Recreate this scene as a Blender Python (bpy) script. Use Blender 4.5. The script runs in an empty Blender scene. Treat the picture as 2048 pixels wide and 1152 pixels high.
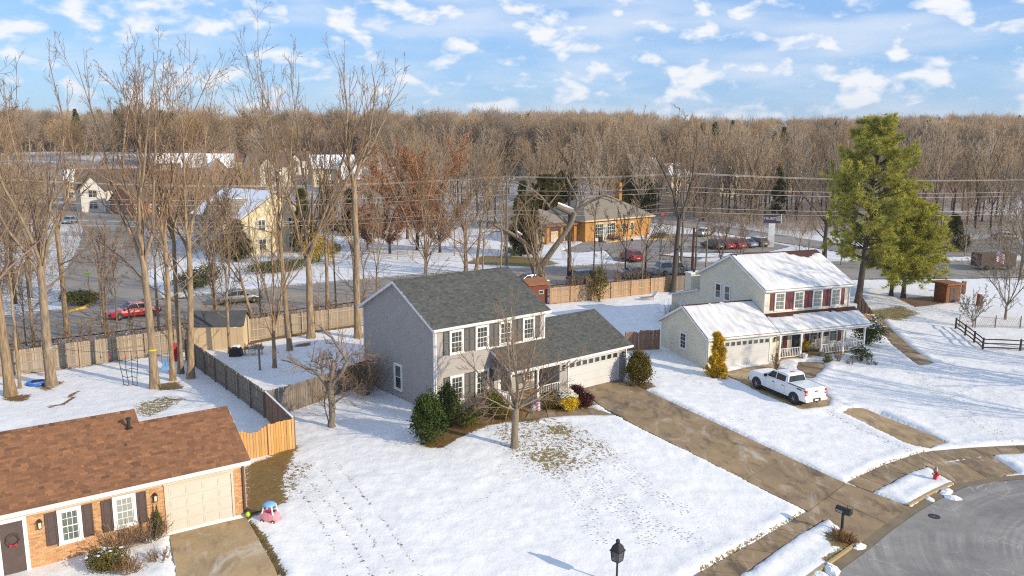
import bpy, math, random
import numpy as np
from mathutils import Matrix, Vector
R = math.radians
SC = bpy.context.scene
COL = SC.collection

# ------------------------------------------------------------------ camera, world, sun, exposure
CAM_H = 17.0; FPX = 1615.5; PITCH = 0.1794; ROLL = -0.0061
cd = bpy.data.cameras.new('camera'); cam = bpy.data.objects.new('camera', cd); COL.objects.link(cam)
cd.sensor_width = 36.0; cd.lens = 36.0 * FPX / 2048.0; cd.clip_end = 6000.0; cd.clip_start = 0.5
cam.location = (0, 0, CAM_H)
cam.rotation_euler = (Matrix.Rotation(R(90) - PITCH, 4, 'X') @ Matrix.Rotation(-ROLL, 4, 'Z')).to_euler()
SC.camera = cam
SUN_EL = R(22.0); SUN_AZ = R(-28.0)      # direction towards the sun, measured from +X
sdir = Vector((math.cos(SUN_AZ) * math.cos(SUN_EL), math.sin(SUN_AZ) * math.cos(SUN_EL), math.sin(SUN_EL)))
sl = bpy.data.lights.new('sun', 'SUN'); sl.energy = 2.5; sl.angle = R(0.55); sl.color = (1.0, 0.85, 0.62)
so = bpy.data.objects.new('sun', sl); COL.objects.link(so)
so.rotation_euler = (-sdir).to_track_quat('-Z', 'Y').to_euler(); so.location = (60, -40, 60)
W = bpy.data.worlds.new('World'); SC.world = W; W.use_nodes = True
nt = W.node_tree; nt.nodes.clear()
def wn(t, **k):
    n = nt.nodes.new(t)
    for a, b in k.items(): setattr(n, a, b)
    return n
sky = wn('ShaderNodeTexSky', sky_type='NISHITA', sun_disc=False)
sky.sun_elevation = SUN_EL; sky.sun_rotation = R(90) - SUN_AZ
sky.air_density = 1.0; sky.dust_density = 0.4; sky.ozone_density = 2.2; sky.altitude = 100
tc = wn('ShaderNodeTexCoord'); sep = wn('ShaderNodeSeparateXYZ'); nt.links.new(tc.outputs['Generated'], sep.inputs[0])
def wmath(op, a, b=None):
    n = wn('ShaderNodeMath', operation=op)
    for i, v in enumerate((a, b)):
        if v is None: continue
        if isinstance(v, (int, float)): n.inputs[i].default_value = v
        else: nt.links.new(v, n.inputs[i])
    return n.outputs[0]
dmap = wn('ShaderNodeMapping'); dmap.inputs['Scale'].default_value = (1, 1, 2.0); nt.links.new(tc.outputs['Generated'], dmap.inputs[0])
nz = wn('ShaderNodeTexNoise'); nz.inputs['Scale'].default_value = 20.0; nz.inputs['Detail'].default_value = 6.0; nz.inputs['Roughness'].default_value = 0.5; nz.inputs['Distortion'].default_value = 0.25
nt.links.new(dmap.outputs[0], nz.inputs['Vector'])
nz2 = wn('ShaderNodeTexNoise'); nz2.inputs['Scale'].default_value = 33.0; nz2.inputs['Detail'].default_value = 2.0
nt.links.new(dmap.outputs[0], nz2.inputs['Vector'])
csum = wmath('ADD', nz.outputs['Fac'], wmath('MULTIPLY', wmath('SUBTRACT', nz2.outputs['Fac'], 0.5), 0.22))
mr = wn('ShaderNodeMapRange', interpolation_type='SMOOTHSTEP'); nt.links.new(csum, mr.inputs[0])
mr.inputs[1].default_value = 0.485; mr.inputs[2].default_value = 0.67; mr.inputs[3].default_value = 0.0; mr.inputs[4].default_value = 0.95
hz = wn('ShaderNodeMapRange', interpolation_type='SMOOTHSTEP'); nt.links.new(sep.outputs[2], hz.inputs[0])
hz.inputs[1].default_value = 0.0; hz.inputs[2].default_value = 0.07; hz.inputs[3].default_value = 0.6; hz.inputs[4].default_value = 1.0
vmap = wn('ShaderNodeMapping'); vmap.inputs['Scale'].default_value = (1, 1, 5); nt.links.new(tc.outputs['Generated'], vmap.inputs[0]); nz3 = wn('ShaderNodeTexNoise'); nz3.inputs['Scale'].default_value = 5.0; nz3.inputs['Detail'].default_value = 5.0; nt.links.new(vmap.outputs[0], nz3.inputs['Vector'])
veil = wn('ShaderNodeMapRange', interpolation_type='SMOOTHSTEP'); nt.links.new(nz3.outputs['Fac'], veil.inputs[0]); veil.inputs[1].default_value = 0.38; veil.inputs[2].default_value = 0.72; veil.inputs[4].default_value = 0.5
cf = wmath('MAXIMUM', wmath('MULTIPLY', mr.outputs[0], hz.outputs[0]), veil.outputs[0])
tint = wn('ShaderNodeMix', data_type='RGBA', blend_type='MULTIPLY'); tint.inputs[0].default_value = 1.0
nt.links.new(sky.outputs[0], tint.inputs[6]);  tint.inputs[7].default_value = (0.75, 0.9, 1.0, 1)
blue = wn('ShaderNodeMix', data_type='RGBA'); blue.inputs[0].default_value = 0.78; nt.links.new(tint.outputs[2], blue.inputs[6]); blue.inputs[7].default_value = (0.78, 1.42, 2.65, 1)
mixc = wn('ShaderNodeMix', data_type='RGBA'); nt.links.new(cf, mixc.inputs[0]); nt.links.new(blue.outputs[2], mixc.inputs[6])
mixc.inputs[7].default_value = (3.35, 3.4, 3.55, 1)
bg = wn('ShaderNodeBackground'); bg.inputs[1].default_value = 0.15; nt.links.new(mixc.outputs[2], bg.inputs[0])
wo = wn('ShaderNodeOutputWorld'); nt.links.new(bg.outputs[0], wo.inputs[0])
SC.view_settings.view_transform = 'Standard'; SC.view_settings.look = 'None'
SC.view_settings.exposure = 0.97; SC.view_settings.gamma = 1.0; SC.view_settings.use_curve_mapping = False
SC.render.engine = 'CYCLES'
SC.cycles.use_denoising = False
try: SC.cycles.denoiser = 'OPENIMAGEDENOISE'
except Exception: pass
SC.cycles.max_bounces = 5; SC.cycles.diffuse_bounces = 3; SC.cycles.glossy_bounces = 2
SC.cycles.transmission_bounces = 3; SC.cycles.transparent_max_bounces = 6
SC.cycles.use_adaptive_sampling = True; SC.cycles.adaptive_threshold = 0.006; SC.cycles.volume_bounces = 0; SC.cycles.filter_width = 1.15; SC.cycles.sample_clamp_indirect = 3.0
SC.cycles.caustics_reflective = False; SC.cycles.caustics_refractive = False

# ------------------------------------------------------------------ materials
MATS = {}
def _link(m, a, b): m.node_tree.links.new(a, b)
def mat(name, col, rough=0.7, col2=None, scale=3.0, bump=0.0, bscale=20.0, metal=0.0, spec=0.4, coat=0.0, stretch=(1, 1, 1),
        tone=None, detail=4.0, contrast=1.0, trans=0.0, coords='Object', subs=0.0, rnd=0.0):
    """procedural material: two colours mixed by noise, optional bump, optional per-face tone, optional per-object variation"""
    m = bpy.data.materials.new(name); m.use_nodes = True; n = m.node_tree.nodes; p = n['Principled BSDF']
    p.inputs['Roughness'].default_value = rough; p.inputs['Metallic'].default_value = metal
    p.inputs['Specular IOR Level'].default_value = spec
    if coat: p.inputs['Coat Weight'].default_value = coat; p.inputs['Coat Roughness'].default_value = 0.05
    if trans: p.inputs['Transmission Weight'].default_value = trans
    tcn = n.new('ShaderNodeTexCoord'); mp = n.new('ShaderNodeMapping'); mp.inputs['Scale'].default_value = stretch
    _link(m, tcn.outputs[coords], mp.inputs[0])
    c2 = col2 if col2 is not None else tuple(c * 0.82 for c in col)
    nzn = n.new('ShaderNodeTexNoise'); nzn.inputs['Scale'].default_value = scale; nzn.inputs['Detail'].default_value = detail
    _link(m, mp.outputs[0], nzn.inputs['Vector'])
    mrn = n.new('ShaderNodeMapRange'); _link(m, nzn.outputs['Fac'], mrn.inputs[0])
    w = 0.28 / contrast; mrn.inputs[1].default_value = 0.5 - w; mrn.inputs[2].default_value = 0.5 + w
    mixn = n.new('ShaderNodeMix'); mixn.data_type = 'RGBA'; _link(m, mrn.outputs[0], mixn.inputs[0])
    mixn.inputs[6].default_value = (*col, 1); mixn.inputs[7].default_value = (*c2, 1)
    out = mixn.outputs[2]
    if tone is not None:          # tone = (dark colour, light colour): mixed per face by the attribute 'tone'
        at_ = n.new('ShaderNodeAttribute'); at_.attribute_name = 'tone'
        m2 = n.new('ShaderNodeMix'); m2.data_type = 'RGBA'; _link(m, at_.outputs['Fac'], m2.inputs[0])
        m2.inputs[6].default_value = (*tone[0], 1); m2.inputs[7].default_value = (*tone[1], 1)
        m3 = n.new('ShaderNodeMix'); m3.data_type = 'RGBA'; m3.blend_type = 'MULTIPLY'; m3.inputs[0].default_value = 1.0
        _link(m, m2.outputs[2], m3.inputs[6]); _link(m, out, m3.inputs[7]); out = m3.outputs[2]
    if rnd:
        oi = n.new('ShaderNodeObjectInfo'); hs = n.new('ShaderNodeHueSaturation')
        r1 = n.new('ShaderNodeMapRange'); _link(m, oi.outputs['Random'], r1.inputs[0]); r1.inputs[3].default_value = 1 - rnd; r1.inputs[4].default_value = 1 + rnd
        _link(m, r1.outputs[0], hs.inputs['Value']); f1 = n.new('ShaderNodeMath'); f1.operation = 'MULTIPLY'; f1.inputs[1].default_value = 17.3; _link(m, oi.outputs['Random'], f1.inputs[0]); f2 = n.new('ShaderNodeMath'); f2.operation = 'FRACT'; _link(m, f1.outputs[0], f2.inputs[0]); r2 = n.new('ShaderNodeMapRange'); _link(m, f2.outputs[0], r2.inputs[0]); r2.inputs[3].default_value = 1 - rnd * 1.1; r2.inputs[4].default_value = 1 + rnd * .5; _link(m, r2.outputs[0], hs.inputs['Saturation']); _link(m, out, hs.inputs['Color']); out = hs.outputs[0]
    _link(m, out, p.inputs['Base Color'])
    if bump:
        bn = n.new('ShaderNodeTexNoise'); bn.inputs['Scale'].default_value = bscale; bn.inputs['Detail'].default_value = 3.0
        _link(m, mp.outputs[0], bn.inputs['Vector'])
        b = n.new('ShaderNodeBump'); b.inputs['Strength'].default_value = bump; b.inputs['Distance'].default_value = 0.05
        _link(m, bn.outputs['Fac'], b.inputs['Height']); _link(m, b.outputs[0], p.inputs['Normal'])
    MATS[name] = m
    return m

# ------------------------------------------------------------------ mesh helpers
class MB:
    """collects shapes; build() links them as one mesh object"""
    def __init__(s, M=None): s.v = []; s.f = []; s.mi = []; s.t = []; s.M = M or Matrix(); s.cm = 0; s.ct = 0.5
    def add(s, vs, fs):
        o = len(s.v); M = s.M
        s.v += [tuple(M @ Vector(v)) for v in vs]; s.f += [tuple(i + o for i in f) for f in fs]
        s.mi += [s.cm] * len(fs); s.t += [s.ct] * len(fs)
    def box(s, x0, x1, y0, y1, z0, z1):
        s.add([(x0, y0, z0), (x1, y0, z0), (x1, y1, z0), (x0, y1, z0), (x0, y0, z1), (x1, y0, z1), (x1, y1, z1), (x0, y1, z1)],
              [(0, 3, 2, 1), (4, 5, 6, 7), (0, 1, 5, 4), (1, 2, 6, 5), (2, 3, 7, 6), (3, 0, 4, 7)])
        return s
    def cbox(s, c, d): return s.box(c[0] - d[0] / 2, c[0] + d[0] / 2, c[1] - d[1] / 2, c[1] + d[1] / 2, c[2] - d[2] / 2, c[2] + d[2] / 2)
    def prism(s, pts, a, b, axis='y'):
        """polygon pts (p, q) extruded along axis from a to b; axis y: (x, z), x: (y, z), z: (x, y)"""
        n = len(pts)
        def P(p, t): return (p[0], t, p[1]) if axis == 'y' else ((t, p[0], p[1]) if axis == 'x' else (p[0], p[1], t))
        s.add([P(p, a) for p in pts] + [P(p, b) for p in pts],
              [tuple(range(n))[::-1], tuple(range(n, 2 * n))] + [(i, (i + 1) % n, (i + 1) % n + n, i + n) for i in range(n)])
        return s
    def quad(s, a, b, c, d): s.add([a, b, c, d], [(0, 1, 2, 3)]); return s
    def bar(s, a, b, w, h=None):
        """square bar from a to b"""
        h = h or w; a = Vector(a); b = Vector(b); d = (b - a).normalized()
        up = Vector((0, 0, 1)) if abs(d.z) < 0.9 else Vector((1, 0, 0))
        sx = d.cross(up).normalized() * w / 2; sz = sx.cross(d).normalized() * h / 2
        vs = [p + q for p in (a, b) for q in (-sx - sz, sx - sz, sx + sz, -sx + sz)]
        s.add(vs, [(0, 1, 2, 3), (7, 6, 5, 4), (0, 4, 5, 1), (1, 5, 6, 2), (2, 6, 7, 3), (3, 7, 4, 0)]); return s
    def tube(s, path, rad, n=8, cap=True):
        path = [Vector(p) for p in path]
        if isinstance(rad, (int, float)): rad = [rad] * len(path)
        vs = []; fs = []; K = len(path)
        for i, p in enumerate(path):
            d = (path[min(i + 1, K - 1)] - path[max(i - 1, 0)]).normalized()
            up = Vector((0, 0, 1)) if abs(d.z) < 0.95 else Vector((1, 0, 0))
            a = d.cross(up).normalized(); b = d.cross(a)
            for j in range(n):
                t = 2 * math.pi * j / n; vs.append(p + (a * math.cos(t) + b * math.sin(t)) * rad[i])
        for i in range(K - 1):
            for j in range(n): fs.append((i * n + j, i * n + (j + 1) % n, (i + 1) * n + (j + 1) % n, (i + 1) * n + j))
        if cap: fs.append(tuple(range(n))); fs.append(tuple(range((K - 1) * n, K * n))[::-1])
        s.add(vs, fs); return s
    def lathe(s, prof, n=16, c=(0, 0, 0), axis='z'):
        vs = []; fs = []; K = len(prof)
        for r, h in prof:
            for j in range(n):
                t = 2 * math.pi * j / n; x, y = r * math.cos(t), r * math.sin(t)
                vs.append((c[0] + x, c[1] + y, c[2] + h) if axis == 'z' else ((c[0] + x, c[1] + h, c[2] + y) if axis == 'y' else (c[0] + h, c[1] + x, c[2] + y)))
        for i in range(K - 1):
            for j in range(n): fs.append((i * n + j, i * n + (j + 1) % n, (i + 1) * n + (j + 1) % n, (i + 1) * n + j))
        fs.append(tuple(range(n))[::-1]); fs.append(tuple(range((K - 1) * n, K * n)))
        s.add(vs, fs); return s
    def mesh(s, name, mats, smooth=False, tone=False):
        me = bpy.data.meshes.new(name); me.from_pydata(s.v, [], s.f)
        for m in (mats if isinstance(mats, (list, tuple)) else [mats]): me.materials.append(MATS[m] if isinstance(m, str) else m)
        if any(s.mi): me.polygons.foreach_set('material_index', s.mi)
        if tone:
            at_ = me.attributes.new('tone', 'FLOAT', 'FACE'); at_.data.foreach_set('value', s.t)
        if smooth: me.polygons.foreach_set('use_smooth', [True] * len(s.f))
        me.update(); return me
    def build(s, name, mats, parent=None, smooth=False, tone=False):
        return link(name, s.mesh(name, mats, smooth, tone), parent)
def link(name, me, parent=None, loc=None, rot=None):
    o = bpy.data.objects.new(name, me); COL.objects.link(o)
    if parent: o.parent = parent
    if loc is not None: o.location = loc
    if rot is not None: o.rotation_euler = rot
    return o
def fastmesh(name, verts, quads=None, tris=None, mats=(), smooth=False, tone=None):
    me = bpy.data.meshes.new(name); verts = np.asarray(verts, np.float32)
    me.vertices.add(len(verts)); me.vertices.foreach_set('co', verts.ravel())
    q = np.zeros((0, 4), np.int32) if quads is None else np.asarray(quads, np.int32)
    t = np.zeros((0, 3), np.int32) if tris is None else np.asarray(tris, np.int32)
    me.loops.add(q.size + t.size); me.loops.foreach_set('vertex_index', np.concatenate([q.ravel(), t.ravel()]))
    me.polygons.add(len(q) + len(t))
    me.polygons.foreach_set('loop_start', np.concatenate([np.arange(len(q)) * 4, q.size + np.arange(len(t)) * 3]).astype(np.int32))
    try: me.polygons.foreach_set('loop_total', np.concatenate([np.full(len(q), 4), np.full(len(t), 3)]).astype(np.int32))
    except Exception: pass
    for m in mats: me.materials.append(MATS[m])
    if smooth: me.polygons.foreach_set('use_smooth', np.ones(len(q) + len(t), bool))
    if tone is not None:
        a = me.attributes.new('tone', 'FLOAT', 'FACE'); a.data.foreach_set('value', np.asarray(tone, np.float32))
    me.update(calc_edges=True); return me
def tag(o, label=None, cat=None, group=None, kind=None):
    if label: o['label'] = label
    if cat: o['category'] = cat
    if group: o['group'] = group
    if kind: o['kind'] = kind
    return o
def thing(name, label, cat, loc=(0, 0, 0), rz=0.0, group=None):
    e = bpy.data.objects.new(name, None); COL.objects.link(e); e.location = loc; e.rotation_euler = (0, 0, rz); e.empty_display_size = 0.3
    return tag(e, label, cat, group)
def struct(o): o['kind'] = 'structure'; return o
def copy_tree(o, loc=None, rz=None, sc=None, parent=None, label=None, group=None):
    c = o.copy(); COL.objects.link(c)
    if parent: c.parent = parent
    if loc is not None: c.location = loc
    if rz is not None: c.rotation_euler = (0, 0, rz)
    if sc is not None: c.scale = (sc, sc, sc) if isinstance(sc, (int, float)) else sc
    if label: c['label'] = label
    if group: c['group'] = group
    for ch in KIDS.get(o.name, None) or o.children:
        copy_tree(ch, parent=c)
    return c
KIDS = {}

# ------------------------------------------------------------------ numpy noise
def vnoise(x, y, seed=0):
    xi = np.floor(x).astype(np.int64); yi = np.floor(y).astype(np.int64); fx = x - xi; fy = y - yi
    fx = fx * fx * (3 - 2 * fx); fy = fy * fy * (3 - 2 * fy)
    def h(a, b):
        n = (a * 374761393 + b * 668265263 + seed * 982451653) & 0x7fffffff
        n = ((n ^ (n >> 13)) * 1274126177) & 0x7fffffff
        return ((n ^ (n >> 16)) & 0xffff) / 65535.0
    return (h(xi, yi) * (1 - fx) + h(xi + 1, yi) * fx) * (1 - fy) + (h(xi, yi + 1) * (1 - fx) + h(xi + 1, yi + 1) * fx) * fy
def fbm(x, y, seed=0, oct=4):
    s = 0; a = 0.5; t = 0
    for i in range(oct): s = s + a * vnoise(x * 2 ** i, y * 2 ** i, seed + i); t += a; a *= 0.5
    return s / t

# ------------------------------------------------------------------ terrain
CP = np.array([(-5, 48, 0), (3, 55, 0), (7.5, 55, 0), (6.5, 51.5, 0.0), (-8, 62, 0), (0, 62, 0), (0.2, 44.2, -.2), (5, 47, -.1),
 (13, 47.5, -.62), (10.5, 43.5, -.68), (17.6, 41, -1.38), (15, 37.2, -1.42), (9, 32.5, -1.38), (4.5, 28.5, -1.33),
 (20, 38, -1.58), (16, 34, -1.58), (24, 42, -1.58), (12, 30.5, -1.58), (30, 36, -1.68), (25, 30, -1.68), (18, 27, -1.65), (40, 44, -1.6),
 (15, 63, -.9), (22, 60, -.95), (30, 66, -.95), (32, 72, -.9), (19, 72, -.7), (24.5, 50, -1.3), (30, 55, -1.3), (40, 60, -1.45), (35, 46, -1.5),
 (45, 70, -1.5), (50, 85, -1.2), (-12, 34, .2), (-20, 30, .2), (-14, 42, .05), (-8, 32, -.2), (-3, 30, -.65), (0, 36, -.7), (-9, 27, -.3),
 (-25, 50, .2), (-35, 55, .2), (-30, 62, .1), (-15, 70, 0), (5, 80, 0), (18, 90, 0), (-30, 75, 0), (0, 100, 0), (30, 105, -.1), (50, 110, -.2),
 (-50, 90, 0), (-60, 60, .2), (-60, 30, .2), (0, 15, -1.), (40, 20, -1.7), (70, 60, -1.4), (75, 110, -.2), (0, 130, 0), (50, 140, 0), (-50, 130, 0)], float)
_d = np.linalg.norm(CP[:, None, :2] - CP[None, :, :2], axis=2); _n = len(CP)
_A = np.zeros((_n + 1, _n + 1)); _A[:_n, :_n] = np.sqrt(_d ** 2 + 4.0) + np.eye(_n) * -0.25; _A[:_n, _n] = 1; _A[_n, :_n] = 1
_w = np.linalg.solve(_A, np.concatenate([CP[:, 2], [0]]))
def sstep(a, b, x):
    t = np.clip((x - a) / (b - a), 0, 1); return t * t * (3 - 2 * t)
def gzv(x, y):
    x = np.asarray(x, float); y = np.asarray(y, float); sh = x.shape; x = x.ravel(); y = y.ravel()
    z = np.full(x.shape, _w[_n])
    if len(x) < 3000: z = z + np.sqrt((x[:, None] - CP[None, :, 0]) ** 2 + (y[:, None] - CP[None, :, 1]) ** 2 + 4.0) @ _w[:_n]
    else:
      for i in range(_n): z += _w[i] * np.sqrt((x - CP[i, 0]) ** 2 + (y - CP[i, 1]) ** 2 + 4.0)
    z = z * (1 - sstep(70, 140, np.hypot(x, y - 60)))
    z += 11.0 * sstep(140, 620, y) + 15.0 * (fbm(x * .0055, y * .0055, 5, 3) - .5) * sstep(160, 300, y) + 5.0 * sstep(30, 260, x) * sstep(170, 500, y)
    return z.reshape(sh)
def gz(x, y): return float(gzv(np.array([x]), np.array([y]))[0])
def ray(px, py):
    x = (px - 1024) / FPX; y = (576 - py) / FPX; c, s = math.cos(-ROLL), math.sin(-ROLL); x, y = x * c - y * s, x * s + y * c
    c, s = math.cos(PITCH), math.sin(PITCH); return (x, c + y * s, -s + y * c)
def at(px, py, h=0.0):
    """the point of the terrain (raised by h) seen at a photo pixel: used to survey the layout"""
    d = ray(px, py); z = 0.0
    for i in range(14):
        t = (z + h - CAM_H) / d[2]; z = 0.25 * z + 0.75 * gz(d[0] * t, d[1] * t)
    return Vector((d[0] * t, d[1] * t, z))
def ats(L): return [at(*p) for p in L]
def xy(L): return np.array([(p.x, p.y) for p in ats(L)])
# ------------------------------------------------------------------ materials of the setting
def concrete(name, c1, c2, dark, salt, saltlev):
    """weathered concrete: mottled tone, damp patches, dried salt and frost, fine grain"""
    m = bpy.data.materials.new(name); m.use_nodes = True; n = m.node_tree.nodes; p = n['Principled BSDF']; L = m.node_tree.links.new; p.inputs['Roughness'].default_value = .85
    O = n.new('ShaderNodeTexCoord').outputs['Object']; mp = n.new('ShaderNodeMapping'); mp.inputs['Rotation'].default_value = (0, 0, .88); mp.inputs['Scale'].default_value = (.9, .5, 1); L(O, mp.inputs[0])
    def nz_(sc, vec, det=5, rg=.6, di=0):
        a = n.new('ShaderNodeTexNoise'); a.inputs['Scale'].default_value = sc; a.inputs['Detail'].default_value = det; a.inputs['Roughness'].default_value = rg; a.inputs['Distortion'].default_value = di; L(vec, a.inputs['Vector']); return a.outputs['Fac']
    def rg_(v, a, b, c=0, d=1):
        q = n.new('ShaderNodeMapRange'); L(v, q.inputs[0]); q.inputs[1].default_value = a; q.inputs[2].default_value = b; q.inputs[3].default_value = c; q.inputs[4].default_value = d; return q.outputs[0]
    def mx_(f, a, b, bt='MIX'):
        q = n.new('ShaderNodeMix'); q.data_type = 'RGBA'; q.blend_type = bt
        if isinstance(f, float): q.inputs[0].default_value = f
        else: L(f, q.inputs[0])
        for i, v in ((6, a), (7, b)):
            if isinstance(v, tuple): q.inputs[i].default_value = (*v, 1)
            else: L(v, q.inputs[i])
        return q.outputs[2]
    c = mx_(rg_(nz_(.7, O), .35, .65), c1, c2); c = mx_(rg_(nz_(1.1, mp.outputs[0], 6, .65, .6), .50, .66, 0, .85), c, dark); c = mx_(rg_(nz_(.8, mp.outputs[0], 7, .7, 1.2), saltlev, saltlev + .14, 0, .7), c, salt)
    g = nz_(45, O, 2); c = mx_(1.0, c, mx_(rg_(g, .3, .7), (.82, .82, .82), (1.12, 1.12, 1.12)), 'MULTIPLY'); oi = n.new('ShaderNodeObjectInfo'); hs = n.new('ShaderNodeHueSaturation'); L(rg_(oi.outputs['Random'], 0, 1, .9, 1.1), hs.inputs['Value']); L(c, hs.inputs['Color']); L(hs.outputs[0], p.inputs['Base Color'])
    bp = n.new('ShaderNodeBump'); bp.inputs['Strength'].default_value = .3; bp.inputs['Distance'].default_value = .02; L(g, bp.inputs['Height']); L(bp.outputs[0], p.inputs['Normal']); MATS[name] = m
concrete('concrete', (.335, .235, .13), (.235, .165, .095), (.10, .072, .046), (.50, .45, .38), .55)
concrete('concrete_pale', (.44, .315, .17), (.34, .24, .13), (.20, .14, .085), (.55, .50, .43), .53)
mat('kerb', (.42, .30, .13), .8, (.33, .24, .12), 3, .2, 30)
mat('gutter', (.26, .2, .125), .85, (.15, .115, .075), 1.2, .2, 30, detail=6)
mat('road_far', (.34, .305, .265), .9, (.22, .20, .18), .35, .1, 20, detail=6)
mat('line_white', (.75, .75, .73), .7, (.5, .5, .48), 4)
mat('line_yellow', (.72, .48, .08), .7, (.55, .38, .1), 4)
mat('yellow_kerb', (.75, .45, .03), .7, (.6, .36, .03), 4)
mat('snow_clean', (.86, .88, .90), .6, (.80, .82, .85), 2.5, .5, 9, spec=.2)

def asphalt():
    m = bpy.data.materials.new('asphalt'); m.use_nodes = True; n = m.node_tree.nodes; p = n['Principled BSDF']; L = m.node_tree.links.new; p.inputs['Roughness'].default_value = .85
    O = n.new('ShaderNodeTexCoord').outputs['Object']
    def nz_(sc, vec, det=5, rg=.6, di=0):
        a = n.new('ShaderNodeTexNoise'); a.inputs['Scale'].default_value = sc; a.inputs['Detail'].default_value = det; a.inputs['Roughness'].default_value = rg; a.inputs['Distortion'].default_value = di; L(vec, a.inputs['Vector']); return a
    def rg_(v, a, b, c=0, d=1):
        q = n.new('ShaderNodeMapRange'); L(v, q.inputs[0]); q.inputs[1].default_value = a; q.inputs[2].default_value = b; q.inputs[3].default_value = c; q.inputs[4].default_value = d; return q.outputs[0]
    def mx_(f, a, b, bt='MIX'):
        q = n.new('ShaderNodeMix'); q.data_type = 'RGBA'; q.blend_type = bt
        if isinstance(f, float): q.inputs[0].default_value = f
        else: L(f, q.inputs[0])
        for i, v in ((6, a), (7, b)):
            if isinstance(v, tuple): q.inputs[i].default_value = (*v, 1)
            else: L(v, q.inputs[i])
        return q.outputs[2]
    def mu_(a, b):
        q = n.new('ShaderNodeMath'); q.operation = 'MULTIPLY'; L(a, q.inputs[0]); L(b, q.inputs[1]); return q.outputs[0]
    # tyre polish runs in arcs round the turning circle
    sb = n.new('ShaderNodeVectorMath'); sb.operation = 'SUBTRACT'; sb.inputs[1].default_value = (31, 31, 0); L(O, sb.inputs[0]); ln = n.new('ShaderNodeVectorMath'); ln.operation = 'LENGTH'; L(sb.outputs[0], ln.inputs[0]); wv = n.new('ShaderNodeCombineXYZ'); L(ln.outputs['Value'], wv.inputs[0]); arc = nz_(1.6, wv.outputs[0], 5, .7).outputs['Fac']; brk = nz_(.35, O, 4).outputs['Fac']
    c = mx_(rg_(nz_(.5, O, 6, .65).outputs['Fac'], .35, .65), (.30, .285, .262), (.20, .19, .177)); c = mx_(mu_(rg_(arc, .48, .6), rg_(brk, .40, .58, 0, .38)), c, (.46, .44, .41)); c = mx_(mu_(rg_(arc, .48, .38), rg_(brk, .4, .6, 0, .4)), c, (.15, .143, .135))
    dv = n.new('ShaderNodeVectorMath'); dv.operation = 'MULTIPLY_ADD'; L(nz_(1.3, O, 4).outputs['Color'], dv.inputs[0]); dv.inputs[1].default_value = (.9, .9, 0); L(O, dv.inputs[2])
    v = n.new('ShaderNodeTexVoronoi'); v.feature = 'DISTANCE_TO_EDGE'; v.inputs['Scale'].default_value = .9; L(dv.outputs[0], v.inputs['Vector']); c = mx_(mu_(rg_(v.outputs['Distance'], .006, .028, 1, 0), rg_(nz_(.3, O, 3).outputs['Fac'], .5, .58, 0, .8)), c, (.46, .44, .41))
    g = nz_(70, O, 2, .7).outputs['Fac']; c = mx_(1.0, c, mx_(rg_(g, .3, .7), (.7, .7, .7), (1.25, 1.25, 1.25)), 'MULTIPLY'); L(c, p.inputs['Base Color'])
    bp = n.new('ShaderNodeBump'); bp.inputs['Strength'].default_value = .5; bp.inputs['Distance'].default_value = .02; L(g, bp.inputs['Height']); L(bp.outputs[0], p.inputs['Normal']); MATS['asphalt'] = m
asphalt()

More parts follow.
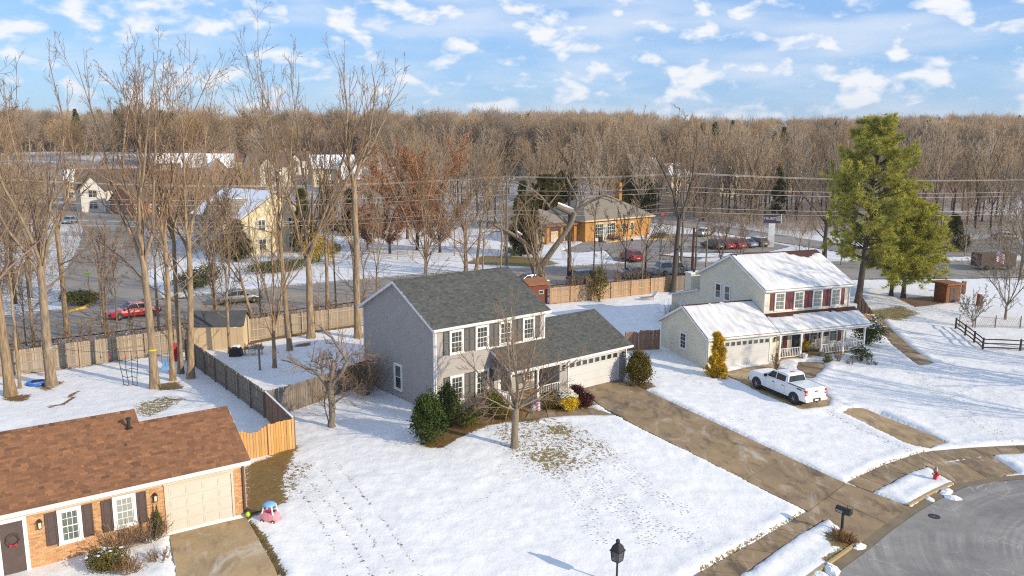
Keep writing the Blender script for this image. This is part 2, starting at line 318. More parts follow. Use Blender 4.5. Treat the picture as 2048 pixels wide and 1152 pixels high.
def snow_ground():
    m = bpy.data.materials.new('snow_ground'); m.use_nodes = True; n = m.node_tree.nodes; p = n['Principled BSDF']; L = m.node_tree.links.new
    p.inputs['Roughness'].default_value = .6; p.inputs['Specular IOR Level'].default_value = .25
    tcn = n.new('ShaderNodeTexCoord'); O = tcn.outputs['Object']
    def noise(sc, det=4, rg=.5, dist=0):
        a = n.new('ShaderNodeTexNoise'); a.inputs['Scale'].default_value = sc; a.inputs['Detail'].default_value = det; a.inputs['Roughness'].default_value = rg; a.inputs['Distortion'].default_value = dist
        L(O, a.inputs['Vector']); return a.outputs['Fac']
    def math_(op, a, b):
        q = n.new('ShaderNodeMath'); q.operation = op
        for i, v in enumerate((a, b)):
            if isinstance(v, (int, float)): q.inputs[i].default_value = v
            else: L(v, q.inputs[i])
        return q.outputs[0]
    def mrange(v, a, b, c=0, d=1):
        q = n.new('ShaderNodeMapRange'); q.interpolation_type = 'SMOOTHSTEP'; L(v, q.inputs[0]); q.inputs[1].default_value = a; q.inputs[2].default_value = b; q.inputs[3].default_value = c; q.inputs[4].default_value = d; return q.outputs[0]
    def mix(f, a, b):
        q = n.new('ShaderNodeMix'); q.data_type = 'RGBA'
        if isinstance(f, (int, float)): q.inputs[0].default_value = f
        else: L(f, q.inputs[0])
        for i, v in ((6, a), (7, b)):
            if isinstance(v, tuple): q.inputs[i].default_value = (*v, 1)
            else: L(v, q.inputs[i])
        return q.outputs[2]
    def attr(nm):
        q = n.new('ShaderNodeAttribute'); q.attribute_name = nm; return q.outputs['Fac']
    g, t, br = attr('grass'), attr('track'), attr('brown')
    n1 = noise(1.3, 5, .6); n2 = noise(4.5, 4, .6); n3 = noise(14, 3)
    snow = mix(mrange(n1, .3, .7), (.83, .83, .82), (.74, .745, .75)); snow = mix(mrange(n2, .60, .78), snow, (.72, .725, .73))
    nmix = math_('ADD', math_('MULTIPLY', n2, .6), math_('MULTIPLY', n3, .4))
    gm = mrange(math_('ADD', g, math_('MULTIPLY', math_('SUBTRACT', nmix, .5), 2.4)), .42, .62)
    grass = mix(mrange(n3, .35, .65), (.20, .16, .05), (.10, .13, .03))
    grass = mix(mrange(n2, .35, .65), grass, (.26, .17, .06))
    grass = mix(br, grass, mix(mrange(n3, .35, .65), (.24, .12, .045), (.11, .065, .03)))
    mp = n.new('ShaderNodeMapping'); mp.inputs['Rotation'].default_value = (0, 0, -.5); mp.inputs['Scale'].default_value = (1.7, 4.2, 1); L(O, mp.inputs[0])
    v = n.new('ShaderNodeTexVoronoi'); v.inputs['Scale'].default_value = 2.3; v.inputs['Randomness'].default_value = 1; L(mp.outputs[0], v.inputs['Vector'])
    foot = mrange(math_('ADD', v.outputs['Distance'], math_('MULTIPLY', math_('SUBTRACT', n3, .5), .5)), .12, .32, 1, 0)
    tm = math_('MULTIPLY', math_('MULTIPLY', foot, mrange(math_('ADD', t, math_('MULTIPLY', math_('SUBTRACT', n2, .5), 1.6)), .38, .6)), 1.0)
    dirt = mix(mrange(n3, .4, .6), (.13, .105, .08), (.36, .34, .33))
    c = mix(gm, snow, grass); c = mix(math_('MULTIPLY', tm, .85), c, dirt)
    L(c, p.inputs['Base Color'])
    hgt = math_('SUBTRACT', math_('ADD', math_('MULTIPLY', noise(2.2, 4, .55), .6), math_('MULTIPLY', noise(7, 3, .5), .2)), math_('MULTIPLY', tm, .8))
    b = n.new('ShaderNodeBump'); b.inputs['Strength'].default_value = .6; b.inputs['Distance'].default_value = .12; L(hgt, b.inputs['Height']); L(b.outputs[0], p.inputs['Normal'])
    MATS['snow_ground'] = m
snow_ground()

# ------------------------------------------------------------------ layout of the paved surfaces (surveyed)
kerb_px = [(2300, 1010), (2180, 955), (2048, 949), (1985, 955), (1912, 967), (1868, 987), (1820, 1014), (1770, 1048), (1722, 1086), (1625, 1156), (1480, 1262)]
KERB = xy(kerb_px)
def offset(poly, d):
    """shift an open polyline sideways (to its left) by d"""
    P = np.asarray(poly, float); T = np.gradient(P, axis=0); T /= np.linalg.norm(T, axis=1)[:, None]
    return P + d * np.stack([-T[:, 1], T[:, 0]], 1)
def resample(P, step):
    P = np.asarray(P, float); s = np.concatenate([[0], np.cumsum(np.linalg.norm(np.diff(P, axis=0), axis=1))])
    n = max(2, int(round(s[-1] / step)) + 1); u = np.linspace(0, s[-1], n)
    return np.stack([np.interp(u, s, P[:, i]) for i in range(2)], 1)
KERB = resample(KERB, .6)
# direction of travel runs from right to left, so the street lies to its left
GUT = offset(KERB, .48)
STREET = np.concatenate([KERB, [(2, 24), (-2, 5), (60, 5), (70, 40)]])
drive_px_r = [(1238, 757), (1270, 770), (1330, 798), (1400, 831), (1530, 892), (1600, 924), (1692, 966), (1745, 985), (1822, 1012)]
drive_px_l = [(1163, 777), (1182, 800), (1230, 830), (1290, 860), (1400, 914), (1470, 950), (1617, 1022), (1655, 1032), (1722, 1086)]
DR, DL = xy(drive_px_r), xy(drive_px_l)
DRIVE = np.concatenate([DR, DL[::-1]])
SW_L = (xy([(1617, 1022), (1500, 1088), (1390, 1150), (1230, 1240)]), xy([(1655, 1032), (1560, 1097), (1478, 1152), (1340, 1250)]))
SW_R = (xy([(1692, 965), (1760, 932), (1845, 903), (1950, 894), (2060, 889), (2200, 884)]), xy([(1745, 984), (1800, 954), (1868, 925), (1985, 911), (2060, 905), (2200, 899)]))
APRON_R = xy([(1850, 930), (1985, 911), (2035, 944), (1985, 955), (1912, 967)])
R_EXP1 = xy([(1452, 752), (1448, 742), (1540, 728), (1562, 738), (1600, 752), (1640, 775), (1662, 797), (1650, 812), (1600, 818), (1530, 790), (1490, 768)])
R_EXP2 = xy([(1688, 826), (1698, 818), (1720, 817), (1760, 824), (1830, 853), (1890, 884), (1858, 897), (1812, 886), (1740, 850)])
R_WALK = xy([(1598, 724), (1640, 722), (1652, 732), (1622, 758), (1590, 752)])
F_WALK = xy([(1050, 838), (1060, 822), (1130, 820), (1182, 816), (1232, 830), (1150, 831)])
PATH = xy([(1733, 632), (1757, 630), (1790, 665), (1830, 700), (1868, 726), (1838, 730), (1790, 694), (1755, 658)])
L_DRIVE = xy([(338, 1070), (492, 1034), (520, 1075), (560, 1152), (600, 1260), (380, 1300), (352, 1152)])
ROAD_C = resample(np.array([(-110, 22), (-75, 48), (-46, 70.5), (-34, 80), (-21, 90), (-8, 97.5), (4, 102.5), (22, 108.5), (40, 110), (60, 112), (110, 114), (220, 118)], float), 2.5)
def strip(c, w): return np.concatenate([offset(c, w), offset(c, -w)[::-1]])
ROAD = strip(ROAD_C, 6.6)
SIDE_C = resample(np.array([(-38, 78), (-47, 92), (-56, 110), (-66, 132), (-80, 160), (-100, 195), (-112, 235), (-120, 290)], float), 2.5)
SIDE = strip(SIDE_C, 4.6)
CROSS_C = resample(np.array([(62, 112), (57, 128), (49.5, 143), (41, 162), (30, 182), (10, 215), (-10, 260)], float), 2.5)
CROSS = strip(CROSS_C, 4.2)
LOT = np.array([(15, 116), (21, 112), (26, 115), (30, 124), (40, 127), (46.5, 134.5), (44, 143), (36, 152), (28, 152), (24, 143), (12.5, 139), (8, 127), (10, 125), (15, 128)], float)
LOT2 = np.array([(62, 122), (85, 128), (90, 145), (70, 150), (60, 137)], float)
ISLAND = np.array([(22.5, 122), (27, 119.5), (36, 121.5), (42, 126), (30, 125.5), (25.5, 126)], float)

def sdf(P, poly):
    """signed distance (negative inside) of points P (n,2) to polygon"""
    A = np.asarray(poly, float); B = np.roll(A, -1, 0); d2 = np.full(len(P), 1e18); ins = np.zeros(len(P), bool)
    for a, b in zip(A, B):
        e = b - a; w = P - a; t = np.clip((w @ e) / max(e @ e, 1e-12), 0, 1); q = w - t[:, None] * e
        d2 = np.minimum(d2, (q * q).sum(1))
        c = (a[1] > P[:, 1]) != (b[1] > P[:, 1])
        if c.any(): ins ^= c & (P[:, 0] < (b[0] - a[0]) * (P[:, 1] - a[1]) / (b[1] - a[1] + 1e-15) + a[0])
    d = np.sqrt(d2); return np.where(ins, -d, d)
def sdline(P, L):
    d2 = np.full(len(P), 1e18); L = np.asarray(L, float)
    for a, b in zip(L[:-1], L[1:]):
        e = b - a; w = P - a; t = np.clip((w @ e) / max(e @ e, 1e-12), 0, 1); q = w - t[:, None] * e; d2 = np.minimum(d2, (q * q).sum(1))
    return np.sqrt(d2)
PAVES = [STREET, DRIVE, np.concatenate([SW_L[0], SW_L[1][::-1]]), np.concatenate([SW_R[0], SW_R[1][::-1]]), APRON_R, R_EXP1, R_EXP2, R_WALK, F_WALK, PATH, L_DRIVE]

def axis(parts):
    out = []
    for a, b, st in parts: out.append(np.arange(a, b - 1e-6, st))
    return np.concatenate(out + [[parts[-1][1]]])
gx = axis([(-1500, -500, 125), (-500, -150, 25), (-150, -62, 3), (-62, -16, .4), (-16, 46, .165), (46, 84, .5), (84, 150, 3), (150, 500, 25), (500, 1500, 125)])
gy = axis([(-40, 20, 6), (20, 27.5, 1), (27.5, 64, .165), (64, 126, .4), (126, 165, 1.2), (165, 300, 4.5), (300, 700, 20), (700, 2500, 120)])
GX, GY = np.meshgrid(gx, gy); P = np.stack([GX.ravel(), GY.ravel()], 1)
z0 = gzv(P[:, 0], P[:, 1])
near = (P[:, 0] > -60) & (P[:, 0] < 84) & (P[:, 1] > 20) & (P[:, 1] < 126)
wob = (fbm(P[:, 0] * 1.6, P[:, 1] * 1.6, 3, 3) - .5) * .34
sd = np.full(len(P), 9.0)
ni = np.where(near)[0]
def boxed(q, mg):
    q = np.asarray(q); a, b = q.min(0) - mg, q.max(0) + mg
    return np.where((P[:, 0] > a[0]) & (P[:, 0] < b[0]) & (P[:, 1] > a[1]) & (P[:, 1] < b[1]))[0]
for q in PAVES: k = boxed(q, 2.5); sd[k] = np.minimum(sd[k], sdf(P[k], q))
sd2 = np.full(len(P), 9.0)
fi = np.where((P[:, 0] > -160) & (P[:, 0] < 250) & (P[:, 1] > 15) & (P[:, 1] < 320))[0]
for q, c_, w_ in ((ROAD, ROAD_C, 6.6), (SIDE, SIDE_C, 4.6), (CROSS, CROSS_C, 4.2)): k = boxed(q, 2.5); sd2[k] = np.minimum(sd2[k], sdline(P[k], c_[::2]) - w_)
for q in (LOT, LOT2): k = boxed(q, 2.5); sd2[k] = np.minimum(sd2[k], sdf(P[k], q))
isl = np.full(len(P), 9.0); k = boxed(ISLAND, 1); isl[k] = sdf(P[k], ISLAND)
sd2 = np.where(isl < 0, 1.0, sd2)
lump = .06 * (fbm(P[:, 0] * .45, P[:, 1] * .45, 11, 3) - .5) * 2 + .035 * (fbm(P[:, 0] * 1.9, P[:, 1] * 1.9, 21, 3) - .5) * 2
bank = np.exp(-((sd - .5) / .4) ** 2) * .07 * (fbm(P[:, 0] * .9, P[:, 1] * .9, 33, 3) * 1.6)      # shovelled ridge along the edges
h = np.where(near, -.12 + .18 * sstep(-.05, .13, sd + wob) + (lump + bank) * sstep(0, .5, sd), .05)
h = np.where(sd2 < 8, np.minimum(h, -.14 + .19 * sstep(-.1, .5, sd2 + wob * 1.5)), h)
# grass, brown mulch and trodden snow, as masks of the ground's own cover
grass = np.zeros(len(P)); brown = np.zeros(len(P)); track = np.zeros(len(P))
def blob(arr, px, val, soft=.8, world=False):
    q = np.asarray(px, float) if world else xy(px); k = boxed(q, soft + .1); d = sdf(P[k], q); arr[k] = np.maximum(arr[k], val * (1 - sstep(-soft * .4, soft, d)))
def line(arr, px, val, w, world=False):
    q = np.asarray(px, float) if world else xy(px); k = boxed(q, w + .1); d = sdline(P[k], q); arr[k] = np.maximum(arr[k], val * (1 - sstep(w * .35, w, d)))
blob(grass, [(985, 852), (1060, 838), (1110, 838), (1170, 862), (1230, 905), (1190, 935), (1110, 955), (1040, 925), (1000, 890)], .47, 1.9)
blob(grass, [(1050, 905), (1120, 890), (1160, 920), (1090, 945)], .6, 1.2)
blob(grass, [(1090, 850), (1140, 855), (1150, 872), (1100, 868)], .65, .7)
blob(grass, [(1000, 930), (1080, 940), (1060, 965), (980, 950)], .3, 1.0)
line(grass, [(870, 888), (905, 868), (960, 845), (1010, 836), (1060, 838)], 1.0, 1.1); line(brown, [(870, 888), (905, 868), (960, 845), (1010, 836), (1060, 838)], .75, 1.2)
blob(grass, [(840, 850), (905, 830), (1000, 800), (1060, 800), (1060, 836), (960, 850), (880, 885), (850, 880)], .95, .5); blob(brown, [(840, 850), (905, 830), (1000, 800), (1060, 800), (1060, 836), (960, 850), (880, 885)], .8, .5)
blob(grass, [(1085, 818), (1180, 800), (1195, 812), (1090, 828)], .8, .4); blob(brown, [(1085, 818), (1180, 800), (1195, 812), (1090, 828)], .9, .4)
blob(grass, [(496, 935), (592, 895), (575, 925), (560, 960), (566, 1005), (500, 1035)], .95, .7); blob(brown, [(496, 935), (592, 895), (575, 925), (560, 960), (566, 1005), (500, 1035)], .45, .7)
blob(grass, [(560, 920), (625, 930), (590, 980), (560, 1000)], .5, .9); blob(brown, [(560, 960), (590, 960), (570, 1010)], .5, .5)
blob(grass, [(270, 812), (330, 795), (370, 800), (300, 835), (275, 830)], .62, .8); blob(grass, [(310, 770), (355, 765), (365, 778), (320, 782)], .9, .5); blob(brown, [(310, 770), (355, 765), (365, 778), (320, 782)], .5, .5)
line(grass, [(102, 815), (135, 805), (152, 785)], .8, .35); line(brown, [(102, 815), (135, 805), (152, 785)], .9, .4)
blob(grass, [(10, 795), (60, 790), (50, 803), (15, 803)], .9, .5); blob(brown, [(10, 795), (60, 790), (50, 803), (15, 803)], .9, .5)
blob(grass, [(60, 772), (95, 765), (130, 765), (95, 783)], .7, .5); blob(brown, [(60, 772), (95, 765), (130, 765), (95, 783)], .9, .5)
line(grass, [(0, 752), (60, 745), (150, 735), (340, 706)], .55, 1.0); line(brown, [(0, 752), (60, 745), (150, 735), (340, 706)], .6, 1.0)
line(grass, [(495, 688), (560, 675), (640, 662), (715, 652)], .85, .9); line(brown, [(495, 688), (715, 652)], .8, 1.0)
blob(grass, [(590, 690), (620, 685), (622, 692), (592, 695)], .9, .4); blob(brown, [(590, 690), (620, 685), (622, 692), (592, 695)], 1, .4)
line(grass, [(1100, 608), (1200, 597), (1340, 582)], .75, .7); line(brown, [(1100, 608), (1340, 582)], .9, .7)
blob(grass, [(1740, 622), (1800, 614), (1835, 628), (1800, 640), (1750, 638)], .75, 1.6); blob(grass, [(1700, 652), (1740, 645), (1760, 655), (1730, 662)], .8, .8)
blob(grass, [(1800, 598), (1870, 594), (1890, 606), (1830, 614)], .95, .9); blob(brown, [(1800, 598), (1870, 594), (1890, 606), (1830, 614)], .85, .9)
blob(grass, [(1250, 772), (1300, 765), (1310, 776), (1270, 782)], .8, .5); blob(brown, [(1250, 772), (1300, 765), (1310, 776), (1270, 782)], .9, .5)
blob(grass, [(1420, 750), (1450, 745), (1450, 756), (1425, 758)], .9, .4); blob(brown, [(1420, 750), (1450, 745), (1450, 756), (1425, 758)], .9, .4)
blob(grass, [(1650, 1070), (1690, 1060), (1722, 1082), (1690, 1100), (1665, 1095)], .8, .3); blob(brown, [(1650, 1070), (1690, 1060), (1722, 1082), (1690, 1100)], .7, .3)
line(grass, [(1650, 1122), (1720, 1080)], .7, .3); line(grass, [(1870, 985), (1820, 1010)], .35, .25)
line(grass, [(1400, 1140), (1500, 1084), (1610, 1024)], .55, .22); line(grass, [(1697, 962), (1765, 928), (1850, 902)], .5, .2)
line(grass, [(1268, 773), (1330, 801), (1400, 834)], .45, .25); line(brown, [(1268, 773), (1400, 834)], .7, .4)
line(grass, [(495, 1045), (525, 1078), (566, 1152)], .85, .3); line(brown, [(495, 1045), (566, 1152)], .6, .3)
line(grass, [(1655, 870), (1760, 915), (1820, 905)], .25, .3)
for a in (0, .9, 1.8, 2.9):
    ln = xy([(560, 930), (600, 985), (650, 1060), (700, 1160)]) + np.array([a, a * .12]); line(track, ln, .12, .28, True); line(grass, ln, .42, .2, True); line(brown, ln, .8, .3, True)
blob(track, [(560, 950), (640, 940), (660, 1000), (600, 1010)], .45, 1.5)
for L_ in ([(1160, 930), (1200, 990), (1260, 1040), (1300, 1090)], [(1180, 940), (1240, 1000), (1330, 1060), (1390, 1080)], [(1230, 920), (1310, 990), (1360, 1020)], [(1120, 950), (1160, 1000), (1200, 1080)]):
    line(track, L_, .95, .8); line(grass, L_, .2, .6); line(brown, L_, .7, .8)
line(track, [(830, 1060), (960, 1000), (1040, 960)], .5, .3); line(track, [(700, 960), (800, 920), (900, 930)], .22, .8)
for d in (-.35, .35):
    ln = xy([(1790, 720), (1880, 790), (1950, 840), (2010, 885)]) + np.array([d, 0]); line(track, ln, .75, .35, True)
line(track, [(1830, 760), (1900, 790), (2000, 850)], .35, 1.2); line(track, [(1780, 640), (1850, 690), (1900, 720)], .42, 1.6)
blob(track, [(600, 870), (1000, 900), (1600, 1020), (1380, 1150), (620, 1150)], .16, 2); blob(grass, [(1780, 690), (1900, 700), (2040, 800), (2040, 880), (1900, 860)], .25, 3); blob(track, [(1680, 760), (1900, 690), (2040, 760), (2040, 880), (1800, 850)], .33, 2); blob(brown, [(1780, 690), (1900, 700), (2040, 800), (2040, 880), (1900, 860)], .5, 3)
blob(track, [(1400, 830), (1520, 800), (1700, 900), (1780, 930), (1690, 945), (1560, 890)], .34, 1.5)
for L_ in ([(1640, 818), (1700, 850), (1815, 903)], [(1668, 800), (1690, 812), (1790, 845), (1900, 888)]): line(track, L_, .8, .5); line(grass, L_, .34, .45); line(brown, L_, .8, .5)
line(track, [(1345, 745), (1375, 760), (1405, 772)], .9, .35)
blob(track, [(20, 830), (160, 770), (300, 790), (260, 850), (100, 850)], .36, 1.5); blob(track, [(480, 700), (560, 690), (640, 720), (560, 760), (500, 745)], .40, 1.5)
blob(track, [(1000, 860), (1180, 860), (1240, 940), (1100, 980)], .3, 1.5); blob(track, [(1180, 1010), (1330, 960), (1560, 1040), (1400, 1120)], .28, 2)
# rough cover between the back fence and the road, verges and the woods' floor
rd = np.full(len(P), 99.); fr = np.where((P[:, 0] > -130) & (P[:, 0] < 230) & (P[:, 1] > 15) & (P[:, 1] < 135))[0]
rd[fr] = sdline(P[fr], ROAD_C[::2]) - 6.6
side_ = P[:, 1] - np.interp(P[:, 0], ROAD_C[:, 0], ROAD_C[:, 1])
verge = (side_ < 0) & (rd > -1) & (rd < 7.5) & (P[:, 0] < 24)
grass = np.where(verge, np.maximum(grass, .62), grass); brown = np.where(verge, np.maximum(brown, .75), brown)
grass = np.maximum(grass, .6 * (1 - sstep(.3, 1.6, np.abs(rd)))); 
far = sstep(118, 175, P[:, 1]); grass = np.maximum(grass, far * (.62 + .6 * (fbm(P[:, 0] * .03, P[:, 1] * .03, 8, 3) - .5))); brown = np.maximum(brown, far * .9)
lw = (P[:, 0] < -48) & (P[:, 1] > 60) & (P[:, 1] < 150); grass = np.where(lw, np.maximum(grass, .48), grass); brown = np.where(lw, .8, brown)
MEDP = np.array([(-6, 113), (3, 110.5), (6, 113), (4, 118), (-4, 120)]); k = boxed(MEDP, 2); med = sdf(P[k], MEDP); grass[k] = np.maximum(grass[k], .9 * (1 - sstep(0, 1.5, med)))
zz = z0 + h - .03 * np.clip(grass, 0, 1) * near
nx_, ny_ = len(gx), len(gy); idx = np.arange(nx_ * ny_).reshape(ny_, nx_)
quads = np.stack([idx[:-1, :-1], idx[:-1, 1:], idx[1:, 1:], idx[1:, :-1]], -1).reshape(-1, 4)
gme = fastmesh('ground', np.stack([P[:, 0], P[:, 1], zz], 1), quads, None, ('snow_ground',), True)
for nm, arr in (('grass', grass), ('track', track), ('brown', brown)):
    a = gme.attributes.new(nm, 'FLOAT', 'POINT'); a.data.foreach_set('value', np.clip(arr, 0, 1).astype(np.float32))
ground = struct(link('ground', gme))

# ------------------------------------------------------------------ roads and pavements
def sheet(name, left, right, dz, matn, parent=None, drop=0.0):
    """strip of quads between two polylines with the same number of points"""
    L_, R_ = np.asarray(left), np.asarray(right); n = len(L_)
    A = np.concatenate([np.c_[L_, gzv(L_[:, 0], L_[:, 1]) + dz], np.c_[R_, gzv(R_[:, 0], R_[:, 1]) + dz - drop]])
    q = [(i, i + n, i + n + 1, i + 1) for i in range(n - 1)]
    o = link(name, fastmesh(name, A, q, None, (matn,)), parent); return o
def band(name, c, w, dz, matn, cols=4):
    """road sheet that follows the terrain across its width too"""
    offs = np.linspace(w, -w, cols + 1); A = []; q = []; n = len(c)
    for o_ in offs:
        p = offset(c, o_); A.append(np.c_[p, gzv(p[:, 0], p[:, 1]) + dz])
    for k in range(cols):
        for i in range(n - 1): q.append((k * n + i, (k + 1) * n + i, (k + 1) * n + i + 1, k * n + i + 1))
    return link(name, fastmesh(name, np.concatenate(A), q, None, (matn,)))
def fill(name, poly, dz, matn, step=.8):
    """polygon filled with a terrain-following triangulation"""
    import bmesh
    bm = bmesh.new(); vs = [bm.verts.new((p[0], p[1], 0)) for p in poly]; bm.faces.new(vs)
    bmesh.ops.triangulate(bm, faces=bm.faces[:])
    for k in range(6):
        es = [e for e in bm.edges if e.calc_length() > step * 1.5]
        if not es: break
        bmesh.ops.subdivide_edges(bm, edges=es, cuts=1); bmesh.ops.triangulate(bm, faces=[f for f in bm.faces if len(f.verts) > 3])
    co = np.array([v.co[:2] for v in bm.verts]); z = gzv(co[:, 0], co[:, 1]) + dz
    for v, q in zip(bm.verts, z): v.co.z = q
    for f in bm.faces:
        if f.normal.z < 0: f.normal_flip()
    me = bpy.data.meshes.new(name); bm.to_mesh(me); bm.free(); me.materials.append(MATS[matn]); return link(name, me)
# cul-de-sac
STREET_IN = np.concatenate([GUT, [(3.5, 23), (0, 5), (60, 5), (69, 40)]])
struct(fill('street', STREET_IN, -.02, 'asphalt', 2.0))
struct(sheet('gutter', KERB, GUT, .0, 'gutter'))
# kerbs: raised pieces along the verges, dropped where the driveways cross
def kerb_piece(a, b):
    seg = KERB[a:b + 1]
    if len(seg) < 2: return
    m = MB(); inn = offset(seg, -.14); o2 = offset(seg, .0)
    zi = gzv(inn[:, 0], inn[:, 1]); zo = gzv(o2[:, 0], o2[:, 1]); n = len(seg); V = []
    for i in range(n):
        V += [(inn[i][0], inn[i][1], zi[i] - .1), (inn[i][0], inn[i][1], zi[i] + .12), (o2[i][0] - (o2[i][0] - inn[i][0]) * .25, o2[i][1] - (o2[i][1] - inn[i][1]) * .25, zo[i] + .115), (o2[i][0], o2[i][1], zo[i] - .1)]
    F = []
    for i in range(n - 1):
        for k in range(3): F.append((i * 4 + k, (i + 1) * 4 + k, (i + 1) * 4 + k + 1, i * 4 + k + 1))
    F += [(0, 1, 2, 3), tuple((n - 1) * 4 + k for k in (3, 2, 1, 0))]
    m.add(V, F); o = m.build('kerb', 'kerb'); struct(o)
def kidx(px): return int(np.argmin(np.linalg.norm(KERB - xy([px])[0], axis=1)))
ka, kb, kc = kidx((1912, 967)), kidx((1818, 1016)), kidx((1718, 1089))
i0 = ka
while i0 < kb: kerb_piece(i0, min(i0 + 5, kb)); i0 += 5
i0 = kc
while i0 < len(KERB) - 1: kerb_piece(i0, min(i0 + 5, len(KERB) - 1)); i0 += 5
# driveway and pavement slabs, one object each
def slab(a, b, c, d, matn, parent, gap=.02, th=.1, dz=.0):
    q = [np.asarray(p, float) for p in (a, b, c, d)]; cen = sum(q) / 4; V = []
    q = [p + (cen - p) / np.linalg.norm(cen - p) * gap * 1.4 for p in q]
    n = 4; m = MB(); top = []
    for i in range(n + 1):
        for j in range(n + 1):
            u, v = i / n, j / n; p = (q[0] * (1 - u) + q[1] * u) * (1 - v) + (q[3] * (1 - u) + q[2] * u) * v; top.append(p)
    top = np.array(top); z = gzv(top[:, 0], top[:, 1]) + dz + random.uniform(-.004, .004)
    V = [(p[0], p[1], zz_) for p, zz_ in zip(top, z)]; F = []
    for i in range(n):
        for j in range(n): F.append((i * 5 + j, (i + 1) * 5 + j, (i + 1) * 5 + j + 1, i * 5 + j + 1))
    rim = [i * 5 for i in range(5)] + [20 + j for j in range(1, 5)] + [i * 5 + 4 for i in range(3, -1, -1)] + [j for j in range(3, 0, -1)]
    o_ = len(V); V += [(V[k][0], V[k][1], V[k][2] - th) for k in rim]; r_ = len(rim)
    for k in range(r_): F.append((rim[k], rim[(k + 1) % r_], o_ + (k + 1) % r_, o_ + k))
    m.add(V, F); return m.build('slab', matn, parent)
def slabs(name, L_, R_, step, matn, cuts=1, label=None):
    e = bpy.data.objects.new(name, None); COL.objects.link(e); struct(e)
    Lr, Rr = np.asarray(L_), np.asarray(R_)
    n = max(1, int(round(np.linalg.norm(np.diff(Lr, axis=0), axis=1).sum() / step)))
    def rs(P_): 
        s = np.concatenate([[0], np.cumsum(np.linalg.norm(np.diff(P_, axis=0), axis=1))]); u = np.linspace(0, s[-1], n + 1); return np.stack([np.interp(u, s, P_[:, i]) for i in range(2)], 1)
    A, B = rs(Lr), rs(Rr)
    for i in range(n):
        for k in range(cuts):
            t0, t1 = k / cuts, (k + 1) / cuts
            slab(A[i] + (B[i] - A[i]) * t0, A[i + 1] + (B[i + 1] - A[i + 1]) * t0, A[i + 1] + (B[i + 1] - A[i + 1]) * t1, A[i] + (B[i] - A[i]) * t1, matn, e)
    return e
random.seed(4)
slabs('driveway', DL[:7], DR[:7], 4.0, 'concrete', 1)
slabs('driveway_apron', DL[6:], DR[6:], 3.2, 'concrete', 2)
slabs('pavement', SW_L[0], SW_L[1], 1.5, 'concrete')
slabs('pavement', SW_R[0], SW_R[1], 1.5, 'concrete')
slabs('driveway_apron', xy([(1850, 930), (1912, 967)]), xy([(1985, 911), (2035, 944)]), 4.5, 'concrete', 2)
# the neighbours' driveways lie under the snow except where it has melted
NR = (xy([(1445, 745), (1590, 822), (1700, 868), (1812, 905)]), xy([(1545, 722), (1668, 792), (1780, 838), (1905, 884)]))
slabs('driveway', NR[0], NR[1], 3.6, 'concrete_pale', 1)
slabs('driveway', L_DRIVE[[0, 6, 5]], L_DRIVE[[1, 3, 4]], 4.2, 'concrete_pale', 1)
slabs('front_path', xy([(1588, 752), (1598, 722)]), xy([(1624, 760), (1655, 726)]), 2.0, 'concrete', 1)
slabs('front_path', xy([(1050, 838), (1150, 832), (1232, 831)]), xy([(1060, 821), (1130, 819), (1186, 815)]), 1.6, 'concrete', 1)
slabs('footpath', xy([(1733, 632), (1755, 658), (1790, 694), (1838, 731)]), xy([(1757, 630), (1790, 665), (1830, 700), (1870, 727)]), 2.6, 'concrete', 1)
# roads behind the houses
struct(band('road', ROAD_C, 6.6, .0, 'road_far', 6)); struct(band('side_street', SIDE_C, 4.6, .004, 'road_far', 4)); struct(band('cross_street', CROSS_C, 4.2, .006, 'road_far', 4))
struct(fill('parking_lot', LOT, .010, 'road_far', 4.0)); struct(fill('parking_lot', LOT2, .010, 'road_far', 5.0))
def lane(name, c, off, w, matn, dash=None):
    p = offset(c, off); s0 = 0
    m = MB(); d = dash or (len(p) - 1)
    i = 0
    while i < len(p) - 1:
        j = min(i + (2 if dash else len(p) - 1), len(p) - 1)
        for k in range(i, j):
            a, b = p[k], p[k + 1]; t = (b - a) / np.linalg.norm(b - a); nn = np.array([-t[1], t[0]]) * w / 2
            m.add([(*(a - nn), gz(*a) + .012), (*(b - nn), gz(*b) + .012), (*(b + nn), gz(*b) + .012), (*(a + nn), gz(*a) + .012)], [(0, 1, 2, 3)])
        i = j + (3 if dash else 1)
    struct(m.build(name, matn))
lane('centre_line', ROAD_C, .15, .13, 'line_yellow'); lane('centre_line', ROAD_C, -.15, .13, 'line_yellow')
lane('edge_line', ROAD_C, 6.1, .13, 'line_white'); lane('edge_line', ROAD_C, -6.1, .13, 'line_white'); lane('lane_line', CROSS_C, 0, .16, 'line_white', 3)
def low_kerb(pts, matn='yellow_kerb', name='kerb'):
    m = MB()
    for a, b in zip(pts[:-1], pts[1:]): m.bar((a[0], a[1], gz(a[0], a[1]) + .06), (b[0], b[1], gz(b[0], b[1]) + .06), .25, .2)
    struct(m.build(name, matn))
low_kerb(xy([(138, 624), (168, 616), (186, 604), (192, 592), (182, 585)])); low_kerb(xy([(1212, 486), (1268, 478)])); low_kerb(xy([(1290, 480), (1350, 478)]))
low_kerb(list(ISLAND) + [ISLAND[0]], 'gutter')
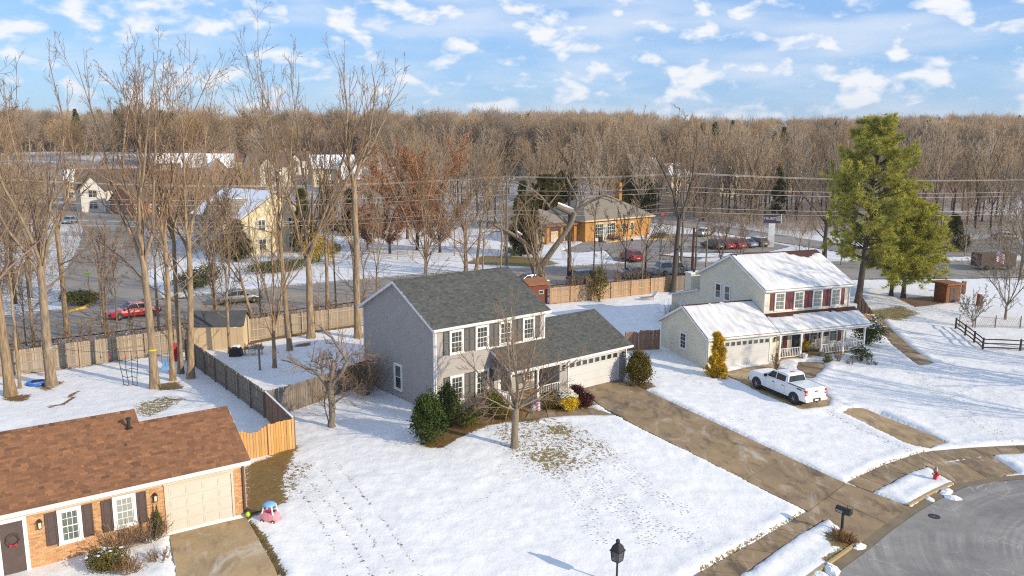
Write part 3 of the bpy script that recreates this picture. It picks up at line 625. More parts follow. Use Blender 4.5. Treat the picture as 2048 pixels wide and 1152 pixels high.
# ------------------------------------------------------------------ building materials
mat('siding_grey', (.375, .35, .335), .6, (.33, .308, .295), 1.5, .08, 40)
mat('siding_cream', (.70, .655, .50), .6, (.62, .58, .45), 1.2, .08, 40)
mat('trim_white', (.80, .79, .77), .5, (.70, .69, .67), 2.0)
mat('trim_cream', (.6, .53, .42), .55, (.54, .47, .38), 2)
mat('shutter_grey', (.105, .10, .10), .55, (.07, .07, .072), 4)
mat('shutter_red', (.19, .045, .05), .55, (.13, .03, .035), 4)
mat('shutter_brown', (.105, .075, .068), .55, (.08, .055, .05), 4)
mat('glass', (.025, .032, .035), .06, (.05, .06, .06), 2.0, spec=.8)
mat('glass_blind', (.36, .38, .34), .25, (.25, .28, .25), 3.0, spec=.6, stretch=(1, 1, 14))
mat('glass_curtain', (.16, .19, .16), .15, (.07, .09, .08), 6.0, spec=.8, stretch=(3, 3, .4), contrast=2)
mat('shingle_grey', (1, 1, 1), .92, (.8, .8, .8), 9, .3, 60, tone=((.062, .066, .062), (.135, .14, .128)))
mat('shingle_brown', (1, 1, 1), .92, (.8, .78, .76), 9, .3, 60, tone=((.12, .064, .04), (.40, .19, .09)))
mat('shingle_red', (1, 1, 1), .92, (.8, .78, .76), 9, .3, 60, tone=((.065, .028, .024), (.13, .05, .04)))
mat('brick', (1, 1, 1), .9, (.85, .82, .8), 12, .3, 60, tone=((.46, .22, .095), (.74, .44, .22)))
mat('mortar', (.62, .50, .36), .95, (.5, .4, .3), 5)
mat('brick_bank', (1, 1, 1), .9, (.85, .82, .8), 3, .2, 30, tone=((.42, .20, .05), (.58, .31, .085)))
mat('roof_taupe', (.27, .235, .185), .95, (.19, .165, .13), 2.2, .3, 14)
mat('roof_brown', (.17, .115, .085), .95, (.115, .08, .06), 2.0, .3, 14)
mat('dark_metal', (.03, .028, .032), .45, (.05, .045, .045), 5, metal=.3)
mat('garage_white', (.60, .60, .595), .5, (.55, .55, .545), 1.5)
mat('garage_cream', (.60, .56, .48), .5, (.55, .515, .445), 1.5)
mat('door_dark', (.03, .035, .045), .3, (.05, .055, .06), 3)
mat('deck_grey', (.22, .2, .19), .8, (.15, .14, .13), 3)
mat('foundation', (.2, .18, .16), .9, (.12, .11, .1), 4)
mat('snow_roof', (.80, .80, .80), .7, (.56, .55, .55), 1.6, .4, 12, spec=.2, stretch=(1.6, .45, .45), contrast=1.5, detail=6)
mat('lamp_glass', (.75, .7, .55), .15, (.6, .56, .45), 3)

def frame(o, ang, z=0.0):
    """wall frame: local x runs along the wall, -y is outwards"""
    return Matrix.Translation((o[0], o[1], z)) @ Matrix.Rotation(ang, 4, 'Z')
def siding(m, L, z0, he, hr=None, ex=.15, proud=.02):
    """lapped boards on the wall frame from u = 0 to L; a gable when hr is given"""
    k = 0; top = hr or he
    def lo(z): return 0.0 if (hr is None or z <= he) else min((z - he) / (hr - he) * L / 2, L / 2)
    z = z0
    while z < top - .01:
        zb = min(z + ex, top); a, b = lo(z), lo(zb)
        m.add([(a, -proud, z), (L - a, -proud, z), (L - b, -.002, zb), (b, -.002, zb), (a, 0, z), (L - a, 0, z)], [(0, 1, 2, 3), (4, 5, 1, 0)])
        z = zb
def shingles(m, O, U, V, lu, lv, rng, tab=.30, ex=.142, up=.012, var=.22):
    """asphalt tabs over the slope: O upper corner, U along the ridge, V down the slope"""
    O, U, V = Vector(O), Vector(U).normalized(), Vector(V).normalized(); N = U.cross(V).normalized()
    if N.z < 0: N = -N
    rows = int(math.ceil(lv / ex))
    for r in range(rows):
        v0 = r * ex; v1 = min(v0 + ex, lv); off = (r % 3) * tab / 3 + rng.uniform(-.03, .03); u = -off
        while u < lu:
            w = tab * rng.choice((.4, .6, .8, 1, 1)); a, b = max(u, 0), min(u + w, lu); u += w
            if b - a < .02: continue
            hh = up + rng.random() * .004; m.ct = min(1, max(0, rng.gauss(.55, var)))
            P = [O + U * a + V * v0 + N * .003, O + U * b + V * v0 + N * .003, O + U * (b - .004) + V * v1 + N * hh, O + U * (a + .004) + V * v1 + N * hh, O + U * a + V * v1, O + U * b + V * v1]
            m.add(P, [(0, 1, 2, 3), (3, 2, 5, 4)])
    m.ct = .5
RNG = random.Random(11)
def window(h, M, u0, u1, z0, z1, grid=(3, 2), glass='glass', casing=.11, matn='trim_white', pair_glass=None, sub=True):
    """double-hung window: casing as the part, sashes, panes and glazing bars as sub-parts"""
    m = MB(M); c = casing; d = .085
    m.box(u0, u1, -d, 0, z1 - c, z1); m.box(u0 - .02, u1 + .02, -d - .03, 0, z0, z0 + c * .8)
    m.box(u0, u0 + c, -d, 0, z0 + c * .8, z1 - c); m.box(u1 - c, u1, -d, 0, z0 + c * .8, z1 - c)
    w = m.build('window', matn, h)
    a, b, lo_, hi = u0 + c, u1 - c, z0 + c * .8, z1 - c; mid = (lo_ + hi) / 2; sw = .045
    ms = MB(M)
    for (q0, q1, dd) in ((lo_, mid + .02, .046), (mid - .02, hi, .064)):
        ms.box(a, b, -dd, -dd + .02, q0, q0 + sw); ms.box(a, b, -dd, -dd + .02, q1 - sw, q1)
        ms.box(a, a + sw, -dd, -dd + .02, q0 + sw, q1 - sw); ms.box(b - sw, b, -dd, -dd + .02, q0 + sw, q1 - sw)
    ms.build('sash', matn, w)
    for k, (q0, q1, dd) in enumerate(((lo_, mid, .034), (mid, hi, .052))):
        g = glass if (k == 0 or pair_glass is None) else pair_glass
        MB(M).box(a + .01, b - .01, -dd, -dd + .008, q0 + .01, q1 - .01).build('pane', g, w)
        if grid:
            mm = MB(M); nx, nz_ = grid; ia, ib, iz0, iz1 = a + sw, b - sw, q0 + sw, q1 - sw * .6
            for i in range(1, nx): x = ia + (ib - ia) * i / nx; mm.box(x - .011, x + .011, -dd - .014, -dd - .001, iz0, iz1)
            for j in range(1, nz_): z = iz0 + (iz1 - iz0) * j / nz_; mm.box(ia, ib, -dd - .013, -dd - .0015, z - .011, z + .011)
            mm.build('glazing_bar', matn, w)
    return w
def shutter(h, M, u0, u1, z0, z1, matn, louver=True):
    m = MB(M); f = .05; d = .07; mz = (z0 + z1) / 2
    m.box(u0 + .01, u1 - .01, -.03, -.012, z0 + .01, z1 - .01); m.box(u0, u0 + f, -d, -.012, z0, z1); m.box(u1 - f, u1, -d, -.012, z0, z1)
    for z in (z0, mz - f / 2, z1 - f): m.box(u0 + f, u1 - f, -d, -.012, z, z + f)
    if louver:
        for a, b in ((z0 + f, mz - f / 2), (mz + f / 2, z1 - f)):
            n = max(3, int((b - a) / .075))
            for i in range(n):
                zc = a + (b - a) * (i + .5) / n
                m.add([(u0 + f, -d + .004, zc - .03), (u1 - f, -d + .004, zc - .03), (u1 - f, -.032, zc + .035), (u0 + f, -.032, zc + .035)], [(0, 1, 2, 3)])
    else:
        for a, b in ((z0 + f, mz - f / 2), (mz + f / 2, z1 - f)): m.box(u0 + f, u1 - f, -d + .02, -.031, a, b); m.box(u0 + f + .04, u1 - f - .04, -d + .008, -.04, a + .05, b - .05)
    return m.build('shutter', matn, h)
def lantern(h, M, u, z):
    m = MB(M); m.box(u - .05, u + .05, -.03, 0, z - .1, z + .12); m.bar((u, -.03, z + .05), (u, -.12, z + .12), .025)
    m.prism([(u - .1, z + .12), (u + .1, z + .12), (u + .03, z + .22), (u - .03, z + .22)], -.2, -.04); m.box(u - .07, u + .07, -.18, -.06, z - .16, z - .13)
    for a in (-.075, .06):
        for b in (-.19, -.065): m.box(u + a, u + a + .015, b, b + .015, z - .13, z + .12)
    l = m.build('wall_lantern', 'dark_metal', h); MB(M).box(u - .05, u + .05, -.165, -.075, z - .13, z + .1).build('lamp_glass', 'lamp_glass', l); return l
def downspout(h, M, u, z0, z1, matn='trim_white'):
    m = MB(M); m.box(u - .04, u + .04, -.1, -.02, z0 + .15, z1); m.bar((u, -.06, z0 + .18), (u, -.28, z0 + .05), .07)
    return m.build('downspout', matn, h)
def gable_roof(h, x0, x1, yf, yb, ze, zr, matn, th=.13, fascia='trim_white', name='roof', soffit=True, seed=1, under='trim_white', ridge=True, shingle=True, back_only_slab=True):
    """slab roof with a real thickness, tabs on the front slope, ridge cap, rake boards and gutters"""
    ym = (yf + yb) / 2; s = (zr - ze) / (ym - yf); e = th
    r = MB().prism([(yf, ze), (ym, zr), (yb, ze), (yb, ze - e), (ym, zr - e * 1.05), (yf, ze - e)], x0, x1, 'x').build(name, under, h)
    if shingle:
        m = MB(); rng = random.Random(seed); sl_ = math.hypot(ym - yf, zr - ze)
        shingles(m, (x0 - .02, ym, zr + .008), (1, 0, 0), (0, -(ym - yf), -(zr - ze)), x1 - x0 + .04, sl_ + .03, rng, var=.15 if matn == 'shingle_brown' else .24)
        shingles(m, (x0 - .02, ym, zr + .008), (1, 0, 0), (0, (yb - ym), -(zr - ze)), x1 - x0 + .04, sl_ + .03, rng, tab=.6, ex=.3)
        if ridge:
            u = x0
            while u < x1 - .05:
                m.ct = min(1, max(0, rng.gauss(.4, .2))); w = min(.2, x1 - u); zt = zr + .035
                m.add([(u, ym - .15, zt - .15 * s), (u + w, ym - .15, zt - .15 * s - .008), (u + w, ym, zt - .006), (u, ym, zt + .004), (u, ym + .15, zt - .15 * s), (u + w, ym + .15, zt - .15 * s - .008)], [(0, 1, 2, 3), (3, 2, 5, 4)])
                u += .2
        sh = m.build('shingle', matn, r, tone=True); sh['kind'] = 'stuff'
    if fascia:
        m = MB()
        for x in (x0, x1):
            a, b = (x - .03, x + .001) if x == x0 else (x - .001, x + .03)
            m.prism([(yf - .01, ze - .01), (ym, zr - .01), (ym, zr - .2), (yf - .01, ze - .2)], a, b, 'x'); m.prism([(yb + .01, ze - .01), (ym, zr - .01), (ym, zr - .2), (yb + .01, ze - .2)][::-1], a, b, 'x')
            m.build('rake_board', fascia, h); m = MB()
        for sgn, y in ((-1, yf), (1, yb)):
            g = y + sgn * .0; m.box(x0, x1, min(g, g + sgn * .1), max(g, g + sgn * .1), ze - .14, ze - .12); m.box(x0, x1, min(g + sgn * .09, g + sgn * .11), max(g + sgn * .09, g + sgn * .11), ze - .12, ze - .015); m.box(x0, x1, min(g, g + sgn * .02), max(g, g + sgn * .02), ze - .2, ze - .135)
        m.build('gutter', fascia, h)
    return r
def garage_door(h, M, u0, u1, z0, z1, matn, rows=4, cols=4, lights=0, casing='trim_white', raised=True):
    c = .1; m = MB(M); m.box(u0 - c, u0, -.05, 0, z0, z1 + c); m.box(u1, u1 + c, -.05, 0, z0, z1 + c); m.box(u0, u1, -.05, 0, z1, z1 + c)
    g = m.build('garage_door', casing, h); rh = (z1 - z0) / rows
    for r in range(rows):
        a, b = z0 + r * rh + .006, z0 + (r + 1) * rh - .006; p = MB(M); p.box(u0 + .005, u1 - .005, -.012, .0, a, b)
        lit = lights and r == rows - 1
        if lit: n = lights
        else: n = cols
        cw = (u1 - u0) / n
        for k in range(n):
            x0, x1 = u0 + cw * k + .09, u0 + cw * (k + 1) - .09
            if lit: p.box(x0 - .04, x1 + .04, -.03, -.012, a + .06, a + .1); p.box(x0 - .04, x1 + .04, -.03, -.012, b - .1, b - .06); p.box(x0 - .04, x0, -.03, -.012, a + .1, b - .1); p.box(x1, x1 + .04, -.03, -.012, a + .1, b - .1)
            elif raised: p.prism([(x0, a + .08), (x1, a + .08), (x1, b - .08), (x0, b - .08)], -.024, -.012); p.prism([(x0 + .06, a + .14), (x1 - .06, a + .14), (x1 - .06, b - .14), (x0 + .06, b - .14)], -.034, -.024)
        p.build('panel', matn, g)
        if lit:
            for k in range(n):
                x0, x1 = u0 + cw * k + .09, u0 + cw * (k + 1) - .09; MB(M).box(x0, x1, -.02, -.0125, a + .1, b - .1).build('pane', 'glass', g)
    return g
def railing(h, M, u0, u1, zb, zt, step=.165, matn='trim_white'):
    m = MB(M); m.box(u0, u1, -.035, .035, zt - .05, zt); m.box(u0, u1, -.025, .025, zb, zb + .06); r = m.build('railing', matn, h)
    bm_ = MB().box(-.018, .018, -.018, .018, 0, zt - zb - .11).mesh('baluster', matn); n = int((u1 - u0) / step)
    for i in range(n):
        o = link('baluster', bm_, r); o.matrix_local = M @ Matrix.Translation((u0 + (u1 - u0) * (i + .5) / n, 0, zb + .06))
    return r
def post(h, x, y, z0, z1, w=.12, matn='trim_white'):
    m = MB(); m.box(x - w / 2, x + w / 2, y - w / 2, y + w / 2, z0 + .12, z1 - .1); m.box(x - w * .7, x + w * .7, y - w * .7, y + w * .7, z0, z0 + .12); m.box(x - w * .7, x + w * .7, y - w * .7, y + w * .7, z1 - .1, z1)
    return m.build('porch_post', matn, h)

# ------------------------------------------------------------------ the grey two-storey house
H1 = thing('house', 'grey two-storey house with dark shingle roof and white double garage', 'house', (-4.785, 48.157, 0), .6891)
WF = frame((.25, .35), 0); WG = frame((.25, 9.08), -math.pi / 2)   # front wall; left gable seen from outside
S1 = 2.43 / 4.715
def eave1(y): return 5.63 + S1 * y - .13
m = MB(); m.prism([(.352, -.4), (.352, eave1(.35)), (4.715, eave1(4.715)), (9.078, eave1(.35)), (9.078, -.4)], .253, 9.417, 'x')
m.M = WF; siding(m, 9.17, .12, 5.52); m.M = WG; siding(m, 8.73, .05, eave1(.35), eave1(4.715)); m.M = frame((9.42, .35), math.pi / 2); siding(m, 8.73, 2.0, eave1(.35), eave1(4.715))
m.build('wall', 'siding_grey', H1)
m = MB(); m.box(.22, 9.45, .32, .36, -.3, .11); m.box(.225, .26, .36, 9.1, -.3, .045); m.build('foundation', 'foundation', H1)
m = MB()
for x, y in ((.25, .35),): m.box(x - .025, x + .08, y - .025, y, .1, 5.45); m.box(x - .026, x, y - .02, y + .08, .1, 5.5)
m.build('corner_board', 'trim_white', H1); MB().box(9.34, 9.445, .322, .35, 3.2, 5.45).build('corner_board', 'trim_white', H1); m = MB(); m.box(.224, .25, 9.0, 9.1, 0, 5.5); m.build('corner_board', 'trim_white', H1); MB().box(.25, 9.42, .318, .35, 5.30, 5.47).build('frieze_board', 'trim_white', H1); MB().box(4.43, 9.42, .318, .349, 3.62, 3.74).build('flashing', 'trim_white', H1)
gable_roof(H1, -.02, 9.67, 0, 9.43, 5.63, 8.06, 'shingle_grey', seed=3)
for x0, x1 in ((1.39, 2.49), (3.42, 4.52), (5.37, 6.47), (7.40, 8.48)): window(H1, WF, x0 - .25, x1 - .25, 3.72, 5.33, (3, 2), 'glass', .13, pair_glass='glass')
for a, b in ((.94, 1.37), (2.53, 2.95), (2.97, 3.39), (4.56, 4.95), (4.96, 5.34), (6.50, 6.92), (6.95, 7.37), (8.51, 8.92)): shutter(H1, WF, a - .25, b - .25, 3.78, 5.28, 'shutter_grey')
for x0, x1 in ((1.40, 2.50), (3.40, 4.53)): window(H1, WF, x0 - .25, x1 - .25, .62, 2.36, (3, 2), 'glass', .13, pair_glass='glass')
for a, b in ((.95, 1.38), (2.53, 2.94), (2.97, 3.38), (4.55, 4.95)): shutter(H1, WF, a - .25, b - .25, .68, 2.32, 'shutter_grey')
window(H1, WG, 9.08 - 5.08, 9.08 - 4.08, .63, 2.46, None, 'glass', .13, pair_glass='glass_curtain')
window(H1, WF, 7.2, 8.2, .78, 2.28, (3, 2), 'glass', .12)
shutter(H1, WF, 6.77, 7.17, .8, 2.26, 'shutter_grey'); shutter(H1, WF, 8.23, 8.63, .8, 2.26, 'shutter_grey')
m = MB(WF); m.box(5.05, 5.17, -.05, 0, .2, 2.35); m.box(6.1, 6.22, -.05, 0, .2, 2.35); m.box(5.17, 6.1, -.05, 0, 2.23, 2.35); d_ = m.build('front_door', 'trim_white', H1)
MB(WF).box(5.17, 6.1, -.045, -.005, .22, 2.23).build('door_leaf', 'garage_white', d_); MB(WF).box(5.3, 5.97, -.05, -.0455, .45, 2.1).build('pane', 'glass', d_); MB(WF).cbox((5.24, -.05, 1.15), (.04, .06, .12)).build('handle', 'dark_metal', d_)
# garage wing and porch
SG = 1.98 / 3.96
def zg(y): return 2.535 + SG * (y + 1.8)
m = MB(); m.prism([(-1.398, -.5), (-1.398, zg(-1.4) - .13), (2.155, 4.36), (6.0, zg(-1.6) - .13), (6.0, -.5)], 9.423, 15.85, 'x')
GF = frame((9.27, -1.4), 0); m.M = GF; m.box(0, .155, .001, 1.5, -.3, 2.5); siding(m, .72, .06, 2.42); m.M = frame((15.1, -1.4), 0); siding(m, .75, .0, 2.42)
m.M = frame((9.27, .3), -math.pi / 2); siding(m, 1.7, .2, 2.6)
m.build('garage_wall', 'siding_grey', H1)
gable_roof(H1, 9.43, 16.11, -1.8, 6.11, 2.535, 4.51, 'shingle_grey', name='garage_roof', seed=5)
# porch roof: a lean-to that carries the garage slope on under the upper windows
m = MB(); m.prism([(-1.8, 2.535), (.35, zg(.35)), (.35, zg(.35) - .13), (-1.8, 2.405)], 4.7, 9.428, 'x'); pr_ = m.build('porch_roof', 'trim_white', H1)
m = MB(); shingles(m, (4.68, .33, zg(.33) + .008), (1, 0, 0), (0, -2.15, -2.15 * SG), 4.76, math.hypot(2.15, 2.15 * SG) + .02, RNG); o = m.build('shingle', 'shingle_grey', pr_, tone=True); o['kind'] = 'stuff'
m = MB(); m.prism([(-1.81, 2.52), (.34, zg(.34) - .01), (.34, zg(.34) - .2), (-1.81, 2.33)], 4.66, 4.7, 'x'); m.box(4.66, 9.42, -1.9, -1.8, 2.395, 2.41); m.box(4.66, 9.42, -1.91, -1.89, 2.41, 2.52); m.box(4.7, 9.27, -1.62, -1.48, 2.22, 2.4); m.build('porch_beam', 'trim_white', H1)
m = MB(); m.box(4.7, 9.27, -1.62, .33, -.3, .2); m.box(5.0, 7.0, -2.0, -1.62, -.3, .1); m.build('porch_floor', 'concrete_pale', H1)
m = MB(); m.prism([(.32, 2.3), (-1.47, 2.3), (-1.47, 2.33), (.32, 2.33)], 4.72, 9.26, 'x'); m.build('porch_ceiling', 'trim_white', H1)
post(H1, 4.84, -1.52, .2, 2.22); post(H1, 7.19, -1.52, .2, 2.22)
railing(H1, frame((0, -1.52), 0), 7.27, 9.25, .3, 1.0); railing(H1, frame((4.84, -1.45), math.pi / 2), .05, 1.75, .3, 1.0)
garage_door(H1, GF, 10.12 - 9.27, 15.0 - 9.27, .02, 2.17, 'garage_white', 4, 8, 8, raised=False)
m = MB(GF); m.box(.72, 5.83, -.04, .0, 2.275, 2.42); m.build('garage_header', 'trim_white', H1)
lantern(H1, GF, .36, 1.85); lantern(H1, GF, 6.2, 1.85)
for M_, u, a, b in ((WF, .09, 0, 5.5), (WG, .06, 0, 5.5), (GF, 6.53, 0, 2.45)): downspout(H1, M_, u, a, b)

# ------------------------------------------------------------------ the cream house with snow on its roof
B2 = -.9
H2 = thing('house', 'cream two-storey house with snow-covered roof and dark red shutters', 'house', (21.1835, 66.3464, B2), .3752)
def z2(z): return z - B2
S2 = 2.393 / 5.06
def eave2(y): return z2(4.873) + S2 * y - .13
W2F = frame((.25, .35), 0); W2G = frame((.25, 9.77), -math.pi / 2)
m = MB(); m.prism([(.352, -.5), (.352, eave2(.35)), (5.06, eave2(5.06)), (9.768, eave2(.35)), (9.768, -.5)], .253, 9.387, 'x')
m.M = W2F; siding(m, 9.14, .15, 5.62); m.M = W2G; siding(m, 9.42, .1, eave2(.35), eave2(5.06)); m.M = frame((9.39, .35), math.pi / 2); siding(m, 9.42, .1, eave2(.35), eave2(5.06))
m.build('wall', 'siding_cream', H2)
r2 = gable_roof(H2, 0, 9.64, 0, 10.12, z2(4.873), z2(7.266), 'shingle_red', seed=8)
def snow_slab(h, O, U, V, lu, lv, top_gap, seed, th=.07, step=.22, patches=()):
    """sheet of snow lying on a slope: O upper corner, U along, V down; ragged towards the ridge"""
    O, U, V = Vector(O), Vector(U).normalized(), Vector(V).normalized(); N = U.cross(V); N = N if N.z > 0 else -N; N.normalize()
    nu, nv = int(lu / step) + 2, int(lv / step) + 2; us = np.linspace(0.02, lu - .02, nu); vs = np.linspace(0, lv, nv)
    UU, VV = np.meshgrid(us, vs); ed = np.minimum(np.minimum(UU, lu - UU), lv - VV)
    hgt = np.minimum(th, .02 + ed * .25) + .02 * (fbm(UU * 1.5 + seed, VV * 1.5, seed, 3) - .5)
    gap = top_gap(us)[None, :] + .18 * (fbm(UU * 2.2, VV * 2.2, seed + 3, 3) - .5) * 2
    hgt = hgt - np.where(VV < gap, .12, 0) * 1.0
    hgt = np.where((VV >= gap) & (VV < gap + .3), hgt * (.35 + .65 * (VV - gap) / .3), hgt)
    V_ = [O + U * float(a) + V * float(b) + N * float(c) for a, b, c in zip(UU.ravel(), VV.ravel(), hgt.ravel())]
    idx_ = np.arange(nu * nv).reshape(nv, nu); q = np.stack([idx_[:-1, :-1], idx_[1:, :-1], idx_[1:, 1:], idx_[:-1, 1:]], -1).reshape(-1, 4)
    hq = hgt.ravel()[q].max(1); q = q[hq > -.02]
    # skirt along the eave so that the sheet has a real edge
    n0 = len(V_); edge = idx_[-1]; V_ += [V_[i] - N * max(.02, float(hgt.ravel()[i]) - .004) for i in edge]
    sk = [(edge[i], n0 + i, n0 + i + 1, edge[i + 1]) for i in range(nu - 1)]
    me = fastmesh('snow_cover', [tuple(v) for v in V_], np.concatenate([q, np.array(sk)]), None, ('snow_roof',), True)
    o = link('snow_cover', me, h); return o
sl2 = math.hypot(5.06, 2.393)
snow_slab(H2, (0, 5.06, z2(7.266) + .012), (1, 0, 0), (0, -5.06, -2.393), 9.64, sl2, lambda u: np.where(u > 6.0, .55 + .55 * np.exp(-((u - 7.6) / 1.0) ** 2), .16) , 4)
snow_slab(H2, (0, 5.06, z2(7.266) + .012), (1, 0, 0), (0, 5.06, -2.393), 9.64, sl2, lambda u: .2 + 0 * u, 9)
for i, (a, b) in enumerate(((1.25, 2.33), (3.27, 4.35), (5.27, 6.35), (7.28, 8.36))):
    window(H2, W2F, a - .25, b - .25, z2(2.98), z2(4.58), (2, 2), 'glass_curtain', .11); shutter(H2, W2F, a - .68, a - .29, z2(3.05), z2(4.5), 'shutter_red', False); shutter(H2, W2F, b - .21, b + .18, z2(3.05), z2(4.5), 'shutter_red', False)
for a, b in ((6.36, 7.28), (5.0, 5.92)): window(H2, W2G, 9.77 - b, 9.77 - a, z2(2.95), z2(4.42), None, 'glass', .1)
m = MB(); m.box(.225, .33, .322, .35, .1, 5.6); m.box(.224, .25, .33, .43, .1, 5.6); m.build('corner_board', 'trim_white', H2); MB().box(9.31, 9.415, .322, .35, 3.7, 5.6).build('corner_board', 'trim_white', H2); MB().box(.25, 9.39, .318, .35, 5.45, 5.62).build('frieze_board', 'trim_white', H2)
m = MB(frame((.25, 5.06 + .25), -math.pi / 2)); m.box(0, .5, -.03, 0, 6.9, 7.5)
for k in range(6): m.box(.03, .47, -.045, -.03, 6.95 + k * .09, 6.99 + k * .09)
m.build('gable_vent', 'siding_cream', H2)
# garage wing
SG2 = 2.011 / 3.82
def zg2(y): return z2(1.685) + SG2 * (y + 1.77)
W2A = frame((-6.5, 5.6), -math.pi / 2); W2P = frame((-6.5, -1.4), 0)
m = MB(); m.prism([(-1.398, -.5), (-1.398, zg2(-1.4) - .13), (2.05, z2(3.696) - .13), (5.498, zg2(-1.4) - .13), (5.498, -.5)], -6.497, .252, 'x')
m.M = frame((-6.5, 5.5), -math.pi / 2); siding(m, 6.9, .05, zg2(-1.4) - .13, z2(3.696) - .13); m.M = W2P; siding(m, 1.55, .05, 2.5); m.M = frame((-.33, -1.4), 0); siding(m, .58, .05, 2.5)
m.build('garage_wall', 'siding_cream', H2)
m = MB(); m.box(-6.53, -6.49, -1.43, 5.53, -.4, .05); m.build('foundation', 'foundation', H2)
gable_roof(H2, -6.77, .24, -1.77, 5.87, z2(1.685), z2(3.696), 'shingle_red', name='garage_roof', seed=12)
slg = math.hypot(3.82, 2.011)
snow_slab(H2, (-6.77, 2.05, z2(3.696) + .012), (1, 0, 0), (0, -3.82, -2.011), 7.0, slg, lambda u: .1 + 0 * u, 14)
snow_slab(H2, (-6.77, 2.05, z2(3.696) + .012), (1, 0, 0), (0, 3.82, -2.011), 7.0, slg, lambda u: .1 + 0 * u, 15)
window(H2, frame((-6.5, 5.5), -math.pi / 2), 5.5 - 2.54, 5.5 - 1.5, z2(-.06), z2(1.42), (2, 2), 'glass', .12)
m = MB(frame((-6.5, 2.3), -math.pi / 2)); m.box(0, .5, -.03, 0, 3.3, 3.85)
for k in range(5): m.box(.03, .47, -.045, -.03, 3.34 + k * .1, 3.38 + k * .1)
m.build('gable_vent', 'siding_cream', H2)
garage_door(H2, W2P, -4.9 + 6.5, -.42 + 6.5, .02, 2.16, 'garage_white', 4, 8, 8, raised=False)
m = MB(); m.box(-6.525, -6.42, -1.428, -1.4, .05, 2.5); m.box(-6.526, -6.5, -1.42, -1.3, .05, 2.5); m.box(-6.42, .25, -1.43, -1.4, 2.28, 2.46); m.build('garage_trim', 'trim_white', H2)
# porch
m = MB(); m.prism([(-1.77, z2(1.685)), (.35, zg2(.35)), (.35, zg2(.35) - .13), (-1.77, z2(1.685) - .13)], .242, 10.04, 'x'); pr_ = m.build('porch_roof', 'trim_white', H2)
m = MB(); shingles(m, (.24, .34, zg2(.34) + .006), (1, 0, 0), (0, -2.11, -2.11 * SG2), 9.82, 2.4, RNG); o = m.build('shingle', 'shingle_red', pr_, tone=True); o['kind'] = 'stuff'
snow_slab(H2, (.24, .33, zg2(.33) + .012), (1, 0, 0), (0, -2.1, -2.1 * SG2), 9.8, 2.375, lambda u: .42 + .12 * np.sin(u * .9), 17)
m = MB(); m.box(.25, 10.04, -1.88, -1.77, z2(1.685) - .14, z2(1.685) - .125); m.box(.25, 10.04, -1.89, -1.87, z2(1.685) - .125, z2(1.685) - .02); m.box(.25, 9.9, -1.47, -1.33, z2(1.27), z2(1.5)); m.prism([(-1.78, z2(1.675)), (.34, zg2(.34) - .01), (.34, zg2(.34) - .2), (-1.78, z2(1.48))], 10.04, 10.07, 'x'); m.build('porch_beam', 'trim_white', H2)
m = MB(); m.box(.26, 9.8, -1.5, .33, -.4, .16); m.build('porch_floor', 'concrete_pale', H2)
for x in (.66, 2.85, 5.0, 7.38, 9.72): post(H2, x, -1.4, .16, z2(1.3), .14)
P2 = frame((0, -1.4), 0)
railing(H2, P2, .73, 2.77, .26, 1.05); railing(H2, P2, 5.08, 7.3, .26, 1.05); railing(H2, P2, 7.46, 9.64, .26, 1.05); railing(H2, frame((9.72, -1.33), math.pi / 2), 0, 1.6, .26, 1.05)
m = MB(W2F); m.box(2.98, 3.1, -.05, 0, .16, 2.3); m.box(4.0, 4.12, -.05, 0, .16, 2.3); m.box(3.1, 4.0, -.05, 0, 2.18, 2.3); d_ = m.build('front_door', 'trim_white', H2)
MB(W2F).box(3.1, 4.0, -.045, -.004, .18, 2.18).build('door_leaf', 'door_dark', d_); MB(W2F).cbox((3.92, -.05, 1.2), (.04, .06, .14)).build('handle', 'trim_white', d_)
for a, b in ((5.2, 6.2), (7.35, 8.35)):
    window(H2, W2F, a - .25, b - .25, z2(-.28), z2(1.2), None, 'glass_curtain', .1); shutter(H2, W2F, a - .68, a - .29, z2(-.22), z2(1.14), 'shutter_red', False); shutter(H2, W2F, b - .21, b + .18, z2(-.22), z2(1.14), 'shutter_red', False)
shutter(H2, W2F, 2.2, 2.6, .5, 2.1, 'shutter_red', False)
lantern(H2, W2P, 6.58, 1.9); downspout(H2, W2P, .06, 0, 2.4); downspout(H2, W2F, 9.08, 3.7, 5.5)
# rear lean-to and boxed chimney
m = MB(); m.prism([(9.77, -.5), (9.77, z2(3.2)), (14.5, z2(1.95)), (14.5, -.5)], .262, 8.0, 'x'); m.M = frame((.26, 14.5), -math.pi / 2)
for k in range(18):
    z = .1 + k * .165; zt = z + .165; u0 = max(0, (z - z2(1.95)) / 1.25 * 4.73)
    if u0 < 4.7: u1 = max(0, (zt - z2(1.95)) / 1.25 * 4.73); m.add([(u0, -.014, z), (4.73, -.014, z), (4.73, -.002, zt), (min(u1, 4.73), -.002, zt)], [(0, 1, 2, 3)])
m.build('lean_to_wall', 'siding_cream', H2)
m = MB(); m.prism([(9.79, z2(3.32)), (9.79, z2(3.2)), (14.8, z2(1.88)), (14.8, z2(2.0))], .0, 8.2, 'x'); lt = m.build('lean_to_roof', 'trim_white', H2)
snow_slab(H2, (.0, 9.79, z2(3.33)), (1, 0, 0), (0, 5.0, -1.32), 8.2, 5.18, lambda u: -.3 + 0 * u, 19)
m = MB(); m.box(.3, 3.0, 11.35, 12.35, 0, z2(4.45)); m.box(.22, 3.08, 11.27, 12.43, z2(4.45), z2(4.56)); ch = m.build('chimney', 'siding_cream', H2)
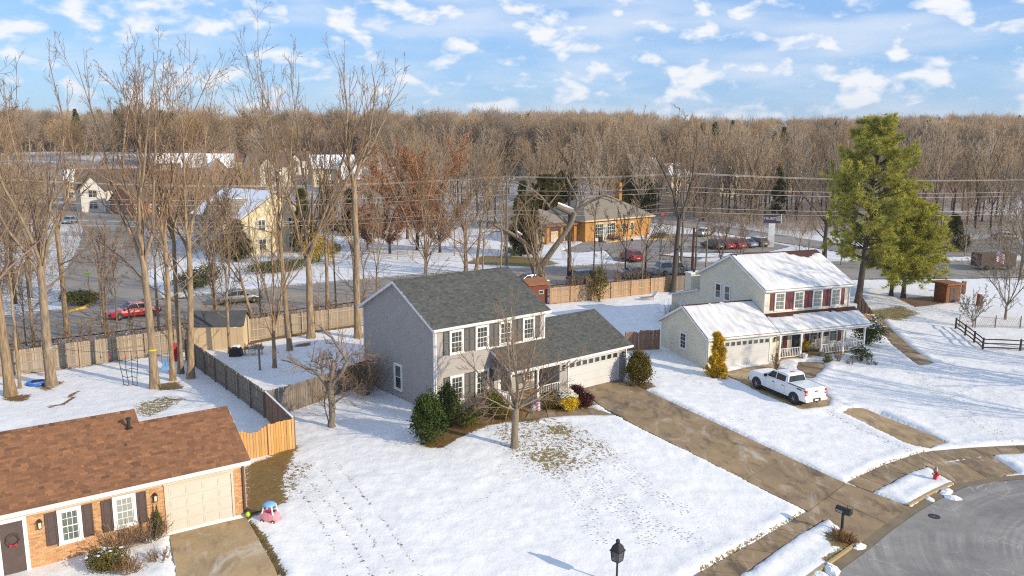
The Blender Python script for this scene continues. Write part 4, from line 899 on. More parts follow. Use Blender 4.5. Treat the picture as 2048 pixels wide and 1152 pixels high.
m = MB(); m.box(.26, 3.04, 11.3, 12.4, z2(4.562), z2(4.62)); m.build('snow_cap', 'snow_clean', ch); MB().lathe([(.12, 0), (.12, .3), (.18, .3), (.18, .36)], 10, (.9, 11.8, z2(4.6))).build('flue', 'dark_metal', ch)

# ------------------------------------------------------------------ the brick ranch house
B3 = .2
H3 = thing('house', 'orange brick ranch house with brown shingle roof and cream garage door', 'house', (-11.676, 34.198, B3), .6214)
def z3(z): return z - B3
S3 = 1.63 / 3.15
W3F = frame((-14.0, .4), 0); off3 = 14.0
m = MB(); m.prism([(.402, -.4), (.402, 2.62), (3.15, z3(4.53) - .13), (5.9, 2.62), (5.9, -.4)], -14, -.152, 'x'); m.prism([(.41, 2.6), (3.9, z3(4.92) - .14), (7.4, 2.6), (7.4, -.4), (5.8, -.4)], -14, -3.95, 'x'); m.build('wall', 'mortar', H3)
def bricks(h, M, u0, u1, z0, z1, holes, seed, name='brick', matn='brick', bw=.2, bh=.068, j=.011):
    m = MB(M); rng = random.Random(seed); r = 0; z = z0
    while z < z1 - .02:
        zt = min(z + bh - j, z1); u = u0 - (bw / 2 if r % 2 else 0)
        while u < u1:
            a, b = max(u, u0), min(u + bw - j, u1); u += bw
            segs = [(a, b)]
            for (h0, h1, q0, q1) in holes:
                if zt > q0 and z < q1:
                    ns = []
                    for s0, s1 in segs:
                        if s1 <= h0 or s0 >= h1: ns.append((s0, s1)); continue
                        if s0 < h0: ns.append((s0, h0))
                        if s1 > h1: ns.append((h1, s1))
                    segs = ns
            for s0, s1 in segs:
                if s1 - s0 < .02: continue
                m.ct = min(1, max(0, rng.gauss(.5, .25))); d = .012 + rng.uniform(-.002, .002)
                m.add([(s0, -d, z), (s1, -d, z), (s1, -d, zt), (s0, -d, zt), (s0, 0, z), (s1, 0, z), (s1, 0, zt), (s0, 0, zt)], [(0, 1, 2, 3), (0, 4, 5, 1), (1, 5, 6, 2), (2, 6, 7, 3), (3, 7, 4, 0)])
        z += bh; r += 1
    o = m.build(name, matn, h, tone=True); o['kind'] = 'stuff'; return o
holes = [(14 - 3.62, 14 - .66, -.1, 2.5), (14 - 7.63, 14 - 6.78, .8, 2.2), (14 - 5.62, 14 - 4.74, .85, 2.25), (14 - 9.7, 14 - 8.7, 0, 2.2)]
bricks(H3, W3F, 0.02, 13.84, -.05, 2.28, holes, 2); bricks(H3, frame((-.15, .4), math.pi / 2), 0, 5.5, -.05, 2.6, [], 3)
# two ridges: the garage end is lower than the rest
gable_roof(H3, -3.9, 0, 0, 6.3, z3(2.9), z3(4.53), 'shingle_brown', name='garage_roof', seed=21, fascia='trim_white')
gable_roof(H3, -14.3, -3.905, 0, 7.8, z3(2.9), z3(4.92), 'shingle_brown', seed=22, fascia='trim_white')
m = MB(); m.box(-14.2, -.05, .34, .4, 2.3, 2.5); m.build('frieze_board', 'trim_cream', H3)
m = MB(); m.lathe([(.07, 0), (.07, .38)], 10, (-4.35, 2.9, z3(4.45))); m.lathe([(.16, 0), (.16, .03)], 12, (-4.35, 2.9, z3(4.42))); m.lathe([(.11, .38), (.11, .45), (.02, .5)], 10, (-4.35, 2.9, z3(4.45))); m.build('roof_vent', 'dark_metal', H3)
garage_door(H3, W3F, off3 - 3.5, off3 - .78, .02, 2.12, 'garage_cream', 4, 4, 0, 'trim_cream')
m = MB(W3F); m.box(off3 - 3.62, off3 - .66, -.055, 0, 2.23, 2.46); m.build('garage_header', 'trim_cream', H3)
window(H3, W3F, off3 - 7.64, off3 - 6.77, z3(.95), z3(2.44), (3, 2), 'glass_curtain', .12); window(H3, W3F, off3 - 5.63, off3 - 4.73, z3(1.03), z3(2.46), (3, 2), 'glass_blind', .12)
for a, b in ((8.06, 7.67), (6.75, 6.36), (6.04, 5.65), (4.71, 4.32)): shutter(H3, W3F, off3 - a, off3 - b, z3(1.02), z3(2.4), 'shutter_brown', False)
m = MB(W3F); m.box(off3 - 9.72, off3 - 9.6, -.06, 0, 0, 2.3); m.box(off3 - 8.82, off3 - 8.68, -.06, 0, 0, 2.3); m.box(off3 - 9.6, off3 - 8.82, -.06, 0, 2.17, 2.3); d_ = m.build('front_door', 'trim_white', H3)
MB(W3F).box(off3 - 9.6, off3 - 8.82, -.045, -.004, .02, 2.17).build('door_leaf', 'shutter_brown', d_)
lantern(H3, W3F, off3 - 8.25, z3(2.02)); lantern(H3, W3F, off3 - 3.98, z3(2.02)); downspout(H3, W3F, off3 - .25, 0, 2.4, 'shutter_brown')
# ------------------------------------------------------------------ plants
mat('bark', (.44, .315, .185), .95, (.17, .12, .078), 2.4, .9, 10, stretch=(3, 3, .55), rnd=.12, contrast=1.4, detail=6)
mat('bark_grey', (.30, .245, .185), .95, (.14, .112, .085), 3.0, .5, 14, stretch=(3, 3, .6), rnd=.12)
mat('bark_dark', (.11, .085, .065), .95, (.055, .042, .035), 3.0, .5, 14, stretch=(3, 3, .6), rnd=.1)
mat('twig', (.32, .21, .125), .95, (.20, .13, .08), 1.0, rnd=.12)
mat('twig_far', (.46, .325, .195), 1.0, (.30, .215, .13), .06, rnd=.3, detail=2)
mat('twig_grey', (.20, .17, .135), .95, (.13, .11, .085), 1.0, rnd=.1)
mat('pine_needle', (.56, .50, .085), .8, (.27, .29, .055), 1.2, rnd=.05, contrast=1.6, spec=.1)
mat('cedar_leaf', (.13, .135, .04), .85, (.065, .075, .026), 1.2, rnd=.12, spec=.1)
mat('holly_leaf', (.075, .105, .022), .7, (.032, .052, .015), 2.5, spec=.12, contrast=1.6)
mat('boxwood_leaf', (.13, .14, .025), .7, (.07, .08, .02), 2.5, spec=.1)
mat('olive_leaf', (.17, .135, .025), .7, (.08, .07, .02), 2.5, spec=.1)
mat('gold_leaf', (.82, .55, .03), .7, (.5, .36, .03), 2.0, spec=.1)
mat('gold_conifer', (.80, .50, .04), .75, (.42, .29, .03), 2.4, contrast=1.6, spec=.1)
mat('maroon_leaf', (.10, .028, .026), .7, (.05, .018, .016), 3, spec=.1)
mat('dry_leaf', (.44, .19, .08), .9, (.28, .12, .055), 1.5, rnd=.1)
mat('dry_stem', (.30, .16, .06), .9, (.20, .11, .05), 2.0)
mat('fresh_snow', (.86, .88, .90), .6, (.8, .82, .85), 3)

def norm(v): return v / np.maximum(np.linalg.norm(v, axis=-1, keepdims=True), 1e-9)
def tubes(poly, rad, sides):
    """poly (n, K, 3), rad (n, K) -> verts, quads"""
    n, K, _ = poly.shape; T = norm(np.gradient(poly, axis=1)) if K > 2 else np.repeat(norm(poly[:, 1:] - poly[:, :1]), 2, axis=1)
    mean = norm(poly[:, -1] - poly[:, 0]); ref = np.where(np.abs(mean[:, 2:3]) > .75, np.array([[1., 0, 0]]), np.array([[0., 0, 1.]]))[:, None, :]
    A = norm(np.cross(T, np.broadcast_to(ref, T.shape))); B = np.cross(T, A)
    ang = np.arange(sides) * 2 * np.pi / sides
    V = poly[:, :, None, :] + rad[:, :, None, None] * (A[:, :, None, :] * np.cos(ang)[None, None, :, None] + B[:, :, None, :] * np.sin(ang)[None, None, :, None])
    base = (np.arange(n) * K * sides)[:, None, None] + (np.arange(K - 1) * sides)[None, :, None]; j = np.arange(sides)[None, None, :]; j2 = (j + 1) % sides
    Q = np.stack([base + j, base + j2, base + sides + j2, base + sides + j], -1).reshape(-1, 4)
    return V.reshape(-1, 3), Q
def grow_from(rng, P0, D0, L, r0, r1, K, wob, trop, sag=0.0):
    n = len(P0); poly = np.zeros((n, K, 3)); poly[:, 0] = P0; d = norm(D0); st = (L / (K - 1))[:, None]
    for k in range(1, K):
        d = norm(d + rng.normal(0, wob, (n, 3)) + np.array([0, 0, trop - sag * k / K])); poly[:, k] = poly[:, k - 1] + d * st
    t = np.linspace(0, 1, K)[None]; rad = r0[:, None] * (1 - t) + r1[:, None] * t
    return poly, rad
def spawn(rng, poly, rad, per, t0, t1, ang, asd, ratio, rr, K, wob, trop, rmin, lens=None, sag=0.0, taper=.35):
    """children of every branch of a level"""
    n, KK, _ = poly.shape; N = n * per; par = np.repeat(np.arange(n), per)
    t = t0 + (t1 - t0) * ((np.tile(np.arange(per), n) + rng.random(N)) / per); f = t * (KK - 1); i = np.minimum(f.astype(int), KK - 2); w = (f - i)[:, None]
    p = poly[par, i] * (1 - w) + poly[par, i + 1] * w; T = norm(poly[par, i + 1] - poly[par, i]); r = rad[par, i] * (1 - w[:, 0]) + rad[par, i + 1] * w[:, 0]
    ref = rng.normal(0, 1, (N, 3)); A = norm(np.cross(T, ref)); a = np.clip(rng.normal(ang, asd, N), .15, 1.6)[:, None]
    d = T * np.cos(a) + A * np.sin(a)
    plen = np.linalg.norm(np.diff(poly, axis=1), axis=2).sum(1)[par] if lens is None else lens[par]
    L = plen * ratio * (1.15 - .65 * t) * rng.uniform(.65, 1.25, N); r0 = np.maximum(np.minimum(r * rr, r * .9), rmin)
    return grow_from(rng, p, d, L, r0, np.maximum(r0 * taper, rmin * .8), K, wob, trop, sag)
def join(parts):
    V = []; Q = []; o = 0
    for v, q in parts: V.append(v); Q.append(q + o); o += len(v)
    return np.concatenate(V), np.concatenate(Q)
def bare_tree_meshes(seed, h, r, fork=.4, leaders=3, spread=.3, rmin=.012, dens=1.0, lean=(0, 0), low=4, low0=.45, spec=(8, 5, 5, 3), trop=.05, bark='bark', twig='twig', flare=1.5, wob=.1, lspread=None):
    rng = np.random.default_rng(seed)
    # trunk
    K = 12; t = np.linspace(0, 1, K); hf = h * fork
    px_ = np.cumsum(rng.normal(0, .012 * hf / 4, K)) * (t ** .5); py_ = np.cumsum(rng.normal(0, .012 * hf / 4, K)) * (t ** .5)
    tr = np.stack([px_ + lean[0] * t * hf, py_ + lean[1] * t * hf, t * hf - .25], 1)[None]
    rd_ = (r * (1 - .36 * t)); rd_[0] *= flare; rd_[1] *= 1 + (flare - 1) * .25; trr = rd_[None]
    # leaders
    n = leaders; az = rng.random() * 6.28 + np.arange(n) * 6.28 / n + rng.normal(0, .35, n); sp = spread * rng.uniform(.5, 1.35, n)
    if n == 1: sp = sp * .2
    D = np.stack([np.cos(az) * np.sin(sp) + lean[0] * .6, np.sin(az) * np.sin(sp) + lean[1] * .6, np.cos(sp)], 1)
    st = np.repeat(tr[:, -1], n, 0) - np.array([[0, 0, 1.]]) * (rng.random((n, 1)) * .18 * hf) * (np.arange(n)[:, None] > 0)
    Ll = (h - hf) * rng.uniform(.78, 1.04, n); r0 = r * .72 * (.56 if n > 1 else 1.0) * rng.uniform(.75, 1.15, n)
    lp, lr = grow_from(rng, st, D, Ll, r0, np.full(n, max(rmin, r * .05)), 11, wob, trop)
    lv = [(lp, lr)]
    s1 = max(3, int(round(spec[0] * dens)))
    b1, q1 = spawn(rng, lp, lr, s1, .04, .95, .44, .15, .46, .46, 8, .08, trop * 1.6, rmin)
    bs = [(b1, q1)]
    if low:
        b0, q0 = spawn(rng, tr, trr, low, low0, .97, .95, .2, .34, .32, 7, .1, .04, rmin, lens=np.full(1, h)); bs.append((b0, q0))
    tp = [tubes(tr, trr, 12), tubes(lp, lr, 7)]
    cr = []
    for b, q in bs: cr.append(tubes(b, q, 5))
    lvl2 = []
    for b, q in bs:
        b2, q2 = spawn(rng, b, q, spec[1], .15, .98, .55, .2, .36, .55, 5, .11, .06, rmin); lvl2.append((b2, q2)); cr.append(tubes(b2, q2, 4))
    if len(spec) > 2 and spec[2]:
        for b, q in lvl2:
            b3, q3 = spawn(rng, b, q, spec[2], .1, 1.0, .6, .22, .5, .6, 4, .13, .03, rmin * .8); cr.append(tubes(b3, q3, 3))
            if len(spec) > 3 and spec[3]:
                b4, q4 = spawn(rng, b3, q3, spec[3], .15, 1.0, .6, .25, .5, .7, 3, .13, .03, rmin * .65); cr.append(tubes(b4, q4, 3))
    v, q = join(tp); v2, q2 = join(cr)
    return fastmesh('trunk', v, q, None, (bark,), True), fastmesh('crown', v2, q2, None, (twig,), True)
def bare_tree(name, label, loc, seed, h, r, group=None, rz=0.0, **k):
    e = thing(name, label, 'tree', loc, rz, group); a, b = bare_tree_meshes(seed, h, r, **k); link('trunk', a, e); link('crown', b, e); return e
def leaf_cloud(rng, C, size, Nrm=None, ratio=.5, jit=1.0):
    """one quad leaf at every point of C"""
    n = len(C); d = norm(rng.normal(0, 1, (n, 3)) * jit + (Nrm if Nrm is not None else 0)); u = norm(np.cross(d, rng.normal(0, 1, (n, 3)))); w = np.cross(d, u)
    s = size * rng.uniform(.6, 1.4, (n, 1)); a, b = u * s, w * s * ratio
    V = np.stack([C - a, C + b * .9, C + a, C - b * .9], 1).reshape(-1, 3); Q = np.arange(4 * n).reshape(-1, 4); return V, Q
def shrub(name, label, loc, seed, rx, ry, h, leaf, n=1400, size=.055, shape='egg', cat='shrub', group=None, snow=0, stem='bark_dark', lumps=26, parent=None, dens_in=.35):
    """leafy evergreen shrub: clumps of leaves spread through the volume, uneven outline, stems inside"""
    rng = np.random.default_rng(seed); e = thing(name, label, cat, loc, rng.random() * 6.28, group)
    lc = norm(rng.normal(0, 1, (lumps, 3)) + np.array([0, 0, .1])); lc *= rng.uniform(.55, .92, (lumps, 1))
    pts = lc[rng.integers(0, lumps, n)] + rng.normal(0, .17, (n, 3)); k = rng.random(n) < dens_in; pts[k] = norm(rng.normal(0, 1, (k.sum(), 3))) * (rng.random((k.sum(), 1)) ** .4) * .9
    zc = pts[:, 2]
    if shape == 'egg': prof = np.clip(1.06 - .32 * zc - .1 * zc ** 2, .3, 1.3)
    elif shape == 'cone': prof = np.clip(.62 - .56 * zc, .05, 1.3)
    else: prof = np.ones(n)
    N = norm(pts * np.array([1, 1, .6]) + 1e-6)
    P_ = np.stack([pts[:, 0] * rx * prof, pts[:, 1] * ry * prof, h * .5 + zc * h * .5], 1); P_[:, 2] = np.maximum(P_[:, 2], .04)
    v, q = leaf_cloud(rng, P_, size, N * .8); link('foliage', fastmesh('foliage', v, q, None, (leaf,)), e)
    m = MB()
    for i in range(7):
        a = rng.random() * 6.28; b = rng.uniform(.15, .6); m.tube([(0.05 * math.cos(a), .05 * math.sin(a), -.1), (rx * b * .5 * math.cos(a), ry * b * .5 * math.sin(a), h * .35), (rx * b * math.cos(a), ry * b * math.sin(a), h * .75)], [.035, .025, .01], 5)
    link('stem', m.mesh('stem', stem), e)
    if snow:
        tp = P_[(zc > .35) & (rng.random(n) < .5)][:snow]; tp = tp + np.array([0, 0, .05]); v, q = leaf_cloud(rng, tp, size * 1.9, np.array([[0, 0, 3.]]), .8, .5); link('snow_patch', fastmesh('snow_patch', v, q, None, ('fresh_snow',)), e)['kind'] = 'stuff'
    return e
def twig_shrub(name, label, loc, seed, w, h, n=30, matn='twig', cat='shrub', group=None, per=(6, 4), r=.014, snow=False):
    rng = np.random.default_rng(seed); e = thing(name, label, cat, loc, 0, group); az = rng.random(n) * 6.28; sp = rng.uniform(.1, 1.0, n) * min(1.1, w / h)
    D = np.stack([np.cos(az) * np.sin(sp), np.sin(az) * np.sin(sp), np.cos(sp)], 1); P0 = np.stack([np.cos(az) * w * .12, np.sin(az) * w * .12, np.full(n, -.05)], 1)
    a, ra = grow_from(rng, P0, D, h * rng.uniform(.6, 1.1, n), np.full(n, r * 1.6), np.full(n, r * .7), 5, .1, .03); b, rb = spawn(rng, a, ra, per[0], .2, 1, .6, .2, .45, .6, 4, .14, .04, r * .6); parts = [tubes(a, ra, 4), tubes(b, rb, 3)]
    if per[1]: c, rc = spawn(rng, b, rb, per[1], .2, 1, .6, .2, .5, .7, 3, .14, .03, r * .5); parts.append(tubes(c, rc, 3))
    v, q = join(parts[:1]); link('stem', fastmesh('stem', v, q, None, (matn,)), e); v, q = join(parts[1:]); link('twig', fastmesh('twig', v, q, None, (matn,)), e); return e
def needle_clumps(rng, C, D, n, size, wid):
    """tufts of needles: n thin blades fanning out from every centre"""
    N = len(C) * n; c = np.repeat(C, n, 0); d = norm(np.repeat(D, n, 0) * 1.1 + rng.normal(0, .75, (N, 3)) + np.array([0, 0, .2])); s = np.cross(d, rng.normal(0, 1, (N, 3))); s = norm(s) * wid; L = size * rng.uniform(.6, 1.3, (N, 1))
    V = np.stack([c - s, c + s, c + d * L], 1).reshape(-1, 3); return V, np.arange(3 * N).reshape(-1, 3)

# ---- tall bare trees in the left-hand yards, surveyed one by one
def rooted(px, py): p = at(px, py); return (p.x, p.y, p.z)
HERO = [ # base pixel, height, radius, options, label
 ((22, 792), 23.0, .36, dict(fork=.55, leaders=4, spread=.28, lean=(-.03, 0), low=3), 'thick pale trunk of the bare tree nearest the left edge of the yard'),
 ((104, 772), 24.3, .38, dict(fork=.36, leaders=5, spread=.26, low=2, low0=.7), 'tall bare tree with flared base beside the blue plastic pool'),
 ((40, 778), 13.0, .12, dict(fork=.6, leaders=3, spread=.2, low=3), 'slim young bare tree just behind the leftmost thick trunk'),
 ((310, 777), 25.0, .33, dict(fork=.42, leaders=6, spread=.24, low=3, low0=.6), 'tall bare tree beside the black rope climbing net'),
 ((346, 762), 24.0, .21, dict(fork=.45, leaders=4, spread=.22, low=3), 'slender bare tree between two thicker trunks near the blue swing'),
 ((362, 748), 23.0, .22, dict(fork=.5, leaders=4, spread=.2, low=3), 'straight bare tree just behind the fence end of the play yard'),
 ((381, 757), 23.5, .28, dict(fork=.45, leaders=4, spread=.22, lean=(.05, .01), low=4), 'bare tree leaning right beside the weathered dividing fence'),
 ((460, 708), 15.5, .15, dict(fork=.35, leaders=4, spread=.4, low=3), 'thin bare tree growing in front of the tan shed'),
 ((549, 737), 17.5, .20, dict(fork=.22, leaders=5, spread=.33, low=2), 'bare tree forking low into thin stems behind the wooden bird feeder'),
 ((580, 702), 26.2, .24, dict(fork=.42, leaders=4, spread=.24, lean=(-.05, 0), low=3), 'tall bare tree leaning left in the snowy yard beside a leaf patch'),
 ((622, 677), 26.0, .40, dict(fork=.30, leaders=5, spread=.26, low=1, low0=.8), 'thick bare tree forking at a third of its height by the back fence'),
 ((717, 677), 25.6, .36, dict(fork=.55, leaders=4, spread=.34, low=4, low0=.5), 'tall single-trunk bare tree close to the grey house gable'),
]
for i, ((px, py), h_, r_, o_, lab) in enumerate(HERO):
    bare_tree('bare_tree', lab, rooted(px, py), 100 + i, h_ * .99, r_ * .88, group='tall bare trees in the left yards', rmin=.0125, spec=(8, 4, 3, 2), **o_)
# ---- trees along the road behind the back fence
ROADSIDE = [
 ((135, 672), 21, .24, dict(fork=.5, leaders=3), 'bare tree beyond the left yard fence near the yellow kerb'),
 ((8, 690), 20, .22, dict(fork=.4, leaders=3), 'bare tree beyond the fence at the left edge of the photo'),
 ((205, 655), 9, .08, dict(fork=.7, leaders=2, low=5), 'thin sapling beyond the fence in front of the side street'),
 ((235, 655), 8, .07, dict(fork=.7, leaders=2, low=5), 'thin sapling beyond the fence in front of the red car'),
 ((432, 640), 15, .16, dict(fork=.3, leaders=3, spread=.4), 'pair-stemmed bare tree behind the tan shed roof'),
 ((505, 635), 13, .17, dict(fork=.35, leaders=3, spread=.4, lean=(-.25, 0)), 'crooked bare tree bending left behind the back fence'),
 ((655, 622), 20, .19, dict(fork=.6, leaders=3, spread=.22), 'bare tree behind the fence just right of the forked trunk'),
 ((672, 615), 17, .10, dict(fork=.6, leaders=2, spread=.2), 'thin bare tree behind the fence left of the grey house'),
 ((852, 548), 20, .24, dict(fork=.12, leaders=6, spread=.5, low=0), 'many-stemmed bare tree rising behind the left part of the grey roof'),
 ((932, 545), 20, .28, dict(fork=.3, leaders=4, spread=.35), 'bare tree behind the middle of the grey roof ridge'),
 ((952, 540), 19, .22, dict(fork=.35, leaders=3, spread=.35, lean=(.1, 0)), 'bare tree leaning right behind the grey roof ridge'),
 ((1138, 568), 17.5, .24, dict(fork=.7, leaders=2, spread=.2), 'straight bare tree just right of the storm-broken tree'),
 ((1187, 560), 11, .1, dict(fork=.7, leaders=2), 'thin bare tree behind the back fence in front of the bank'),
 ((1250, 555), 10, .12, dict(fork=.4, leaders=3, spread=.4), 'small bare tree behind the fence in front of the bank windows'),
 ((1290, 553), 9.5, .14, dict(fork=.45, leaders=3, spread=.5), 'small spreading bare tree in front of the bank corner'),
 ((1345, 586), 21, .34, dict(fork=.42, leaders=4, spread=.3, lean=(.06, 0)), 'tall grey bare tree rising from the corner of the back fence'),
 ((1440, 535), 9, .13, dict(fork=.2, leaders=4, spread=.45), 'small spreading bare tree behind the cream house roof'),
 ((1478, 532), 8, .10, dict(fork=.25, leaders=3, spread=.5), 'low bare tree just left of the cream house ridge'),
]
for i, ((px, py), h_, r_, o_, lab) in enumerate(ROADSIDE):
    o2 = dict(spread=.28, low=3); o2.update(o_)
    bare_tree('bare_tree', lab, rooted(px, py), 200 + i, h_, r_, group='bare trees along the road behind the houses', rmin=.022, spec=(7, 4, 4, 3), bark='bark_dark' if px > 1100 else 'bark', **o2)

# ---- fine young trees that screen the road
THIN = []
for i in range(5): THIN.append(bare_tree_meshes(250 + i, 12, .11, fork=(.35, .5, .3, .4, .55)[i], leaders=(3, 2, 3, 3, 2)[i], spread=(.3, .25, .36, .32, .26)[i], rmin=.015, spec=(7, 4, 3, 0), low=6, low0=.3, bark='bark', twig='twig', wob=.09))
rng = np.random.default_rng(41)
for (A_, B_, n_, wd, lab, grp) in (((-47, 61), (-12, 82), 15, 2.2, 'thin bare young tree in the brush between the left fence and the road', 'thin trees between left fence and road'), ((-10, 83), (24, 101), 13, 1.8, 'thin bare young tree in the brush behind the grey house fence', 'thin trees behind the grey house fence'), ((-40, 103), (0, 121), 12, 2.5, 'thin bare young tree on the snowy lawn beyond the road', 'thin trees beyond the road'), ((18, 107), (60, 117), 9, 1.5, 'thin bare young tree between the road and the bank lot', 'thin trees before the bank lot'), ((62, 122), (118, 130), 20, 3, 'thin bare young tree beyond the road right of the white pine', 'thin trees right of the pine'), ((-78, 92), (-52, 84), 12, 5, 'thin bare young tree at the corner of the side street', 'thin trees at the street corner')):
    for k in range(n_):
        t = (k + rng.random()) / n_; x = A_[0] + (B_[0] - A_[0]) * t + rng.normal(0, wd * .6); y = A_[1] + (B_[1] - A_[1]) * t + rng.normal(0, wd * .6); i = int(rng.integers(0, 5)); s_ = float(rng.uniform(.5, 1.25))
        e = thing('young_tree', lab, 'tree', (x, y, gz(x, y) - .05), float(rng.random() * 6.28), grp); e.scale = (s_, s_, s_); link('trunk', THIN[i][0], e); link('crown', THIN[i][1], e)
# ---- trees with a look of their own
def limb_tree():
    """old storm-broken tree with thick bent limbs and sawn stubs, snow lying on the limbs"""
    p = rooted(1088, 572); e = thing('broken_tree', 'old bare tree with thick bent limbs, sawn stubs and snow on its bark', 'tree', p)
    def S(px, py, dy=0): # picture plane at the tree's own distance
        d = ray(px, py); t = (p[1] + dy) / d[1]; return np.array([d[0] * t - p[0], dy, CAM_H + d[2] * t - p[2]])
    L_ = [([(1090, 575), (1084, 552), (1080, 535)], (.62, .5, .46)), ([(1080, 535), (1070, 505), (1048, 485), (1020, 465), (992, 452), (972, 440)], (.4, .34, .28, .22, .16, .08)),
          ([(1080, 540), (1098, 510), (1122, 478), (1142, 450), (1150, 425)], (.42, .36, .32, .28, .26)), ([(1150, 425), (1175, 405), (1205, 392), (1240, 378), (1265, 355)], (.22, .18, .14, .1, .04)),
          ([(1150, 425), (1158, 400), (1140, 370), (1128, 345), (1150, 310), (1170, 285)], (.18, .15, .12, .1, .07, .03)), ([(1142, 452), (1118, 432), (1096, 410), (1078, 388), (1050, 372), (1028, 362)], (.2, .17, .14, .11, .08, .03)),
          ([(1070, 505), (1074, 480), (1070, 462), (1088, 448), (1094, 432)], (.2, .17, .14, .1, .08)), ([(1035, 475), (1030, 450), (1038, 420), (1058, 400), (1075, 388)], (.15, .13, .1, .07, .03)),
          ([(1048, 488), (1060, 520), (1072, 560), (1076, 578)], (.13, .16, .2, .24)), ([(1096, 412), (1112, 392), (1130, 368)], (.1, .07, .03)), ([(1205, 392), (1225, 395), (1250, 410)], (.08, .06, .03)), ([(1122, 478), (1130, 455), (1120, 445)], (.12, .1, .09))]
    parts = []; cr = []; rng = np.random.default_rng(5)
    for k, (pp, rr) in enumerate(L_):
        q = np.array([S(a, b, (0 if k == 0 else math.sin(k * 1.7) * .35 * i)) for i, (a, b) in enumerate(pp)])
        if k == 0: q[0][2] = -.2
        t = np.linspace(0, len(q) - 1, (len(q) - 1) * 4 + 1); qq = np.stack([np.interp(t, np.arange(len(q)), q[:, i]) for i in range(3)], 1); r_ = np.interp(t, np.arange(len(q)), rr)
        ker = np.array([.25, .5, .25])
        for _ in range(3):
            for i in range(3): c_ = np.convolve(qq[:, i], ker, 'same'); qq[1:-1, i] = c_[1:-1]
        parts.append(tubes(qq[None], r_[None], 9))
        if k in (1, 3, 4, 5, 7, 9, 10):
            b1, q1 = spawn(rng, qq[None], r_[None], 6, .4, 1, .7, .2, .3, .4, 6, .14, .06, .022); cr.append(tubes(b1, q1, 4)); b2, q2 = spawn(rng, b1, q1, 5, .2, 1, .6, .2, .45, .6, 4, .14, .04, .018); cr.append(tubes(b2, q2, 3)); b3, q3 = spawn(rng, b2, q2, 4, .2, 1, .6, .2, .5, .7, 3, .14, .03, .016); cr.append(tubes(b3, q3, 3))
    v, q = join(parts); link('trunk', fastmesh('trunk', v, q, None, ('bark_grey',), True), e); v, q = join(cr); link('crown', fastmesh('crown', v, q, None, ('twig',), True), e)
    m = MB(); a, b = S(1150, 428), S(1114, 412); m.tube([tuple(a), tuple(S(1140, 424)), tuple(b)], [.36, .38, .35], 10); link('sawn_stub', m.mesh('sawn_stub', 'bark_grey'), e)
    up = np.array([0, 0, .3]); sp_ = [([S(1147, 424) + up, S(1132, 418) + up, S(1116, 411) + up], [.1, .17, .1])] + [([S(*u) + up * .8, S(*w_) + up * .8], [.08, .13]) for u, w_ in (((1076, 500), (1078, 518)), ((1028, 462), (1044, 474)), ((1086, 538), (1094, 524)), ((1073, 470), (1076, 492)))]
    for pp, rr in sp_: link('snow_patch', MB().tube([tuple(v_) for v_ in pp], rr, 8).mesh('snow_patch', 'fresh_snow', True), e)
limb_tree()
# front-yard tree
e = thing('front_yard_tree', 'small bare tree spreading in front of the grey house porch', 'tree', rooted(1029, 895)); rng = np.random.default_rng(31)
hh = 2.35; tr = np.array([[(0, 0, -.2), (.01, 0, .15), (.0, .01, .8), (.03, 0, 1.5), (.05, .02, hh)]]); trr = np.array([[.33, .25, .20, .19, .21]])
n = 9; az = np.arange(n) * 2.4 + rng.normal(0, .2, n); sp = np.array([.12, .32, .45, .6, .7, .82, 1.0, 1.2, 1.4]); D = np.stack([np.cos(az) * np.sin(sp), np.sin(az) * np.sin(sp), np.cos(sp)], 1)
l1, r1 = grow_from(rng, np.repeat(tr[:, -1], n, 0) - np.array([0, 0, .25]) * rng.random((n, 1)), D, np.array([6.6, 6.3, 6.0, 5.8, 5.6, 5.4, 5.0, 4.6, 4.2]) * .92, np.linspace(.095, .06, n), np.full(n, .014), 10, .07, .035)
b1, q1 = spawn(rng, l1, r1, 9, .15, .97, .6, .18, .42, .5, 7, .1, .05, .010); b2, q2 = spawn(rng, b1, q1, 7, .15, 1, .6, .2, .45, .6, 5, .12, .04, .008); b3, q3 = spawn(rng, b2, q2, 5, .15, 1, .6, .2, .55, .7, 3, .12, .03, .0075)
v, q = join([tubes(tr, trr, 14), tubes(l1, r1, 7)]); link('trunk', fastmesh('trunk', v, q, None, ('bark_grey',), True), e); v, q = join([tubes(b1, q1, 4), tubes(b2, q2, 3), tubes(b3, q3, 3)]); link('crown', fastmesh('crown', v, q, None, ('twig',), True), e)
